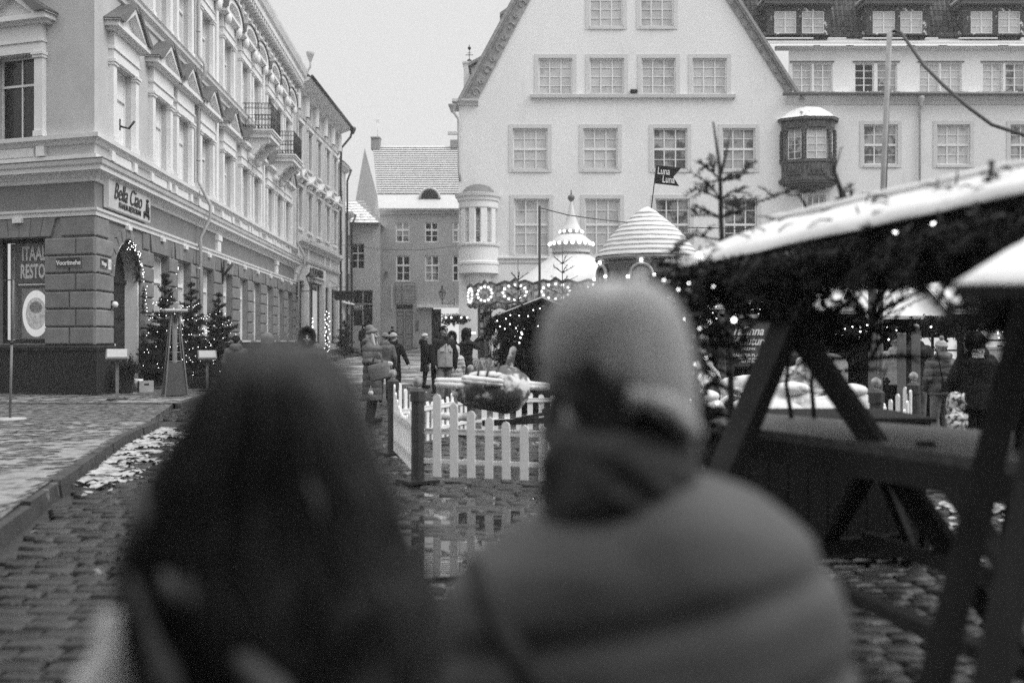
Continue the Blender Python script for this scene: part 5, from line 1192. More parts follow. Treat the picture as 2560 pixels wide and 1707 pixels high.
mb = MB(); mb.lathe([(0, .16), (1.3, .15), (1.42, .12), (1.5, .1)], 40); mb.build('snow', mat('platform_snow', .2, .7, .4, 3, v2=.85, thr=(.42, 1.3, .04), bump=.4, bscale=8), t)
def ride_car(px, py, Y, rz, label, kind):
    t = thing('ride_car', label, 'ride car', tuple(P(px, py, Y)), rz, 'snow covered ride cars')
    mb = MB(); mb.cap((-.35, 0, 0), (.3, 0, 0), .2, .24, 16); mb.cap((-.1, .0, .12), (.25, 0, .2), .14, .17, 12)
    if kind == 1: mb.cap((.2, 0, .1), (.3, 0, .48), .18, .12); mb.ball((.3, 0, .55), .17, 12, 8)
    mb.remesh('shell', M['ride_w'] if kind else M['ride'], t, voxel=.022, smooth=3)
    mb = MB(); mb.cap((-.4, 0, .16), (.0, 0, .22), .12, .12); mb.ball((.15, 0, .38), .17, 12, 8, (1.2, 1, .45))
    if kind == 3: mb.ball((-.05, 0, .1), .36, 16, 10, (1.1, .8, .55)); mb.ball((.4, 0, .02), .2, 12, 8, (1.2, 1, .6))
    if kind == 1: mb.ball((.3, 0, .7), .12, 12, 8, (1.1, 1.1, .5))
    mb.remesh('snow', M['snow'], t, voxel=.022, smooth=3)
    for x in (-.28, .22):
        mb = MB(); mb.tube([(x + .17 * math.cos(a), -.24, -.12 + .17 * math.sin(a)) for a in [k * math.pi / 10 for k in range(11)]], .03, 8); mb.build('mudguard', M['picket'], t)
        mb = MB(); mb.M = T(x, -.2, -.14) @ RX(rad(90)); mb.lathe([(.04, -.05), (.14, -.045), (.15, -.02), (.15, .02), (.14, .045), (.03, .05), (0, .05)], 18); mb.M = None; mb.build('wheel', M['iron'], t)
    if kind == 0:
        mb = MB(); n = 14; mb.prism([(-.02, .15), (.46, .15), (.46, .34)] + [(.22 + .24 * math.cos(math.pi * k / n), .34 + .14 * math.sin(math.pi * k / n)) for k in range(1, n)] + [(-.02, .34)], -.27, -.23); b = mb.build('back_board', M['lt'], t); text('lettering', 'OT', .12, M['ink'], b, T(.3, -.275, .24), .003, .006); text('lettering', 'T', .09, M['ink'], b, T(.16, -.275, .38), .003, .004)
        mb = MB(); mb.tube([(.16 + .06 * math.cos(a), -.275, .38 + .06 * math.sin(a)) for a in [k * math.pi / 8 for k in range(17)]], .006, 4); mb.build('emblem_ring', M['ink'], b)
ride_car(2000, 985, 11.6, rad(6), 'snow covered ride car with a lettered back board', 0)
ride_car(1900, 1000, 12.4, rad(-25), 'snow covered ride car with striped mudguards left of the lettered one', 2)
ride_car(1705, 960, 11.4, rad(30), 'pale ride car with a tall rounded head under snow', 1)
ride_car(1945, 1062, 10.5, rad(5), 'low ride car under a rounded heap of snow behind the stall table', 3)
ride_car(2085, 1066, 10.45, rad(-8), 'ride car with a steering ring poking from its snow behind the stall table', 3)
ride_car(1720, 1075, 11.0, rad(-10), 'low pale ride car half buried in snow behind the scarf', 2)

# ------------------------------------------------------------------ carousel
CYY = 40.0; CXX = (1428 - CX) / FPX * CYY
t = thing('carousel', 'fairground carousel with a snowed tent roof, spire and lit scalloped boards', 'carousel', (CXX, CYY, gz(40)))
g0 = gz(40); kz = lambda py: az(py, CYY) - g0; kr = lambda p: p / FPX * CYY
mb = MB(); vs = []; n = 32
prof = [(kr(44), kz(636)), (kr(80), kz(662)), (kr(120), kz(693)), (kr(160), kz(724)), (4.0, kz(752))]
for j, (r_, z_) in enumerate(prof):
    for i in range(n): rr_ = r_ * (1.0 if i % 2 else .975); vs.append((rr_ * math.cos(6.2832 * i / n), rr_ * math.sin(6.2832 * i / n), z_ + (.0 if i % 2 else .05 * j / 2)))
mb.add(vs, [(j * n + i, j * n + (i + 1) % n, (j + 1) * n + (i + 1) % n, (j + 1) * n + i) for j in range(len(prof) - 1) for i in range(n)]); mb.build('tent_roof', mat('tent_canvas_snow', .60, .7, .06, 2), t)
mb = MB(); mb.lathe([(kr(52), kz(632)), (kr(47), kz(634)), (kr(48), kz(622)), (kr(52), kz(619)), (kr(53), kz(608)), (kr(50), kz(604)), (kr(48), kz(602)), (kr(36), kz(592)), (kr(28), kz(587)), (kr(27), kz(575)), (kr(24), kz(572)), (kr(15), kz(555)), (kr(9), kz(535)), (kr(5), kz(515)), (kr(2), kz(502)), (0, kz(500))], 28); tp = mb.build('spire', M['roofsnow'], t)
mb = MB(); mb.lathe([(kr(53.5), kz(619)), (kr(54), kz(609))], 28); mb.lathe([(kr(28.5), kz(586)), (kr(28), kz(577))], 28); mb.build('spire_band', M['lt'], tp)
mb = MB()
for k in range(20): a = 6.2832 * k / 20; mb.ball((kr(54) * math.cos(a), kr(54) * math.sin(a), kz(611)), .075, 8, 6)
for k in range(11): a = 6.2832 * k / 11; mb.ball((kr(28) * math.cos(a), kr(28) * math.sin(a), kz(580)), .065, 8, 6)
mb.build('spire_bulbs', M['bulb2'], tp)
mb = MB(); mb.ball((0, 0, kz(495)), .14, 14, 10); mb.tube([(0, 0, kz(495)), (0, 0, kz(476))], .03, 6); mb.build('ball_finial', M['gutter'], t)
NP = 16; z0, z1 = kz(764), kz(722)
M['board'] = mat('painted_board', .2, .5, .8, 7, v2=.6, thr=(.52, 6, .05))
for k in range(NP):
    a = 6.2832 * (k + .5) / NP; F_ = RZ(a + rad(90)) @ T(0, -4.05, 0); wd = .80
    mb = MB(); pts = [(-wd, z0), (-wd * .5, z0 - .1), (0, z0 - .02), (wd * .5, z0 - .1), (wd, z0), (wd, z1), (wd * .55, z1 + .12), (wd * .25, z1 + .06), (0, z1 + .2), (-wd * .25, z1 + .06), (-wd * .55, z1 + .12), (-wd, z1)]; mb.prism(pts, -.03, .03); b = mb.build('rounding_board', M['board'], t, F_)
    mb = MB(); cz = (z0 + z1) / 2 + .03; mb.tube([(p[0], -.05, p[1]) for p in pts[5:]], .04, 6); mb.tube([(p[0], -.05, p[1] + .05) for p in pts[:5]], .03, 6); mb.build('gilt_edge', M['gutter'], b)
    mb = MB()
    for q in range(12): aa = 6.2832 * q / 12; mb.ball((.52 * math.cos(aa), -.06, cz + .27 * math.sin(aa)), .047, 8, 6)
    mb.build('bulbs', M['bulb2'], b)
mb = MB(); mb.lathe([(.5, .4), (.5, kz(740))], 16); mb.lathe([(0, .45), (4.0, .45), (4.05, .2), (4.05, 0)], 40); mb.build('platform', M['board'], t)
for k in range(16): mb = MB(); a = 6.2832 * k / 16; mb.tube([(3.7 * math.cos(a), 3.7 * math.sin(a), .45), (3.7 * math.cos(a), 3.7 * math.sin(a), kz(755))], .03, 6); mb.build('pole', M['steel'], t); mb = MB(); mb.tube([(2.6 * math.cos(a + .2), 2.6 * math.sin(a + .2), .45), (2.6 * math.cos(a + .2), 2.6 * math.sin(a + .2), kz(755))], .025, 6); mb.build('pole', M['steel'], t)
for k in (0, 2, 4, 6, 9, 10, 11, 12, 13, 14):
    a = 6.2832 * k / 16; F_ = T(3.3 * math.cos(a), 3.3 * math.sin(a), 1.3) @ RZ(a + rad(90)); mb = MB()
    mb.cap((-.35, 0, 0), (.3, 0, .03), .17, .17, 10); mb.cap((.35, 0, .08), (.55, 0, .5), .12, .08, 8); mb.cap((.55, 0, .52), (.78, 0, .38), .075, .05, 8)
    for x in (-.35, .3):
        for y in (-.08, .08): mb.cap((x, y, -.1), (x + .12, y, -.4), .06, .035, 8); mb.cap((x + .12, y, -.4), (x - .02, y, -.62), .035, .03, 8)
    mb.cap((-.45, 0, .08), (-.6, 0, -.3), .04, .03, 6); mb.build('horse', M['ride_w'], t, F_)

# ------------------------------------------------------------------ round snow roofed booth with the flag
HY = 25.0; HX = (1618 - CX) / FPX * HY
t = thing('round_booth', 'round booth with a conical roof of snow laden rows', 'booth', (HX, HY, 0)); hz_ = lambda p: az(p, HY)
R_ = [(2, 519), (14, 524), (24, 532), (44, 549), (60, 562), (74, 575), (86, 588), (99, 603), (109, 618), (119, 632), (127, 645)]
def ri(py):
    for (ra_, ya_), (rb, yb) in zip(R_, R_[1:]):
        if ya_ <= py <= yb: return (ra_ + (rb - ra_) * (py - ya_) / (yb - ya_)) / FPX * HY
    return R_[0][0] / FPX * HY if py < 519 else R_[-1][0] / FPX * HY
pr = []; py = 645.0; rows = 10; 
for j in range(rows):
    ya_ = 645 - j * 12.2; yb = ya_ - 12.2
    pr += [(ri(ya_) + .02, hz_(ya_)), (ri(ya_) + .03, hz_(ya_ - 1)), (ri(ya_ - 5) + .032, hz_(ya_ - 5)), (ri(yb + 1) + .012, hz_(yb + 1))]
pr += [(.05, hz_(518)), (0, hz_(517))]
mb = MB(); mb.lathe(pr, 56)
mb.v = [(x + (noise.noise(Vector((x * 6, y * 6, z * 6))) * .02), y + noise.noise(Vector((x * 6, y * 6, z * 6 + 9))) * .02, z + noise.noise(Vector((x * 5, y * 5, z * 9))) * .015) for x, y, z in mb.v]
mb.build('snow_roof', M['snow'], t)
mb = MB(); mb.lathe([(1.15, hz_(657)), (1.27, hz_(656)), (1.31, hz_(651)), (1.29, hz_(646)), (1.2, hz_(644))], 48); mb.build('eaves', M['tiles_b'], t)
mb = MB(); mb.lathe([(1.24, 0), (1.22, 1.1), (1.2, hz_(665)), (1.24, hz_(662)), (1.16, hz_(655))], 40)
for k in range(14):
    for j in range(8):
        if (k * 7 + j * 3) % 5 < 2: a = 6.2832 * k / 14 + j * .2; mb.M = RZ(a) @ T(0, -1.2, 0); mb.bbox(-.2, .2, -.04, .02, .3 + j * .36, .5 + j * .36, .03); mb.M = None
mb.build('wall', mat('booth_render', .17, .8, .25, 3, .6, 14), t)
for a, lit in ((rad(-14), 1), (rad(35), 0), (rad(-70), 0)):
    F_ = RZ(a) @ T(0, -1.24, 0); mb = MB(); n = 12; zc = hz_(694)
    mb.tube([(-.26, -.02, zc - .4)] + [(-.26 * math.cos(math.pi * k / n), -.02, zc + .26 * math.sin(math.pi * k / n)) for k in range(n + 1)] + [(.26, -.02, zc - .4)], .045, 8); w_ = mb.build('arched_window', M['lt'], t, F_)
    mb = MB(); mb.prism([(-.24, zc - .4)] + [(-.24 * math.cos(math.pi * k / n), zc + .24 * math.sin(math.pi * k / n)) for k in range(n + 1)] + [(.24, zc - .4)], -.01, .06); mb.build('pane', M['glass_l'] if lit else M['glass_d'], w_)
    mb = MB()
    for x, z in ((-.32, zc - .05), (0, zc + .34), (.32, zc - .02)): mb.ball((x, -.07, z), .045, 8, 6)
    mb.build('bulbs', M['bulb'], w_)
mb = MB(); mb.box(.38, 1.0, -1.3, -1.1, hz_(700), hz_(690)); mb.build('sign_ledge', M['mid'], t)
ft = thing('swallowtail_flag', 'small dark swallowtail flag with white blackletter words above the round booth', 'flag', tuple(P(1625, 522, HY)))
p0 = P(1625, 522, HY)
mb = MB(); mb.tube([(0, 0, -.3), Vector(P(1641, 412, HY)) - p0], .014, 6); mb.build('pole', M['iron'], ft)
fl_ = [Vector(P(a, b, HY)) - p0 for a, b in ((1641, 413), (1703, 420.5), (1683, 443), (1698, 466), (1637, 459))]
mb = MB(); mb.add([v + Vector((0, -.012, 0)) for v in fl_] + [v + Vector((0, .004, 0)) for v in fl_], [(0, 1, 2), (0, 2, 4), (2, 3, 4), (5, 7, 6), (5, 9, 7), (7, 9, 8), (0, 5, 6, 1), (1, 6, 7, 2), (2, 7, 8, 3), (3, 8, 9, 4), (4, 9, 5, 0)]); fb = mb.build('cloth', M['dk'], ft)
for (a, b) in ((1659, 429), (1671, 450)): q = Vector(P(a, b, HY)) - p0; text('lettering', 'Luna', .25, M['letter'], fb, T(q.x, -.02, q.z) @ RY(rad(5)), .003, .004, 0, .66)

# thin wires and the tall dark pole
def wire(label, pts, r_=.012, name='overhead_wire', cat='wire', mt='iron'):
    mb = MB(); mb.tube(pts, r_, 5, False); return tag(mb.build(name, M[mt]), label, cat)
t = thing('slim_pole', 'slim black pole rising above the fir clad hut', 'pole', tuple(P(1349, 1030, 21)))
mb = MB(); mb.tube([(0, 0, 0), (0, 0, P(1349, 515, 21).z - P(1349, 1030, 21).z)], .026, 8); mb.build('shaft', M['iron'], t); mb = MB(); mb.box(-.15, .15, -.15, .15, -.05, .02); mb.build('foot', M['iron'], t)
wire('thin wire from the slim black pole to the round booth', [P(1350, 520, 21), P(1420, 538, 22), P(1500, 549, 23.5), P(1572, 557, 24.8)])
wire('thin wire across the pale house above the stall', [P(1720, 569, 24), P(1850, 572, 24), P(2000, 570, 24)])
wire('thin wire over the street between the grey and pale houses', [P(868, 612, 66), P(960, 624, 66), P(1050, 625, 66), P(1140, 615, 60)], .016)
wire('upper wire at the white house corner', [P(735, 598, 55), P(850, 612, 60), P(905, 617, 62)], .014)
t = thing('cable_mast', 'pale slender mast carrying a thick black cable', 'mast', (P(2204, 500, 10).x, 10, gz(10)))
b0 = Vector(t.location); mb = MB(); mb.tube([(-.03, 0, 0), Vector(P(2205, 520, 10)) - b0, Vector(P(2224, 82, 10)) - b0], .028, 8); mb.build('tube', M['lt'], t)
mb = MB(); mb.lathe([(.0, .06), (.2, .05), (.22, 0)], 16); mb.build('foot', M['iron'], t)
wire('thick black cable looping from the pale mast to the right', [P(2212, 520, 10), P(2216, 400, 10), P(2222, 200, 10), P(2223, 110, 10), P(2226, 84, 10), P(2238, 77, 10), P(2252, 82, 9.9), P(2275, 115, 9.7), P(2310, 165, 9.4), P(2360, 215, 9), P(2420, 268, 8.6), P(2480, 312, 8.3), P(2530, 328, 8), P(2640, 362, 7.5)], .016, 'power_cable', 'cable')

# ------------------------------------------------------------------ market huts
def hut(label, x, y, wd, dp, ez, rz_, ang=0, seed=1, garl=True, gable=False):
    z = gz(y); t = thing('market_hut', label, 'market hut', (x, y, z), ang, 'market huts'); h = ez - z; rd = rz_ - z; r = random.Random(seed)
    mb = MB()
    for sx in (-1, 1):
        for sy in (0, dp): mb.bar((sx * wd / 2, sy, 0), (sx * wd / 2, sy, h), .1)
    for k in range(int(dp / .14)): mb.box(wd / 2 - .01, wd / 2 + .03, k * .14 + .05, k * .14 + .18, 0.05, h); mb.box(-wd / 2 - .03, -wd / 2 + .01, k * .14 + .05, k * .14 + .18, 0.05, h)
    mb.box(-wd / 2, wd / 2, dp - .03, dp, 0, h); mb.build('frame', M['wood_d'], t)
    mb = MB(); mb.box(-wd / 2 + .05, wd / 2 - .05, .0, .06, .05, .88); mb.box(-wd / 2 - .05, wd / 2 + .05, -.25, .35, .9, .95); mb.build('counter', M['wood_d'], t)
    mb = MB()
    for k in range(14): c = r.uniform(-wd / 2 + .2, wd / 2 - .2); s = r.uniform(.06, .13); mb.box(c - s, c + s, .4, .7, 1.0, 1.0 + r.uniform(.1, .35))
    for k in range(26): c = r.uniform(-wd / 2 + .15, wd / 2 - .15); q = r.choice((1.45, 1.75)); mb.box(c - .05, c + .05, dp - .3, dp - .1, q, q + r.uniform(.08, .2))
    mb.build('goods', mat('market_goods', .22, .6, .6, 4, island=.7), t)
    mb = MB(); e = .32; mb.add([(-wd/2 - e, -.4, h), (wd/2 + e, -.4, h), (wd/2 + e, dp/2, rd), (-wd/2 - e, dp/2, rd), (-wd/2 - e, dp + .3, h), (wd/2 + e, dp + .3, h), (-wd/2 - e, -.4, h - .05), (wd/2 + e, -.4, h - .05)], [(0, 1, 2, 3), (3, 2, 5, 4), (0, 6, 7, 1)]); (mb.build('roof', M['wood_d'], t) if not gable else None)
    if gable:
        mb = MB(); mb.prism([(-wd/2 - e, h), (0, rd), (wd/2 + e, h), (wd/2 + e, h - .05), (0, rd - .05), (-wd/2 - e, h - .05)], -.4, dp + .3); mb.build('roof', M['wood_d'], t)
        mb = MB(); mb.prism([(-wd/2 - e, h + .002), (0, rd + .002), (wd/2 + e, h + .002), (wd/2 + e, h + .03), (0, rd + .035), (-wd/2 - e, h + .03)], -.39, dp + .3); mb.build('snow', M['snow'], t)
    mb = MB()
    if not gable: mb.add([(-wd/2 - e, -.42, h + .01), (wd/2 + e, -.42, h + .01), (wd/2 + e, dp/2, rd + .01), (-wd/2 - e, dp/2, rd + .01)] + [(-wd/2 - e, -.42, h + .07), (wd/2 + e, -.42, h + .07), (wd/2 + e, dp/2, rd + .08), (-wd/2 - e, dp/2, rd + .08)], [(4,5,6,7),(0,1,5,4),(1,2,6,5),(3,0,4,7)]); mb.build('snow', M['snow'], t)
    if garl and not gable:
        cr = MB()
        for k in range(int(wd * 26)): c = r.uniform(-wd / 2 - .25, wd / 2 + .25); bough(cr, None, (c, -.42, h - .02), (r.uniform(-.8, .8), -.35, -.5), r.uniform(.15, .34), r, .05, .01, 120, .3, .07)
        cr.build('garland', M['needle'], t)
    return t
def free_garland(label, pts, n, seed, ln=(.15, .34), spread=(.8, .35, -.5), nl=.05, nw=.01, dens=120, mt='needle', name='fir_garland', wood=False, gx=.04):
    r = random.Random(seed); cr = MB(); wd = MB() if wood else None; pts = [Vector(p) for p in pts]
    seg = [(a, b, (b - a).length) for a, b in zip(pts, pts[1:])]; tot = sum(s[2] for s in seg)
    for k in range(n):
        u = r.uniform(0, tot)
        for a, b, l_ in seg:
            if u <= l_: p = a.lerp(b, u / l_); break
            u -= l_
        else: p = pts[-1].copy()
        p = p + Vector((r.gauss(0, gx), r.gauss(0, gx), r.gauss(0, gx)))
        bough(cr, wd, p, (r.uniform(-1, 1) * spread[0], r.uniform(-1, .4) * spread[1], spread[2] + r.uniform(-.5, .5)), r.uniform(*ln), r, nl, nw, dens, .3, .07)
    o = tag(cr.build(name, M[mt]), label, 'garland')
    if wood: wd.build('twigs', M['bark'], o)
    return o
# ------------------------------------------------------------------ the market stall in the near right, A-framed and clad in fir
def lerp3(a, b, t): return Vector(a).lerp(Vector(b), t)
st = thing('market_stall', 'near wooden A-frame market stall with a snowed roof clad in fir', 'market stall', (1.9, 5.6, gz(5.6)))
S0 = T(-1.9, -5.6, -gz(5.6))
E1 = P(1690, 672, 5.35); E2 = P(2560, 484, 3.8); E3 = E1 + (E2 - E1) * 1.55
off = Vector((.50, .30, .225)); R1 = E1 + off + (E2 - E1) * .06; R3 = E3 + off * .42
mb = MB(); dn = Vector((0, 0, -.035))
for A, B in ((E1, E3),):
    mb.add([A, B, R3, R1, A + dn, B + dn, R3 + dn, R1 + dn], [(0,1,2,3),(7,6,5,4),(0,4,5,1),(1,5,6,2),(2,6,7,3),(3,7,4,0)])
bk_ = Vector((.75, .5, -.28)); mb.add([R1, R3, R3 + bk_, R1 + bk_, R1 + dn, R3 + dn, R3 + bk_ + dn, R1 + bk_ + dn], [(0,1,2,3),(7,6,5,4),(0,3,7,4),(1,5,6,2),(2,6,7,3)])
mb.build('roof', M['wood_d'], st, S0)
# snow on the roof: a grid with a rounded lip and a roll along the ridge
def snow_sheet(A, B, C_, D_, th, nx, ny, seed, lip=.03):
    vs = []; fs = []
    for j in range(ny + 1):
        v = j / ny
        for i in range(nx + 1):
            u = i / nx; p = lerp3(lerp3(A, B, u), lerp3(D_, C_, u), v)
            e = min(1, min(v, 1 - v) * 7, min(u, 1 - u) * nx / 3) ; k = math.sqrt(max(0, 1 - (1 - e) ** 2))
            q = p + Vector((0, 0, th * (.25 + .75 * k) + .012 * noise.noise(p * 4 + Vector((seed, 0, 0))) + .004 * noise.noise(p * 17)))
            vs.append(q)
    n = len(vs); vs += [q.copy() for q in vs]
    for idx in range(n):
        j, i = divmod(idx, nx + 1); u, v = i / nx, j / ny; vs[n + idx] = lerp3(lerp3(A, B, u), lerp3(D_, C_, u), v) + Vector((0, 0, .002))
    for j in range(ny):
        for i in range(nx):
            a = j * (nx + 1) + i; fs.append((a, a + 1, a + nx + 2, a + nx + 1)); fs.append((n + a, n + a + nx + 1, n + a + nx + 2, n + a + 1))
    for i in range(nx): a = i; fs.append((n + a, n + a + 1, a + 1, a)); a = ny * (nx + 1) + i; fs.append((a, a + 1, n + a + 1, n + a))
    for j in range(ny): a = j * (nx + 1); fs.append((a, a + nx + 1, n + a + nx + 1, n + a)); a += nx; fs.append((n + a, n + a + nx + 1, a + nx + 1, a))
    return vs, fs
mb = MB(); ex = (E1 - E3).normalized() * .04; fr = Vector((-.02, -.015, -.01))
mb.add(*snow_sheet(E1 + ex + fr, E3 + fr, R3, R1 + ex, .05, 90, 14, 1), True)
mb.tube([lerp3(R1, R3, k / 40) + Vector((.0, .0, .045 + .008 * noise.noise(Vector((k * .7, 0, 0))))) for k in range(41)], .032, 10)
for u in (.09, .3, .42, .58, .7): p = lerp3(E1, E3, u) + Vector((.05, .04, .06)); mb.ball(p, .03, 8, 6, (1.6, 1, .8))
mb.build('roof_snow', M['snow'], st, S0)
mb = MB(); mb.add(*snow_sheet(P(1640, 668, 5.5), P(1733, 650, 5.35), P(1760, 645, 5.5), P(1668, 662, 5.62), .03, 12, 6, 4), True); mb.build('roof_snow', M['snow'], st, S0)
r = random.Random(77); mb = MB()
for k in range(26):
    u = r.uniform(.03, .62); p = lerp3(lerp3(E1, E3, u), lerp3(R1, R3, u), r.uniform(.1, .9)) + Vector((0, 0, .06)); d = Vector((r.uniform(-1, 1), r.uniform(-.3, .3), r.uniform(-.1, .4))).normalized() * r.uniform(.04, .11)
    mb.tube([p, p + d * .5 + Vector((0, 0, .01)), p + d], [.005, .004, .002], 5)
tag(mb.build('fallen_twigs', M['bark']), 'bare twigs lying on the snow of the stall roof', 'twigs', kind='stuff')
# timber
def pbar(mb, a, b, w_, wy=None): mb.bar(a, b, w_, wy)
legs = [((1872, 655, 4.95), (2165, 1075, 4.6), .11, 'leg'), ((2040, 640, 4.95), (1765, 1290, 4.35), .115, 'leg')]
for a, b, w_, nm in legs:
    A, B = P(*a), P(*b); k = (B - A); t_ = (B.z - (gz(B.y))) / -k.z; Bg = B + k * t_
    mb = MB(); pbar(mb, A, Bg, w_, .09); mb.build(nm, M['wood_d'], st, S0)
mb = MB(); pbar(mb, P(1895, 790, 4.85), P(2085, 790, 4.75), .1, .06); mb.build('cross_beam', M['wood_d'], st, S0)
def to_ground(A, B, ext=0.0):
    k = B - A; return B + k * ((B.z - gz(B.y)) / -k.z)
for a, b, w_ in (((2602, 640, 3.15), (2342, 1690, 2.95), .088), ((2690, 700, 3.05), (2495, 1640, 2.8), .1), ((2660, 500, 3.9), (2600, 900, 4.1), .1)):
    A, B = P(*a), P(*b); mb = MB(); mb.bar(A, to_ground(A, B), w_, .10, up=(.5, .8, .2)); mb.build('leg', M['wood_d'], st, S0)
for a, b, w_, wy in (((2310, 1115, 4.3), (2560, 1475, 3.4), .075, .05), ((2165, 1345, 5.2), (2560, 1470, 3.6), .05, .07), ((2090, 1470, 4.1), (2620, 1700, 2.9), .07, .05), ((2200, 1170, 5.3), (2268, 1340, 5.2), .07, .04), ((2074, 1345, 5.2), (2205, 1120, 4.6), .08, .05), ((2020, 1372, 5.6), (2280, 1350, 5.2), .06, .08)):
    mb = MB(); mb.bar(P(*a), P(*b), w_, wy); mb.build('brace', M['wood_d'], st, S0)
mb = MB()
tp = [(1.06, 5.62), (1.93, 3.55), (2.62, 3.9), (2.55, 4.85), (1.56, 6.25)]
mb.slab(tp, .955, 1.0); tb = mb.build('counter_board', M['wood_t'], st, S0)
mb = MB(); mb.bar((1.0, 5.75, .90), (1.95, 3.5, .90), .04, .11); mb.build('apron_rail', M['wood_d'], st, S0)
mb = MB(); r = random.Random(5)
zb = -.03
for k in range(14): x0 = .95 + k * .134; mb.bbox(x0, x0 + .13, 6.8, 6.84, zb, .9, .006)
mb.box(2.78, 2.83, 6.8, 7.7, zb, .9); mb.box(.95, .99, 6.85, 7.7, zb, .9); mb.box(.9, 2.88, 6.74, 7.75, .901, .93); mb.build('counter_box', M['ply'], st, S0)
wl = MB(); wl.M = T(2.86, 6.95, .05) @ RY(rad(90)) @ RZ(0); wl.lathe([(.02, -.03), (.075, -.028), (.085, -.015), (.085, .015), (.075, .028), (.02, .03), (0, .03)], 18); wl.M = None; wl.build('wheel', M['black'], st, S0)
mb = MB(); pts = [P(1890 + 18 * k, 1062 + 26 * math.sin(k * .62) ** 2 + 3 * k, 5.2) for k in range(9)]
for a, b in zip(pts, pts[1:]): m_ = (a + b) / 2; mb.tube([a, m_ + Vector((0, 0, .012)), b, m_ - Vector((0, 0, .012)), a], .004, 4, False)
mb.build('chain', M['steel'], st, S0)
# fir boughs hanging along the eave and over the posts
ea = [lerp3(E1, E3, u) + Vector((.02, .03, -.05)) for u in (0, .2, .4, .6, .8, 1)]
eb = [p + Vector((-.02, -.02, -.025)) for p in ea]
free_garland('thin fringe of fir boughs under the low end of the stall eave', [eb[0], eb[1]], 110, 51, (.06, .15), (.9, .5, -.4), .034, .004, 190, 'needle_s', wood=True, gx=.03)
free_garland('dense fir boughs hanging under the middle of the stall eave', [eb[1], eb[2]], 150, 58, (.09, .2), (.9, .5, -.5), .036, .0042, 210, 'needle', wood=True, gx=.035)
free_garland('thick fir boughs under the high right end of the stall eave', [eb[2] + Vector((0, 0, -.03)), eb[3] + Vector((0, 0, -.06)), eb[5] + Vector((0, 0, -.1))], 330, 59, (.10, .19), (.9, .5, -.5), .036, .0045, 220, 'needle', wood=True, gx=.05)
free_garland('deep fir cladding inside the roof of the near stall', [lerp3(a, b, .5) for a, b in list(zip([p + Vector((0, 0, -.04)) for p in ea], [p + off + Vector((0, 0, -.24)) for p in ea]))[2:]], 220, 52, (.07, .13), (.9, .7, -.3), .036, .0045, 170, 'needle', wood=True, gx=.09)
free_garland('snow dusted fir boughs at the low left corner of the stall roof', [P(1660, 690, 5.4), P(1760, 700, 5.3), P(1840, 690, 5.1)], 80, 53, (.1, .26), (1, .6, -.25), .036, .0045, 150, 'needle_s', wood=True, gx=.07)
free_garland('thin ragged fir column on the left leg of the stall', [P(1780, 720, 5.2), P(1740, 850, 5.2), P(1700, 1000, 5.2), P(1720, 1120, 5.2)], 175, 54, (.1, .28), (1, .6, -.2), .034, .004, 90, 'needle_s', wood=True, gx=.08)
free_garland('fir boughs wrapped round the crossed stall beams', [P(1900, 680, 4.8), P(1945, 740, 4.8), P(2040, 690, 4.8), P(2080, 760, 4.9)], 60, 55, (.08, .18), (1, .5, -.5), .036, .0045, 170, 'needle', wood=True, gx=.06)
free_garland('sparse fir twigs behind the crossed stall beams', [P(2060, 820, 5.3), P(2130, 900, 5.3), P(2190, 780, 5.3)], 26, 56, (.2, .42), (.8, .5, .35), .034, .004, 80, 'needle', wood=True, gx=.05)
# thin upright stems standing between the legs
def stem(label, pts, r_=.012, seed=1, n=8, ln=(.08, .2), up=.3, nd=60):
    b = Vector(pts[0]); t = thing('bare_sapling', label, 'sapling', tuple(b)); r = random.Random(seed); mb = MB(); cr = MB(); L0 = T(-b.x, -b.y, -b.z)
    k = len(pts); mb.tube([Vector(p) for p in pts], [r_ * (1 - .7 * i / (k - 1)) for i in range(k)], 7)
    for i in range(n):
        u = r.uniform(.25, .98) * (k - 1); j = min(k - 2, int(u)); p = lerp3(pts[j], pts[j + 1], u - j)
        a = r.uniform(0, 6.28); d = Vector((math.cos(a), math.sin(a), up + r.uniform(-.3, .4))); l_ = r.uniform(*ln) * (1.15 - u / k)
        q = p + d.normalized() * l_; q2 = q + (d + Vector((0, 0, r.uniform(-.2, .5)))).normalized() * l_ * .5; mb.tube([p, q, q2], [.006, .004, .002], 5); needles(cr, p.lerp(q, .5), q2, r, .03, .0035, nd)
    mb.build('stem', M['bark'], t, L0); cr.build('needle_tufts', M['needle'], t, L0); return t
lights_on('tiny lights caught in the ragged fir column by the scarf', [tuple(P(1660 + (i * 53) % 150, 700 + (i * 97) % 380, 5.1)) for i in range(14)], .005, wire=False)
stem('upright bare stem left of the crossed stall legs', [P(1984, 1075, 5.9), P(1965, 960, 5.9), P(1975, 880, 5.9), P(1990, 780, 5.9)], .016, 3, 14)
stem('upright bare stem right of the first, under the roof', [P(2038, 1070, 5.9), P(2028, 960, 5.9), P(2040, 860, 5.9), P(2060, 780, 5.9)], .016, 4, 12)
stem('dark forked sapling under the garland by the market roofs', [P(2170, 880, 5.6), P(2180, 800, 5.6), P(2200, 700, 5.6)], .02, 14, 14, (.2, .34), .8)
stem('leaning sapling rising above the stall roof before the oak oriel', [P(2122, 640, 5.9), P(2103, 480, 5.9), P(2086, 430, 5.9), P(2078, 380, 5.9)], .022, 5, 2)
stem('thin dark twig pair leaning before the ground window', [P(2035, 560, 5.9), P(2012, 510, 5.9), P(1992, 478, 5.9)], .016, 6, 2)
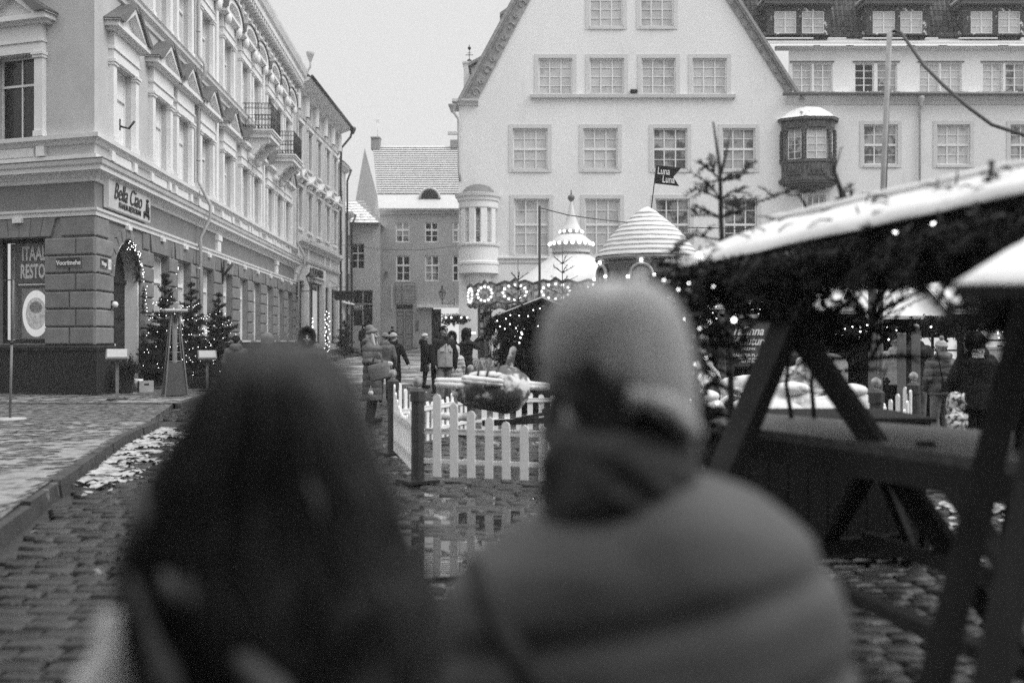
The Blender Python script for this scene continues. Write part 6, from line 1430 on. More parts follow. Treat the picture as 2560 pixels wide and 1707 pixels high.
for i, (a, b, c) in enumerate(((2102, 530, 466), (2113, 525, 467), (2127, 522, 458))):
    stem(('left', 'middle', 'right')[i] + ' one of three upright twigs above the stall roof', [P(a - 2, b, 5.9), P(a, (b + c) / 2, 5.9), P(a, c, 5.9)], .009, 20 + i, 12, (.015, .03))
# the bare top of a fir rising left of the stall roof
t = thing('stripped_fir', 'sparse nearly bare fir top before the pale house', 'tree', tuple(P(1828, 1220, 6.3))); b = Vector(t.location); L0 = T(-b.x, -b.y, -b.z); wd = MB(); cr = MB(); r = random.Random(61)
tr = [P(1830, 1200, 6.3), P(1826, 900, 6.3), P(1812, 700, 6.3), P(1803, 560, 6.3), P(1800, 420, 6.3), P(1783, 305, 6.3)]; wd.tube(tr, [.022, .02, .018, .015, .012, .006], 8); wd.tube([P(1800, 440, 6.3), P(1812, 400, 6.3), P(1826, 330, 6.3)], [.012, .009, .004], 6)
for (px, py, tips) in ((1801, 450, ((1752, 458), (1850, 445), (1870, 430), (1740, 402), (1770, 395), (1892, 402))), (1802, 500, ((1765, 452), (1733, 470), (1862, 470), (1850, 520))), (1803, 545, ((1735, 515), (1728, 540), (1888, 495), (1878, 520), (1975, 478))), (1806, 600, ((1735, 590), (1880, 585), (1860, 640))), (1810, 650, ((1730, 640), (1745, 690), (1890, 630), (1870, 690)))):
    for (qx, qy) in tips:
        a = P(px, py, 6.3); q = P(qx, qy, 6.3 + r.uniform(-.25, .25)); m_ = a.lerp(q, .5) + Vector((0, 0, r.uniform(-.03, .02))); wd.tube([a, m_, q], [.008, .006, .003], 5)
        needles(cr, m_, q, r, .03, .004, 200); needles(cr, a, m_, r, .02, .003, 40)
        for k in range(3):
            s_ = a.lerp(q, r.uniform(.4, .95)); e_ = s_ + Vector((r.uniform(-.1, .1), r.uniform(-.06, .06), r.uniform(-.06, .08))); wd.tube([s_, e_], [.004, .002], 4); needles(cr, s_, e_, r, .03, .004, 220)
wd.build('trunk', M['bark'], t, L0); cr.build('crown', M['needle'], t, L0)
# bulbs on the stall
bp = [(1742, 676, 5.3), (1747, 637, 5.2), (1857, 657, 5.1), (1851, 688, 5.1), (1880, 700, 5.1), (1988, 664, 4.9), (2050, 695, 4.9), (2156, 699, 4.8), (2198, 632, 4.6), (2240, 578, 4.5), (2331, 558, 4.4), (2490, 557, 4.1), (2405, 696, 4.4), (1978, 556, 5.3), (1835, 800, 5.1), (1905, 742, 5.1)]
b_ = tag(MB().build('string_lights', M['bulb']), 'scattered single bulbs along the fir clad stall eave', 'lights')
bm = MB()
for q in bp: bm.ball(P(*q), .012, 10, 8)
b_.data = bm.mesh('bulbs'); b_.data.materials.append(M['bulb'])
wm = MB(); wm.tube([P(q[0], q[1] - 5, q[2]) for q in sorted(bp[:13])], .003, 4, False); wm.build('wire', M['iron'], b_)

# nearest stall roof at the right edge
s2 = thing('near_stall', 'second stall whose snowed roof corner pokes in at the right edge', 'market stall', (2.3, 2.8, gz(2.8)))
S2 = T(-2.3, -2.8, -gz(2.8)); A = P(2383, 717, 2.75); B = P(2383 + 900, 712, 2.75); C_ = P(3300, 420, 3.3); D_ = P(2575, 597, 3.3)
mb = MB(); mb.add(*snow_sheet(A, B, C_, D_, .03, 30, 10, 9), True); mb.build('roof_snow', M['snow'], s2, S2)
mb = MB(); mb.add([A - Vector((0,0,.002)), B - Vector((0,0,.002)), C_ - Vector((0,0,.002)), D_ - Vector((0,0,.002)), A - Vector((0,0,.03)), B - Vector((0,0,.03)), C_ - Vector((0,0,.03)), D_ - Vector((0,0,.03))], [(0,1,2,3),(7,6,5,4),(0,4,5,1),(1,5,6,2),(2,6,7,3),(3,7,4,0)]); mb.build('roof', M['wood_d'], s2, S2)
mb = MB(); mb.bar(P(2640, 720, 3.0), Vector((P(2640, 720, 3.0).x, 3.0, gz(3))), .1); mb.build('post', M['wood_d'], s2, S2)
free_garland('thick dark fir cladding under the second stall roof at the right edge', [P(2475, 735, 3.3), P(2560, 755, 3.2), P(2640, 790, 3.1)], 100, 57, (.06, .13), (1, .8, -.4), .034, .0045, 220, 'needle', wood=True, gx=.055)

# ------------------------------------------------------------------ huts and boards of the market further back
hut('fir clad market hut with a dark gabled roof behind the beanie man', (1355 - CX) / FPX * 20.6, 20.6, 1.25, 1.8, gz(20.6) + 1.96, 2.33, rad(-3), 3, gable=True)
free_garland('column of fir boughs down the left post of the fir clad hut', [P(1262, 800, 20.4), P(1285, 880, 20.4), P(1300, 960, 20.4), P(1310, 1030, 20.4)], 260, 61, (.2, .42), (1, .7, -.5), .07, .012, 120, gx=.14)
free_garland('fir boughs massed under the roof of the fir clad hut', [P(1245, 800, 20.3), P(1355, 765, 20.3), P(1440, 800, 20.3)], 150, 62, (.18, .35), (1, .6, -.6), .07, .012, 120, gx=.08)
lights_on('small white lights in the fir clad hut front', [tuple(P(a, b, 20.0)) for a, b in ((1276, 788), (1265, 797), (1243, 802), (1250, 816), (1298, 789), (1320, 790), (1333, 775), (1350, 771), (1345, 815), (1275, 810), (1290, 820), (1262, 822))], .013, wire=False)
lights_on('cluster of lit jars inside the fir clad hut', [tuple(P(1270 + (i * 37) % 40, 805 + (i * 13) % 55, 20.35)) for i in range(16)], .024, wire=False, mt='bulb2')
for i, (px, y0, y1, Y, lb) in enumerate(((1295, 650, 860, 20.9, 'bare fir tip standing before the carousel boards'), (1406, 612, 760, 22, 'bare fir tip before the carousel tent'), (1188, 690, 0, 0, ''))):
    if not Y: continue
    zt, zb_ = P(px, y0, Y).z, P(px, y1, Y).z; X = P(px, y0, Y).x
    t = thing('fir_tip', lb, 'tree', (X, Y, gz(Y)), 0, 'bare fir tips by the carousel'); wd = MB(); cr = MB(); r = random.Random(70 + i); g_ = gz(Y)
    wd.tube([(0, 0, 0), (0, 0, zt - g_)], [.03, .006], 6)
    for zz in (.42, .62, .85, 1.1):
        z = zt - g_ - zz
        for k in range(5):
            a = k * 1.257 + r.uniform(-.2, .2); q = Vector((math.cos(a) * .3 * (zz + .3), math.sin(a) * .3 * (zz + .3), z + .16)); wd.tube([(0, 0, z), q], [.01, .004], 4); needles(cr, (0, 0, z), q, r, .05, .008, 26)
    wd.build('trunk', M['bark'], t); cr.build('crown', M['needle'], t)
def hxy(px, Y): return (px - CX) / FPX * Y
hut('long snow roofed market hut at the left of the right hand row', hxy(2140, 19), 19.0, 2.6, 1.7, 1.95, 2.55, rad(2), 5)
hut('snow roofed market hut before the lit tree', hxy(2360, 17.6), 17.8, 2.1, 1.7, 1.83, 2.45, rad(-4), 6)
hut('snow roofed hut at the right edge of the market row', hxy(2560, 17), 17.2, 2.0, 1.7, 1.9, 2.5, rad(-3), 7)
hut('market hut behind the lettered board', hxy(1860, 21), 21.0, 2.6, 1.8, 2.1, 2.75, rad(0), 8)
hut('market hut half hidden behind the round booth', hxy(1660, 28), 27.8, 2.4, 1.8, 2.2, 2.9, rad(5), 9)
free_garland('fir garland hung along the market hut counters', [P(2240, 830, 17), P(2330, 800, 16.8), P(2400, 812, 16.6)], 90, 63, (.15, .3), (1, .6, -.3), .06, .011, 110, gx=.06)
free_garland('fir garland under the eave of the left market hut', [P(2080, 818, 18.3), P(2160, 820, 18.3), P(2250, 822, 18.2)], 90, 64, (.15, .3), (1, .6, -.5), .06, .011, 110, gx=.05)
r = random.Random(8)
lights_on('rows of warm bulbs over the market huts', [tuple(P(r.uniform(2060, 2520), r.uniform(812, 850), r.uniform(16.5, 18))) for i in range(46)], .016, wire=False)
lights_on('fine lights seen through the fir by the lettered board', [tuple(P(r.uniform(1650, 1990), r.uniform(748, 800), r.uniform(17, 20))) for i in range(60)], .016, wire=False)
lights_on('lights tangled in the bushes below the huts', [tuple(P(r.uniform(1600, 1700), r.uniform(740, 790), 20)) for i in range(16)], .022, wire=False)
fir('small fir smothered in lights behind the market row', hxy(2385, 19.6), 19.6, gz(19.6), 2.75, .6, 91, dens=40)
lights_on('dense white lights covering the small market fir', [tuple(Vector((hxy(2385, 19.6), 19.6, 0)) + Vector(((.1 + .62 * (1 - t)) * math.cos(a) * .95, (.1 + .62 * (1 - t)) * math.sin(a) - .1, 1.3 + 1.45 * t))) for t, a in [(r.random() ** 1.2, r.uniform(3.3, 6.1)) for _ in range(230)]], .02, wire=False)
t = thing('lit_stall_window', 'bright glazed display box inside the market row', 'display case', tuple(P(2345, 900, 16.9)))
mb = MB(); mb.box(-.32, .32, 0, .3, -.45, .38); mb.build('glow_panel', M['lit'], t); mb = MB()
for x in (-.34, -.1, .12, .34): mb.box(x - .02, x + .02, -.03, 0, -.5, .42)
for z in (-.5, -.1, .15, .4): mb.box(-.36, .36, -.045, -.03, z, z + .03)
mb.build('glazing_bars', M['wood_d'], t)
t = thing('added_glow_shelf', 'added glowing shelf that brightens the background behind the hooded man', 'shelf', tuple(P(2480, 850, 17.6)))  # shelf and glow panel added to lighten what lies behind the man
mb = MB(); mb.box(-.45, .5, 0, .1, -.3, .3); mb.build('glow_panel', M['lit'], t); mb = MB()
for z in (-.32, -.02, .3): mb.box(-.5, .55, -.12, 0, z, z + .03)
for k in range(9): mb.box(-.42 + k * .1, -.37 + k * .1, -.1, -.02, -.29, -.29 + .1 + .05 * (k % 3))
mb.build('shelf_boards', M['wood_d'], t)
# lettered board of the market between square posts
t = thing('market_board', 'dark board with white script lettering on round topped posts', 'sign board', tuple(P(1862, 1000, 14))); b = Vector(t.location); L0 = T(-b.x, -b.y, -b.z)
a = P(1828, 795, 14); c = P(1945, 915, 14)
mb = MB(); mb.box(a.x, c.x, 13.98, 14.03, c.z, a.z); bd = mb.build('panel', mat('board_dark', .08, .5, .3, 3), t, L0)
mb = MB(); mb.box(a.x, c.x, 13.93, 14.08, a.z, a.z + .05); mb.build('snow', M['snow'], t, L0)
for px in (1805, 1960): p = P(px, 785, 14); mb = MB(); mb.bar((p.x, 14, -.2), (p.x, 14, p.z), .1); mb.M = T(p.x, 14, p.z) @ RX(rad(90)); mb.lathe([(.05, -.05), (.05, .05), (0, .05)], 14); mb.M = None; mb.build('post', M['grey'], t, L0)
for body, px, py, sz, sh in (('Tallinna', 1868, 828, .17, .4), ('Jõuluturg', 1872, 853, .16, .4)): q = P(px, py, 13.96); text('lettering', body, sz, M['letter'], bd, T(q.x, q.y, q.z) , .002, .004, sh, .85)
for body, py, sz in (('RAEKOJA PLATS', 888, .06), ('avatud iga päev', 896, .045), ('kell 10-20', 904, .045), ('TALLINN', 872, .05)): q = P(1870, py, 13.96); text('lettering', body, sz, M['letter'], bd, T(q.x, q.y, q.z), .002, .001)
# light timber posts by the huts
def timber(px, y0, y1, Y, label, w_=.1, ball=False):
    p, q = P(px, y0, Y), P(px, y1, Y); t = thing('timber_post', label, 'post', (p.x, Y, gz(Y))); mb = MB(); mb.box(-w_/2, w_/2, -w_/2, w_/2, 0, p.z - gz(Y)); mb.build('shaft', mat('grey_timber', .16, .8, .3, 6, stretch=(1, 1, .2)), t)
    mb = MB(); mb.ball((0, 0, p.z - gz(Y) + .04), .055, 10, 8) if ball else mb.box(-w_*.5, w_*.5, -w_*.5, w_*.5, p.z - gz(Y), p.z - gz(Y) + .02); mb.build('top', M['postball'] if ball else M['snow'], t)
timber(2254, 835, 1135, 15.2, 'square grey timber post left of the bobble hat woman'); timber(2181, 690, 940, 14.5, 'pale timber post under the left market hut', .09); timber(2290, 825, 960, 15.5, 'ball topped grey post beside the hut customer', .1, True)
t = thing('trough_table', 'pale trough and tray table right of the hooded man', 'table', tuple(P(2500, 1000, 12.5))); b = Vector(t.location); L0 = T(-b.x, -b.y, -b.z)
a, c = P(2462, 873, 12.6), P(2525, 905, 12.6); mb = MB(); mb.box(a.x, c.x, 12.5, 13.0, c.z, a.z); mb.box(a.x, c.x, 12.49, 13.01, a.z, a.z + .03); mb.build('trough', M['lt'], t, L0)
a, c = P(2450, 950, 12.4), P(2530, 946, 12.4); mb = MB(); mb.box(a.x, c.x, 12.2, 13.0, a.z, a.z + .04); mb.build('tray', M['white'], t, L0); 
for x in (a.x + .05, c.x - .05): mb = MB(); mb.box(x - .03, x + .03, 12.5, 12.56, 0, a.z); mb.build('leg', M['wood_d'], t, L0)
# striped awning with fir and bulbs beside the far shop
t = thing('striped_awning', 'striped awning over the lit stall front down the street', 'awning', tuple(P(1150, 790, 47.5))); b = Vector(t.location); L0 = T(-b.x, -b.y, -b.z)
n = 9
for q in (0, 1):
    mb = MB()
    for k in range(n):
        if k % 2 != q: continue
        u0, u1 = k / n, (k + 1) / n; A0, A1 = P(1163, 760, 49.5), P(1163, 760, 46.5); B0, B1 = P(1128, 795, 49), P(1128, 797, 46)
        mb.add([lerp3(A0, A1, u0), lerp3(A0, A1, u1), lerp3(B0, B1, u1), lerp3(B0, B1, u0)], [(0, 1, 2, 3)])
    mb.build('canvas', M['black'] if q else M['lt'], t, L0)
free_garland('fir garland with bulbs under the striped awning', [P(1112, 792, 46), P(1150, 790, 46), P(1165, 800, 46)], 50, 65, (.2, .45), (1, .6, -.7), .09, .018, 60, gx=.06)
lights_on('four round bulbs in the awning garland', [tuple(P(a, 794, 45.6)) for a in (1115, 1128, 1153, 1168)], .05, wire=False, mt='bulb2')
# ------------------------------------------------------------------ people
def hand(mb, w_, d, n, thumb, curl=.5, s=1.0):
    w_ = Vector(w_); d = Vector(d).normalized(); n = Vector(n); n = (n - d * n.dot(d)).normalized(); u = d.cross(n) * thumb
    for k in (-1, 0, 1): mb.cap(w_ + u * .022 * k * s, w_ + (d * .075 + u * .025 * k) * s, .017 * s, .014 * s, 8)
    for k, ln in enumerate((.062, .072, .068, .052)):
        b = w_ + (d * .085 + u * (.03 - .02 * k)) * s; m_ = b + (d * math.cos(curl * .6) + n * math.sin(curl * .6)) * ln * .5 * s; e = m_ + (d * math.cos(curl * 1.7) + n * math.sin(curl * 1.7)) * ln * .5 * s
        mb.cap(b, m_, .0095 * s, .0088 * s, 7); mb.cap(m_, e, .0088 * s, .0078 * s, 7)
    b = w_ + (d * .03 + u * .03) * s; m_ = b + (u * .7 + d * .6 + n * .2).normalized() * .035 * s; mb.cap(b, m_, .013 * s, .011 * s, 7); mb.cap(m_, m_ + (d * .9 + n * .35).normalized() * .03 * s, .011 * s, .009 * s, 7)
def head_caps(mb, c, yaw, s=1.0, pitch=0):
    Mh = T(*c) @ RZ(yaw) @ RX(pitch); old = mb.M; f = lambda x, y, z: Mh @ Vector((x * s, y * s, z * s))
    mb.ball(f(0, .012, .03), .092 * s, 16, 12, (.84, 1.02, .95)); mb.cap(f(0, -.02, -.03), f(0, -.035, -.075), .062 * s, .04 * s, 12)
    mb.cap(f(0, -.088, .02), f(0, -.112, -.018), .010 * s, .014 * s, 8); mb.cap(f(-.03, -.078, .035), f(.03, -.078, .035), .014 * s, .014 * s, 8)
    mb.cap(f(-.022, -.082, -.052), f(.022, -.082, -.052), .011 * s, .011 * s, 8); mb.ball(f(0, -.075, -.085), .02 * s, 8, 6)
    for x in (-1, 1): mb.cap(f(.076 * x, .01, .02), f(.079 * x, .016, -.02), .013 * s, .010 * s, 6); mb.ball(f(.04 * x, -.062, -.025), .028 * s, 8, 6)
    return Mh
def person(label, px, Y, top, rz, coat='puffer', cm='dk', hem=.85, lm='blk', hat=('beanie', 'dk'), hair=None, ya=0.0, arms=None, hood=False, face=True, pz=0.0, stride=.0, child=False, bulk=1.0, vox=.011, group=None, scarf=None, boots='blk', lean=0.0, X=None):
    x = (px - CX) / FPX * Y if X is None else X; g = gz(Y) + pz; H = CAMZ - (top - CY) / FPX * Y - g; hx_ = {'beanie': .03, 'hood': .03, None: 0, 'bobble': .09, 'fur': .05, 'slouch': .05}[hat[0] if hat else None]
    s = (H - hx_ * .6) / 1.75
    root = thing('person', label, 'person', (x, Y, g), rz, group); S = Matrix.Scale(s, 4)
    hs = 1.22 if child else 1.0
    # joints, facing -y
    HZ = .90; SH = 1.42; sw = .175
    arms = arms or {}
    aL = arms.get('a', ((-.24, .03, 1.14), (-.25, -.06, .90))); aR = arms.get('b', ((.24, .03, 1.14), (.25, -.06, .90)))
    HC = (0, -.02 - lean * .5, 1.62)
    mb = MB(); mb.M = S
    for sx, st_ in ((-1, stride), (1, -stride)):
        kn = (.1 * sx, -.02 - st_ * .5, .49); an = (.1 * sx, .03 - st_, .09 + max(0, -st_) * .12); hp = (.09 * sx, .01, .90)
        mb.cap(hp, kn, .088, .058); mb.cap(kn, an, .056, .038); mb.cap((an[0], an[1] + .02, .05), (an[0] + .012 * sx, an[1] - .15, .04), .04, .034)
    mb.loft([(0, 0, .82, .12, .09), (0, 0, .9, .165, .115), (0, 0, 1.02, .145, .10), (0, -.01, 1.2, .165, .112), (0, 0, 1.36, .175, .11), (0, .01, 1.44, .12, .08), (0, .005, 1.5, .062, .062), (0, -.0, 1.58, .058, .06)], 18)
    for sx, (el, wr) in ((-1, aL), (1, aR)):
        sh = (sw * sx, .0, SH - .03); mb.cap(sh, el, .052, .042); mb.cap(el, wr, .042, .028)
        d = (Vector(wr) - Vector(el)).normalized(); n = Vector((-sx, 0, 0)) if abs(d.x) < .7 else Vector((0, -1, 0))
        hand(mb, Vector(wr) + d * .01, d, n, sx * (1 if True else 1), .6)
    Mh = head_caps(mb, HC, ya, hs)
    body = mb.remesh('body', M['skin'], root, voxel=vox * s if s < 1.2 else vox, smooth=1)
    if face:
        for nm, zz, mt_, rr_ in (('eyes', .012, 'eye', .0085), ):
            m2 = MB(); m2.M = S
            for q in (-1, 1): m2.ball(Mh @ Vector((.031 * q * hs, -.083 * hs, .014)), rr_ * hs, 8, 6, (1.5, 1, .8))
            m2.build(nm, M[mt_], root)
        m2 = MB(); m2.M = S; m2.cap(Mh @ Vector((-.02, -.094 * hs, -.05)), Mh @ Vector((.02, -.094 * hs, -.05)), .005, .005, 6); m2.build('mouth', M['lips'], root)
        m2 = MB(); m2.M = S
        for q in (-1, 1): m2.cap(Mh @ Vector((.016 * q * hs, -.092 * hs, .038)), Mh @ Vector((.048 * q * hs, -.082 * hs, .040)), .004, .004, 6)
        m2.build('eyebrows', M['hair' + 'd'], root)
    # trousers
    mb = MB(); mb.M = S
    for sx, st_ in ((-1, stride), (1, -stride)):
        kn = (.1 * sx, -.02 - st_ * .5, .49); an = (.1 * sx, .03 - st_, .14 + max(0, -st_) * .12); mb.cap((.09 * sx, .01, .90), kn, .105, .076); mb.cap(kn, an, .074, .058)
    mb.loft([(0, 0, .78, .10, .08), (0, 0, .9, .18, .13), (0, 0, 1.0, .165, .12)], 16); mb.remesh('trousers', M[lm], root, voxel=.016, smooth=2, disp=lambda p, n: .006 * noise.noise(p * 14))
    for sx, st_ in ((-1, stride), (1, -stride)):
        an = (.1 * sx, .03 - st_, .09 + max(0, -st_) * .12); mb = MB(); mb.M = S; mb.cap((an[0], an[1], an[2] + .10), (an[0], an[1] + .015, an[2] - .03), .06, .052); mb.cap((an[0], an[1] + .02, an[2] - .04), (an[0] + .012 * sx, an[1] - .16, an[2] - .045), .05, .042); mb.remesh('boot', M[boots], root, voxel=.014, smooth=1)
    # coat
    mb = MB(); mb.M = S; B = bulk * (1.12 if coat == 'puffer' else 1.0)
    rings = []; z = hem; n = int((1.47 - hem) / .025)
    prof = lambda z: (.175 + .045 * max(0, (1.0 - z)) if z < 1.05 else .165 + .035 * sstep(1.05, 1.36, z)) if z < 1.38 else .2 - .135 * sstep(1.38, 1.5, z)
    for i in range(n + 1):
        z = hem + (1.48 - hem) * i / n; r_ = prof(z) * B; rings.append((0, .0 + lean * (z - 1) * -.2, z, r_ * 1.05, r_ * .74))
    mb.loft(rings, 24)
    for sx, (el, wr) in ((-1, aL), (1, aR)):
        sh = Vector((sw * sx, .0, SH - .03)); el = Vector(el); wr = Vector(wr)
        mb.cap(sh, el, .078 * B, .066 * B); mb.cap(el, wr, .066 * B, .05 * B)
    if hood: mb.cap((-.06, .07, 1.50), (.06, .07, 1.50), .085, .085); mb.ball((0, .09, 1.47), .11, 12, 8)
    mb.cap((-.05, .01, 1.47), (.05, .01, 1.47), .085, .085)
    def dsp(p, nn):
        zz = p.z / s; q = .004 * noise.noise(p * 18)
        if coat == 'puffer': q += .014 * (abs(math.sin(zz * 24 + 1.2 * p.x)) ** .5 - .6) + .006 * noise.noise(p * 30)
        else: q += .008 * noise.noise(Vector((p.x * 9, p.y * 9, p.z * 4)))
        return q
    c_ = mb.remesh('coat', M[cm], root, voxel=.013, smooth=2, disp=dsp)
    f = lambda x, y, z: Mh @ Vector((x * hs, y * hs, z * hs))
    if hat:
        k, hm = hat; mb = MB(); mb.M = S
        if k in ('beanie', 'bobble', 'slouch'):
            mb.ball(f(0, .02, .062), .10 * hs, 16, 12, (.9, 1.04, .82)); mb.cap(f(0, .06, .04), f(0, .05, .0), .07 * hs, .055 * hs)
            if k == 'slouch': mb.ball(f(0, .06, .11), .085 * hs, 12, 10)
            mb.remesh('hat', M[hm], root, voxel=.01, smooth=2, disp=lambda p, n_: .0025 * math.sin(math.atan2(p.y - HC[1] * s, p.x) * 34))
            # cuff
            m2 = MB(); m2.M = S @ T(*HC) @ RZ(ya) @ RX(rad(-12)) @ Matrix.Diagonal((.88, 1.03, 1, 1)); m2.lathe([(.098 * hs, .035), (.109 * hs, .036), (.111 * hs, .07), (.103 * hs, .095), (.095 * hs, .09)], 28, (0, .016, 0)); m2.build('hat_cuff', M[hm], root)
            if k == 'bobble': m2 = MB(); m2.M = S; m2.ball(f(0, .03, .175), .042 * hs, 12, 10); m2.remesh('bobble', M['mid'], root, voxel=.01, smooth=1, disp=lambda p, n_: .006 * noise.noise(p * 90))
        elif k in ('hood', 'fur'):
            mb.ball(f(0, .035, .035), .128 * hs, 18, 14, (.92, .98, 1.08)); mb.cap(f(0, .06, -.04), f(0, .06, -.10), .11 * hs, .10 * hs)
            mb.remesh('hood', M[hm], root, voxel=.012, smooth=2)
            body.data.transform(Matrix.Identity(4))
            m2 = MB(); m2.M = S; n = 30; q_ = []
            for i in range(n + 1): a = 6.2832 * i / n; q_.append(f(.098 * math.sin(a), -.066 - .01 * math.cos(a), .02 + .125 * math.cos(a)))
            m2.tube(q_, .034 if k == 'fur' else .018, 8, False)
            if k == 'fur':
                rr_ = random.Random(int(px))
                for i in range(900):
                    a = rr_.uniform(0, 6.2832); b_ = rr_.uniform(0, 6.2832); c0 = Vector((.098 * math.sin(a), -.066, .02 + .125 * math.cos(a))); o_ = Vector((math.sin(a) * math.cos(b_), math.sin(b_), math.cos(a) * math.cos(b_))); p0 = Vector(f(*(c0 + o_ * .028))); p1 = Vector(f(*(c0 + o_ * rr_.uniform(.05, .085)))); e = Vector((rr_.uniform(-1, 1), rr_.uniform(-1, 1), rr_.uniform(-1, 1))) * .003
                    m2.add([p0 - e, p0 + e, p1], [(0, 1, 2)])
            m2.build('hood_trim', M['dk' if k == 'fur' else hm], root)
    if hair:
        k, hm = hair; mb = MB(); mb.M = S
        if k == 'long':
            for q in (-1, 1):
                mb.cap(f(.06 * q, .0, .02), f(.075 * q, -.03, -.14), .035, .036); mb.cap(f(.075 * q, -.03, -.14), f(.07 * q, -.10, -.34), .034, .02)
            mb.cap(f(0, .06, .02), f(0, .07, -.12), .08, .07)
        elif k == 'bob': mb.ball(f(0, .03, .03), .106 * hs, 14, 10, (.95, 1, 1)); mb.cap(f(0, .05, -.0), f(0, .05, -.06), .085, .07)
        elif k == 'short': mb.ball(f(0, .028, .045), .10 * hs, 14, 10, (.9, 1.02, .92))
        mb.remesh('hair', M[hm], root, voxel=.011, smooth=2, disp=lambda p, n_: .004 * noise.noise(Vector((p.x * 70, p.y * 70, p.z * 8))))
    if scarf: mb = MB(); mb.M = S; mb.lathe([(.07, 1.44), (.11, 1.45), (.125, 1.49), (.11, 1.53), (.085, 1.56), (.07, 1.55)], 24, (0, -.005, 0)); mb.cap((.02, -.09, 1.47), (.03, -.135, 1.33), .045, .04); mb.remesh('scarf', M[scarf], root, voxel=.012, smooth=2, disp=lambda p, n_: .007 * noise.noise(p * 26))
    root['s'] = s; del root['s']
    return root, s, S
# --- woman with the handbag, seen from the side
M['coat_q'] = mat('quilted_grey', .085, .55, .15, 8, .2, 50)
pr_, s, S = person('woman in a long quilted coat and pale ribbed beanie by the fence', 930, 17.7, 816, rad(80), 'puffer', 'coat_q', .42, 'blk', ('slouch', 'mid'), ('long', 'hairl'), 0, {'a': ((-.26, .02, 1.14), (-.14, -.27, 1.10)), 'b': ((.26, .06, 1.14), (.12, -.25, 1.06))}, hood=True, bulk=1.08)
mb = MB(); mb.M = S; mb.cap((-.13, -.30, 1.10), (-.02, -.36, 1.09), .05, .05); mb.remesh('glove', M['vlt'], pr_, voxel=.012)
t = thing('handbag', 'large pale quilted handbag hanging from the arm of the woman in the long coat', 'handbag', tuple(P(948, 925, 17.35)), rad(-8))
mb = MB(); mb.M = RY(rad(-14)); mb.loft([(0, 0, -.17, .16, .05), (0, 0, -.15, .19, .06), (0, 0, .05, .2, .065), (0, 0, .12, .19, .04)], 24); mb.M = None; mb.remesh('bag_body', M['mid'], t, voxel=.014, smooth=1, disp=lambda p, n_: .004 * noise.noise(p * 30))
mb = MB()
for y in (-.03, .03): mb.tube([(-.12, y, .13), (-.07, y, .27), (-.02, y, .31), (.03, y, .25), (.07, y, .09)], .008, 6)
mb.build('handle', M['mid'], t)
t = thing('round_charm', 'round white charm dangling below the pale handbag', 'charm', tuple(P(927, 982, 17.3))); mb = MB(); mb.lathe([(0, -.012), (.045, -.01), (.045, .01), (0, .012)], 18); mb.v = [(x, z, y) for x, y, z in mb.v]; mb.build('disc', M['white'], t); mb = MB(); mb.box(-.03, .03, -.015, .015, .05, .07); mb.tube([(0, 0, .04), (0, 0, .12)], .006, 5); mb.build('tag', M['lt'], t)
# --- the pair walking away behind her
person('person in a grey jacket walking away just behind the woman with the handbag', 962, 23.5, 830, rad(185), 'coat', 'grey', .72, 'dk', ('beanie', 'mid'), None, .4, face=False, stride=.1)
person('person in a black coat walking away with one arm swung out', 984, 24.5, 830, rad(172), 'coat', 'blk', .55, 'blk', ('beanie', 'lt'), None, -.3, {'b': ((.25, .05, 1.14), (.27, .16, .93)), 'a': ((-.30, .04, 1.16), (-.40, .08, .96))}, face=False, stride=.14)
person('small far figure in black near the white house window', 909, 52, 812, rad(20), 'coat', 'blk', .7, 'blk', ('hood', 'blk'), None, 0, vox=.02)
person('small far figure in black before the panelled door', 981, 50, 815, rad(160), 'coat', 'blk', .7, 'blk', None, ('short', 'haird'), 0, face=False, vox=.02)
# --- woman in black coat alone in the middle of the street
person('woman in a black knee coat and pale hat standing sideways in the street', 1062, 31.0, 832, rad(100), 'coat', 'blk', .52, 'blk', ('beanie', 'vlt'), None, 0, {'a': ((-.24, -.02, 1.14), (-.16, -.18, 1.08)), 'b': ((.24, .0, 1.14), (.18, -.16, 1.06))}, hood=True)
# --- man with two tone parka
pr_, s, S = person('man in a dark beanie and two tone parka walking with hands down', 1110, 23.2, 813, rad(22), 'coat', 'dk', .80, 'jeans', ('beanie', 'blk'), None, .35, {'a': ((-.27, .0, 1.14), (-.24, -.07, .90)), 'b': ((.27, .02, 1.14), (.27, .0, .88))}, scarf='blk', hood=True, stride=.08, bulk=1.1)
mb = MB(); mb.M = S; n_ = 16
mb.loft([(0, -.035, .82, .19, .15), (0, -.035, 1.0, .185, .15), (0, -.035, 1.2, .185, .15), (0, -.03, 1.36, .15, .13)], 24)
o = mb.remesh('jacket_front', M['lt'], pr_, voxel=.013, smooth=1, disp=lambda p, n_: .005 * noise.noise(p * 12)); 
mb = MB(); mb.M = S
for x in (-.1, .1): mb.box(x - .045, x + .045, -.185, -.16, 1.18, 1.24)
mb.cap((0, -.188, .85), (.0, -.178, 1.34), .014, .014); mb.build('placket', M['vlt'], pr_)
for sx in (-1, 1): mb = MB(); mb.M = S; mb.cap((.245 * sx, -.05, .93), (.25 * sx, -.07, .82), .05, .045); mb.remesh('glove', M['blk'], pr_, voxel=.012)
mb = MB(); mb.M = S; mb.box(-.02, .05, -.145, -.125, 1.69, 1.715); mb.build('hat_patch', M['white'], pr_)
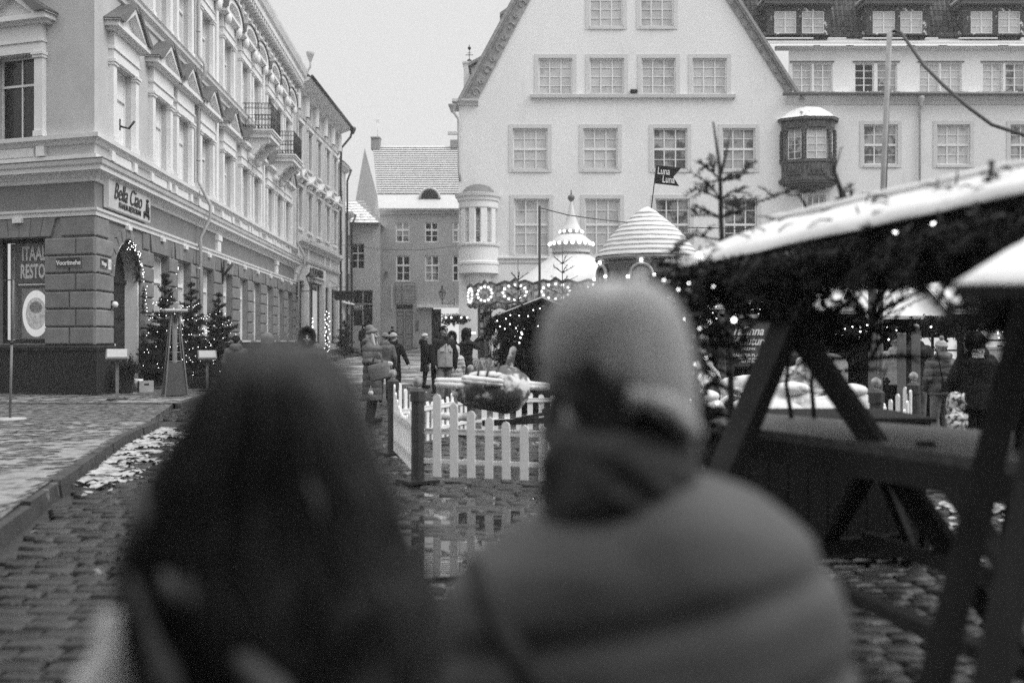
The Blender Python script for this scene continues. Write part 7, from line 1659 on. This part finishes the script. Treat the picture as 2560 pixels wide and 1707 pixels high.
# --- face behind, photographer and child
person('smiling person in a fur hood peering from behind the parka man', 1131, 25.5, 828, rad(-5), 'coat', 'blk', .8, 'blk', ('fur', 'dk'), None, 0)
pr_, s, S = person('person in a dark quilted jacket raising a phone to take a photograph', 1166, 26.2, 821, rad(118), 'puffer', 'dk', .80, 'grey', ('hood', 'blk'), None, 0, {'a': ((-.20, -.24, 1.28), (-.10, -.42, 1.50)), 'b': ((.2, -.2, 1.26), (.09, -.40, 1.49))}, face=False)
t = thing('mobile_phone', 'phone held up by the quilted jacket photographer', 'phone', (P(1184, 832, 26).x, 26.0, P(1184, 832, 26).z), rad(25)); mb = MB(); mb.box(-.08, .08, -.006, .006, -.042, .042); mb.build('case', M['black'], t); mb = MB(); mb.box(-.07, .07, -.009, -.0062, -.035, .035); mb.build('screen', M['lit'], t)
person('small child in a pale snowsuit between the parka man and the photographer', 1139, 24.4, 866, rad(190), 'puffer', 'vlt', .5, 'vlt', ('hood', 'vlt'), None, 0, child=True, face=False, bulk=1.1)
person('person in a black hat half hidden behind the parka man', 1093, 27.5, 833, rad(200), 'coat', 'blk', .7, 'blk', ('beanie', 'blk'), None, 0, face=False)
# --- left side walkers
person('man in a dark beanie and hooded grey jacket walking away past the firs', 590, 20.0, 837, rad(190), 'coat', 'grey', .78, 'dk', ('beanie', 'blk'), None, 0, hood=True, face=False, stride=.1, bulk=1.15)
person('figure in a soft grey hood beside the restaurant windows', 668, 17, 833, rad(180), 'coat', 'grey', .7, 'dk', ('hood', 'mid'), None, 0, face=False)
person('person facing us in a wide fur trimmed hood above the dark hair', 770, 14.0, 818, rad(4), 'puffer', 'grey', .7, 'dk', ('fur', 'dk'), None, 0, bulk=1.15)
# --- right side
pr_, s, S = person('woman in a bobble hat and quilted jacket seen from behind', 2353, 13.6, 842, rad(186), 'puffer', 'coat_q', .86, 'mid', ('bobble', 'lt'), None, 0, {'a': ((-.27, .03, 1.14), (-.33, -.05, .95)), 'b': ((.25, .03, 1.14), (.22, -.1, .95))}, hood=True, face=False)
t = thing('shoulder_bag', 'small dark shoulder bag at the hip of the bobble hat woman', 'bag', tuple(P(2375, 965, 13.35)), rad(10)); mb = MB(); mb.box(-.11, .11, -.04, .04, -.07, .07); mb.remesh('pouch', M['blk'], t, voxel=.013, smooth=2); mb = MB(); mb.tube([(-.1, 0, .05), (-.2, -.02, .45), (-.28, .1, .7)], .008, 5); mb.build('strap', M['blk'], t)
pr_, s, S = person('broad man in a black hooded jacket lettered on the back', 2440, 11.8, 832, rad(178), 'coat', 'blk', .74, 'blk', ('hood', 'blk'), None, 0, {'a': ((-.30, -.02, 1.14), (-.24, -.2, .98)), 'b': ((.30, -.02, 1.14), (.24, -.2, .98))}, hood=True, face=False, bulk=1.32)
q = P(2425, 878, 11.8); by = .206
Lt = RZ(rad(-178)) @ T(0, 0, 0)
bx_ = Vector((-(P(2425, 878, 11.8).x - pr_.location.x), by, P(2425, 879, 11.8).z - pr_.location.z))
mb = MB(); mb.box(-.07, .07, -.004, .004, -.027, .027); pn = mb.build('back_patch', M['letter'], pr_, T(bx_.x, by + .02, bx_.z) @ RZ(rad(180)))
text('lettering', 'HACK', .052, M['ink'], pn, T(0, -.006, 0), .001, .0015, 0, .95)
text('lettering', 'FASTER', .046, M['letter'], pr_, T(bx_.x, by + .024, bx_.z - .055) @ RZ(rad(180)), .001, .0012, 0, .9)
person('toddler in a light patterned hooded snowsuit looking right', 2392, 9.6, 985, rad(60), 'puffer', 'blk', .45, 'blk', ('hood', 'blk'), None, 0, child=True, bulk=1.12, boots='dk')
M['pattern'] = mat('patterned_snowsuit', .05, .7, .2, 5, v2=.62, thr=(.49, 26, .02)); 
for o in list(bpy.data.objects):
    if o.type == 'MESH' and o.parent and str(o.parent.get('label', '')).startswith('toddler') and o.name.split('.')[0] in ('coat', 'hood', 'trousers', 'hood_trim'):
        o.data.materials.clear(); o.data.materials.append(M['pattern'])
person('person in dark clothes stooping at the right edge beside the toddler', 2580, 9.4, 860, rad(150), 'coat', 'blk', .78, 'blk', ('hood', 'blk'), None, 0, {'a': ((-.34, -.1, 1.1), (-.38, -.25, .9))}, hood=True, face=False, bulk=1.2)
person('customer in a pale hat and light jacket at the left market hut', 2238, 17.0, 838, rad(170), 'coat', 'lt', .8, 'blk', ('beanie', 'vlt'), None, 0, face=False)
person('tall customer in a dark jacket leaning into the market hut', 2290, 16.2, 822, rad(165), 'coat', 'dk', .8, 'grey', None, ('short', 'haird'), 0, face=False, bulk=1.15)
person('seller in a dark fur hat behind the lit market counter', 2352, 18.6, 805, rad(0), 'coat', 'dk', .8, 'dk', ('beanie', 'dk'), None, 0)
person('person with pale hair sitting behind the lettered board', 1975, 17.5, 842, rad(10), 'coat', 'dk', .8, 'dk', ('hood', 'grey'), None, 0)

# ------------------------------------------------------------------ the couple in the foreground, seen from behind
M['collar'] = mat('soft_collar', .05, .95, .2, 9, .4, 60)
# woman: long dark hair over a dark coat, pale scarf at the shoulder
wo_ = thing('person', 'woman with long dark hair seen from behind, nearest the camera', 'person', (-.28, 1.22, gz(1.2)), rad(172)); WL = T(0, 0, -gz(1.2)) ; WI = (T(-.28, 1.22, gz(1.2)) @ RZ(rad(172))).inverted()
def pv(px, py, Y): return P(px, py, Y)
mb = MB(); HCW = P(712, 1092, 1.24)
Mh = head_caps(mb, HCW, rad(195)); 
mb.loft([(HCW.x, HCW.y, HCW.z - .16, .055, .055), (HCW.x, HCW.y, HCW.z - .06, .055, .06)], 14)
zs = HCW.z - .22
mb.loft([(HCW.x, HCW.y + .02, gz(1) + .85, .15, .1), (HCW.x, HCW.y + .02, 1.0, .14, .1), (HCW.x, HCW.y + .02, zs - .05, .13, .08), (HCW.x, HCW.y + .01, zs + .03, .09, .07), (HCW.x, HCW.y, zs + .08, .055, .055)], 18)
for sx in (-1, 1):
    sh = Vector((HCW.x + .115 * sx, HCW.y + .02, zs - .06)); el = sh + Vector((.03 * sx, .03, -.26)); wr = el + Vector((-.05 * sx, .18, -.08)); mb.cap(sh, el, .045, .04); mb.cap(el, wr, .04, .028); hand(mb, wr, (-.3 * sx, 1, -.1), (0, 0, -1), sx, .7)
    mb.cap((HCW.x + .09 * sx, 1.26, .78), (HCW.x + .1 * sx, 1.26, .38), .085, .055); mb.cap((HCW.x + .1 * sx, 1.26, .38), (HCW.x + .1 * sx, 1.28, -.03), .054, .038); mb.cap((HCW.x + .1 * sx, 1.26, -.08), (HCW.x + .11 * sx, 1.42, -.09), .04, .034)
mb.remesh('body', M['skin'], wo_, WI, voxel=.01, smooth=1)
mb = MB()                                            # hair: outline follows the photograph from crown to shoulders
hairp = [(858, 690, 735, .03), (866, 650, 775, .06), (885, 612, 805, .09), (920, 575, 835, .105), (965, 540, 855, .11), (1030, 505, 885, .112), (1110, 462, 915, .11), (1180, 410, 938, .106), (1260, 382, 985, .10), (1340, 338, 1000, .10), (1420, 312, 1045, .10), (1500, 322, 1092, .10), (1600, 312, 1110, .095), (1720, 330, 1100, .085)]
rg = []
for py, xa, xb, dy in hairp: a = P(xa, py, 1.2); b = P(xb, py, 1.2); rg.append(((a.x + b.x) / 2, 1.225 + .0, a.z, (b.x - a.x) / 2, dy))
mb.loft(rg[::-1], 36)
mb.remesh('hair', M['haird'], wo_, WI, voxel=.009, smooth=2, disp=lambda p, n_: .018 * noise.noise(Vector((p.x * 16 + .9 * math.sin(p.z * 20), p.y * 16, p.z * 9))) + .004 * noise.noise(Vector((p.x * 90, p.y * 90, p.z * 12))))
mb = MB(); r = random.Random(99)                     # strands from the crown down, a little wavy
def hrow(py):
    for (ya, a0, b0, d0), (yb, a1, b1, d1) in zip(hairp, hairp[1:]):
        if ya <= py <= yb: f_ = (py - ya) / (yb - ya); return a0 + (a1 - a0) * f_, b0 + (b1 - b0) * f_, d0 + (d1 - d0) * f_
    return hairp[-1][1:] if py > 1000 else hairp[0][1:]
for k in range(900):
    u = r.uniform(.02, .98); ph = r.uniform(0, 6.28); am = r.uniform(.02, .07); fr_ = r.uniform(.5, .9); ex_ = r.uniform(-.004, .010) + (.012 if r.random() < .06 else 0); y1 = r.uniform(1450, 1720); pts = []
    for q in range(13):
        t = q / 12; py = 860 + (y1 - 860) * t; xa, xb, dy_ = hrow(py); a_ = math.pi * u + am * math.sin(q * fr_ + ph) * min(1, t * 3); cxx = (xa + xb) / 2
        pts.append(Vector((P(cxx, py, 1.2).x - ((xb - xa) / 2 / FPX * 1.2 + ex_) * math.cos(a_), 1.225 - (dy_ + ex_) * math.sin(a_), P(0, py, 1.2).z)))
    mb.tube(pts, [.0011] * 13, 3, False)
mb.build('strands', mat('hair_strands', .045, .45, .5, 9, spec=.35), wo_, WI)
M['lock'] = mat('pale_lock', .085, .7, .4, 12, spec=.2)
for (xa, ya, xb, yb, rr_) in ((345, 1230, 338, 1340, .012), (415, 1440, 440, 1520, .012), (470, 1450, 490, 1540, .014), (560, 1120, 520, 1230, .008), (760, 1180, 800, 1300, .008), (640, 1010, 600, 1090, .007)):
    mb = MB(); Yf = 1.13; mb.cap(P(xa, ya, Yf), P((xa + xb) / 2 + 8, (ya + yb) / 2, Yf - .003), rr_ * .7, rr_); mb.cap(P((xa + xb) / 2 + 8, (ya + yb) / 2, Yf - .003), P(xb, yb, Yf), rr_, rr_ * .5); mb.remesh('lock', M['lock'], wo_, WI, voxel=.005, smooth=2)
mb = MB(); mb.cap(P(330, 1450, 1.15), P(375, 1580, 1.13), .010, .013); mb.cap(P(375, 1580, 1.13), P(430, 1720, 1.12), .013, .016); mb.cap(P(600, 1640, 1.12), P(690, 1740, 1.1), .014, .022); mb.remesh('grey_collar', M['collar'], wo_, WI, voxel=.01, smooth=2, disp=lambda p, n_: .006 * noise.noise(p * 20))
mb = MB()
x0 = HCW.x
mb.loft([(x0, 1.27, .30, .24, .17), (x0, 1.27, .7, .21, .15), (x0, 1.27, 1.0, .19, .13), (x0 + .0, 1.26, 1.1, .17, .11), (x0, 1.25, 1.2, .10, .09)], 28)
for sx in (-1, 1): mb.cap((x0 + .10 * sx, 1.26, 1.08), (x0 + .14 * sx, 1.29, .86), .07, .07); mb.cap((x0 + .14 * sx, 1.29, .86), (x0 + .1 * sx, 1.45, .78), .068, .055)
mb.remesh('coat', M['blk'], wo_, WI, voxel=.015, smooth=2, disp=lambda p, n_: .006 * noise.noise(p * 9))
mb = MB(); mb.cap(P(292, 1600, 1.2), P(262, 1740, 1.2), .022, .045); mb.cap(P(262, 1740, 1.2), P(240, 1900, 1.2), .045, .06); mb.cap(P(285, 1580, 1.22), P(420, 1660, 1.25), .03, .05); mb.remesh('pale_scarf', M['vlt'], wo_, WI, voxel=.012, smooth=2, disp=lambda p, n_: .006 * noise.noise(p * 16))
mb = MB()
for sx in (-1, 1): mb.cap((x0 + .09 * sx, 1.26, .78), (x0 + .1 * sx, 1.26, .38), .1, .07); mb.cap((x0 + .1 * sx, 1.26, .38), (x0 + .1 * sx, 1.28, .03), .07, .055)
mb.remesh('trousers', M['dk'], wo_, WI, voxel=.018)
for sx in (-1, 1): mb = MB(); mb.cap((x0 + .1 * sx, 1.27, .05), (x0 + .1 * sx, 1.27, -.06), .065, .055); mb.cap((x0 + .1 * sx, 1.26, -.075), (x0 + .11 * sx, 1.44, -.08), .045, .04); mb.remesh('boot', M['blk'], wo_, WI, voxel=.015)
# man: knitted beanie, dark scarf, padded jacket
ma = thing('person', 'man in a knitted beanie, dark scarf and padded jacket seen from behind', 'person', (.16, 1.5, gz(1.5)), rad(165)); MI_ = (T(.16, 1.5, gz(1.5)) @ RZ(rad(165))).inverted()
HM = P(1535, 905, 1.5); mb = MB(); Mh = head_caps(mb, (HM.x - .012, HM.y + .01, HM.z), rad(215), 1.05)
mb.cap((HM.x - .02, HM.y - .01, HM.z - .08), (HM.x + .0, HM.y + .0, HM.z - .22), .062, .068)
sz = 1.13; JX = P(1630, 1400, 1.5).x
mb.loft([(JX, 1.54, gz(1) + .9, .165, .115), (JX, 1.54, 1.0, .16, .11), (JX - .01, 1.54, 1.1, .17, .11), (JX - .03, 1.52, sz + .04, .11, .09), (HM.x, 1.5, sz + .12, .065, .065)], 20)
for sx in (-1, 1):
    sh = Vector((JX + .17 * sx, 1.54, sz - .10)); el = sh + Vector((.06 * sx, .02, -.25)); wr = el + Vector((-.1 * sx, .2, -.06)); mb.cap(sh, el, .055, .044); mb.cap(el, wr, .044, .03); hand(mb, wr, (-.3 * sx, 1, -.1), (0, 0, -1), sx, .7)
    mb.cap((HM.x + .09 * sx, 1.5, .80), (HM.x + .1 * sx, 1.5, .38), .09, .06); mb.cap((HM.x + .1 * sx, 1.5, .38), (HM.x + .1 * sx, 1.52, -.03), .058, .04); mb.cap((HM.x + .1 * sx, 1.5, -.08), (HM.x + .11 * sx, 1.67, -.09), .042, .036)
mb.remesh('body', M['skin'], ma, MI_, voxel=.009, smooth=1)
mb = MB(); bp_ = [(696, 1495, 1580, .03), (702, 1462, 1615, .07), (716, 1428, 1648, .095), (740, 1395, 1678, .11), (780, 1366, 1706, .12), (830, 1350, 1726, .122), (880, 1345, 1738, .122), (930, 1356, 1744, .12), (975, 1400, 1746, .112), (1010, 1480, 1746, .10), (1045, 1570, 1748, .08), (1072, 1650, 1744, .05)]
rg = []
for py, xa, xb, dy in bp_: a = P(xa, py, 1.48); b = P(xb, py, 1.48); rg.append(((a.x + b.x) / 2, 1.5, a.z, (b.x - a.x) / 2, dy))
mb.loft(rg[::-1], 40); mb.remesh('beanie', mat('knit_beanie', .33, .95, .12, 30, .6, 120), ma, MI_, voxel=.008, smooth=2, disp=lambda p, n_: .0022 * math.sin(math.atan2(p.y - 1.5, p.x - HM.x) * 46) - .022 * max(0, math.exp(-((p.x - HM.x + .02 + .25 * (1.5 - p.z)) / .022) ** 2) * (1 if p.y < 1.5 else 0)) * .5)
mb = MB(); a = P(1455, 985, 1.40); b = P(1740, 1075, 1.43); c = P(1600, 960, 1.39)
mb.cap(P(1600, 985, 1.39), P(1665, 1015, 1.38), .010, .018); mb.cap(P(1665, 1015, 1.38), P(1735, 1080, 1.42), .020, .016); mb.cap(P(1572, 1035, 1.40), P(1582, 985, 1.39), .011, .015); mb.remesh('beanie_fold', M['lt'], ma, MI_, voxel=.009, smooth=2)
mb = MB(); mb.cap(P(1450, 940, 1.45), P(1560, 1020, 1.42), .032, .03); mb.cap(P(1480, 985, 1.45), P(1540, 1060, 1.43), .045, .035); mb.cap(P(1470, 900, 1.43), P(1560, 980, 1.41), .03, .03); mb.remesh('hair', M['haird'], ma, MI_, voxel=.009, smooth=2, disp=lambda p, n_: .003 * noise.noise(p * 80))
mb = MB(); mb.cap(P(1392, 1010, 1.52), P(1385, 1090, 1.5), .022, .026); mb.cap(P(1385, 1090, 1.5), P(1440, 1120, 1.46), .026, .024); mb.remesh('beard', M['haird'], ma, MI_, voxel=.009, smooth=2, disp=lambda p, n_: .003 * noise.noise(p * 90))
mb = MB(); sc_ = [(1030, 1480, 1738, .05), (1055, 1410, 1742, .09), (1080, 1372, 1748, .11), (1130, 1362, 1752, .12), (1180, 1362, 1750, .12), (1230, 1362, 1735, .115), (1290, 1360, 1740, .10), (1350, 1380, 1730, .08)]
rg = []
for py, xa, xb, dy in sc_: p = P(xa, py, 1.48); q = P(xb, py, 1.48); rg.append(((p.x + q.x) / 2, 1.5, p.z, (q.x - p.x) / 2, dy))
mb.loft(rg[::-1], 36); mb.cap(P(1385, 1130, 1.45), P(1395, 1290, 1.5), .025, .025); mb.remesh('scarf', mat('wool_scarf', .05, .95, .2, 9, .4, 60), ma, MI_, voxel=.010, smooth=2, disp=lambda p, n_: .010 * noise.noise(Vector((p.x * 10, p.y * 10, p.z * 34 + p.x * 20))))
mb = MB(); jp = [(1190, 1600, 1770, .10), (1212, 1500, 1850, .135), (1245, 1420, 1915, .155), (1290, 1350, 1975, .17), (1340, 1262, 2038, .178), (1400, 1178, 2085, .185), (1470, 1120, 2118, .185), (1540, 1088, 2140, .185), (1620, 1065, 2155, .185), (1720, 1050, 2165, .185), (1900, 1050, 2165, .185), (2300, 1130, 2110, .18)]
rg = []
for py, xa, xb, dy in jp: p = P(xa, py, 1.5); q = P(xb, py, 1.5); rg.append(((p.x + q.x) / 2, 1.54, p.z, (q.x - p.x) / 2, dy))
mb.loft(rg[::-1], 48)
for sx in (-1, 1): cx0 = P(1630, 1400, 1.5).x; mb.cap((cx0 + .215 * sx + .01, 1.54, 1.03), (cx0 + .255 * sx, 1.56, .80), .085, .085); mb.cap((cx0 + .255 * sx, 1.56, .80), (cx0 + .14 * sx, 1.74, .76), .08, .06)
def jd(p, n_):
    q = 0
    for c_ in (1.065, .91, .75):
        zl = c_ + .22 * (p.x - .26); d = (p.z - zl) / .014; q -= .011 * math.exp(-d * d * .3)
    return q + .004 * noise.noise(p * 11)
mb.remesh('jacket', mat('padded_jacket', .072, .75, .1, 6, .15, 60), ma, MI_, voxel=.010, smooth=2, disp=jd)
mb = MB(); mb.tube([P(1180, 1400, 1.37), P(1210, 1500, 1.33), P(1290, 1640, 1.32), P(1350, 1760, 1.34)], [.012, .016, .018, .016], 8, flat=.5); mb.build('strap', M['dk'], ma, MI_)
mb = MB()
for sx in (-1, 1): mb.cap((HM.x + .09 * sx, 1.5, .80), (HM.x + .1 * sx, 1.5, .38), .11, .08); mb.cap((HM.x + .1 * sx, 1.5, .38), (HM.x + .1 * sx, 1.52, .03), .08, .065)
mb.remesh('trousers', M['dk'], ma, MI_, voxel=.018)
for sx in (-1, 1): mb = MB(); mb.cap((HM.x + .1 * sx, 1.51, .04), (HM.x + .1 * sx, 1.51, -.06), .065, .055); mb.cap((HM.x + .1 * sx, 1.5, -.075), (HM.x + .11 * sx, 1.69, -.08), .045, .04); mb.remesh('boot', M['blk'], ma, MI_, voxel=.015)

# ------------------------------------------------------------------ the damp winter air
hb2 = MB(); hb2.box(-260, 260, -70, 260, -1.3, 34)
hzm = bpy.data.materials.new('haze'); hzm.use_nodes = True; N = hzm.node_tree.nodes
N.remove(N['Principled BSDF']); v = N.new('ShaderNodeVolumePrincipled'); v.inputs['Color'].default_value = (.95, .95, .95, 1); v.inputs['Density'].default_value = .0011; v.inputs['Anisotropy'].default_value = .2
hzm.node_tree.links.new(v.outputs[0], N['Material Output'].inputs['Volume'])
hz_o = hb2.build('haze', hzm); tag(hz_o, 'thin pale winter haze over the whole square', None, None, 'stuff')
SC.cycles.volume_bounces = 0
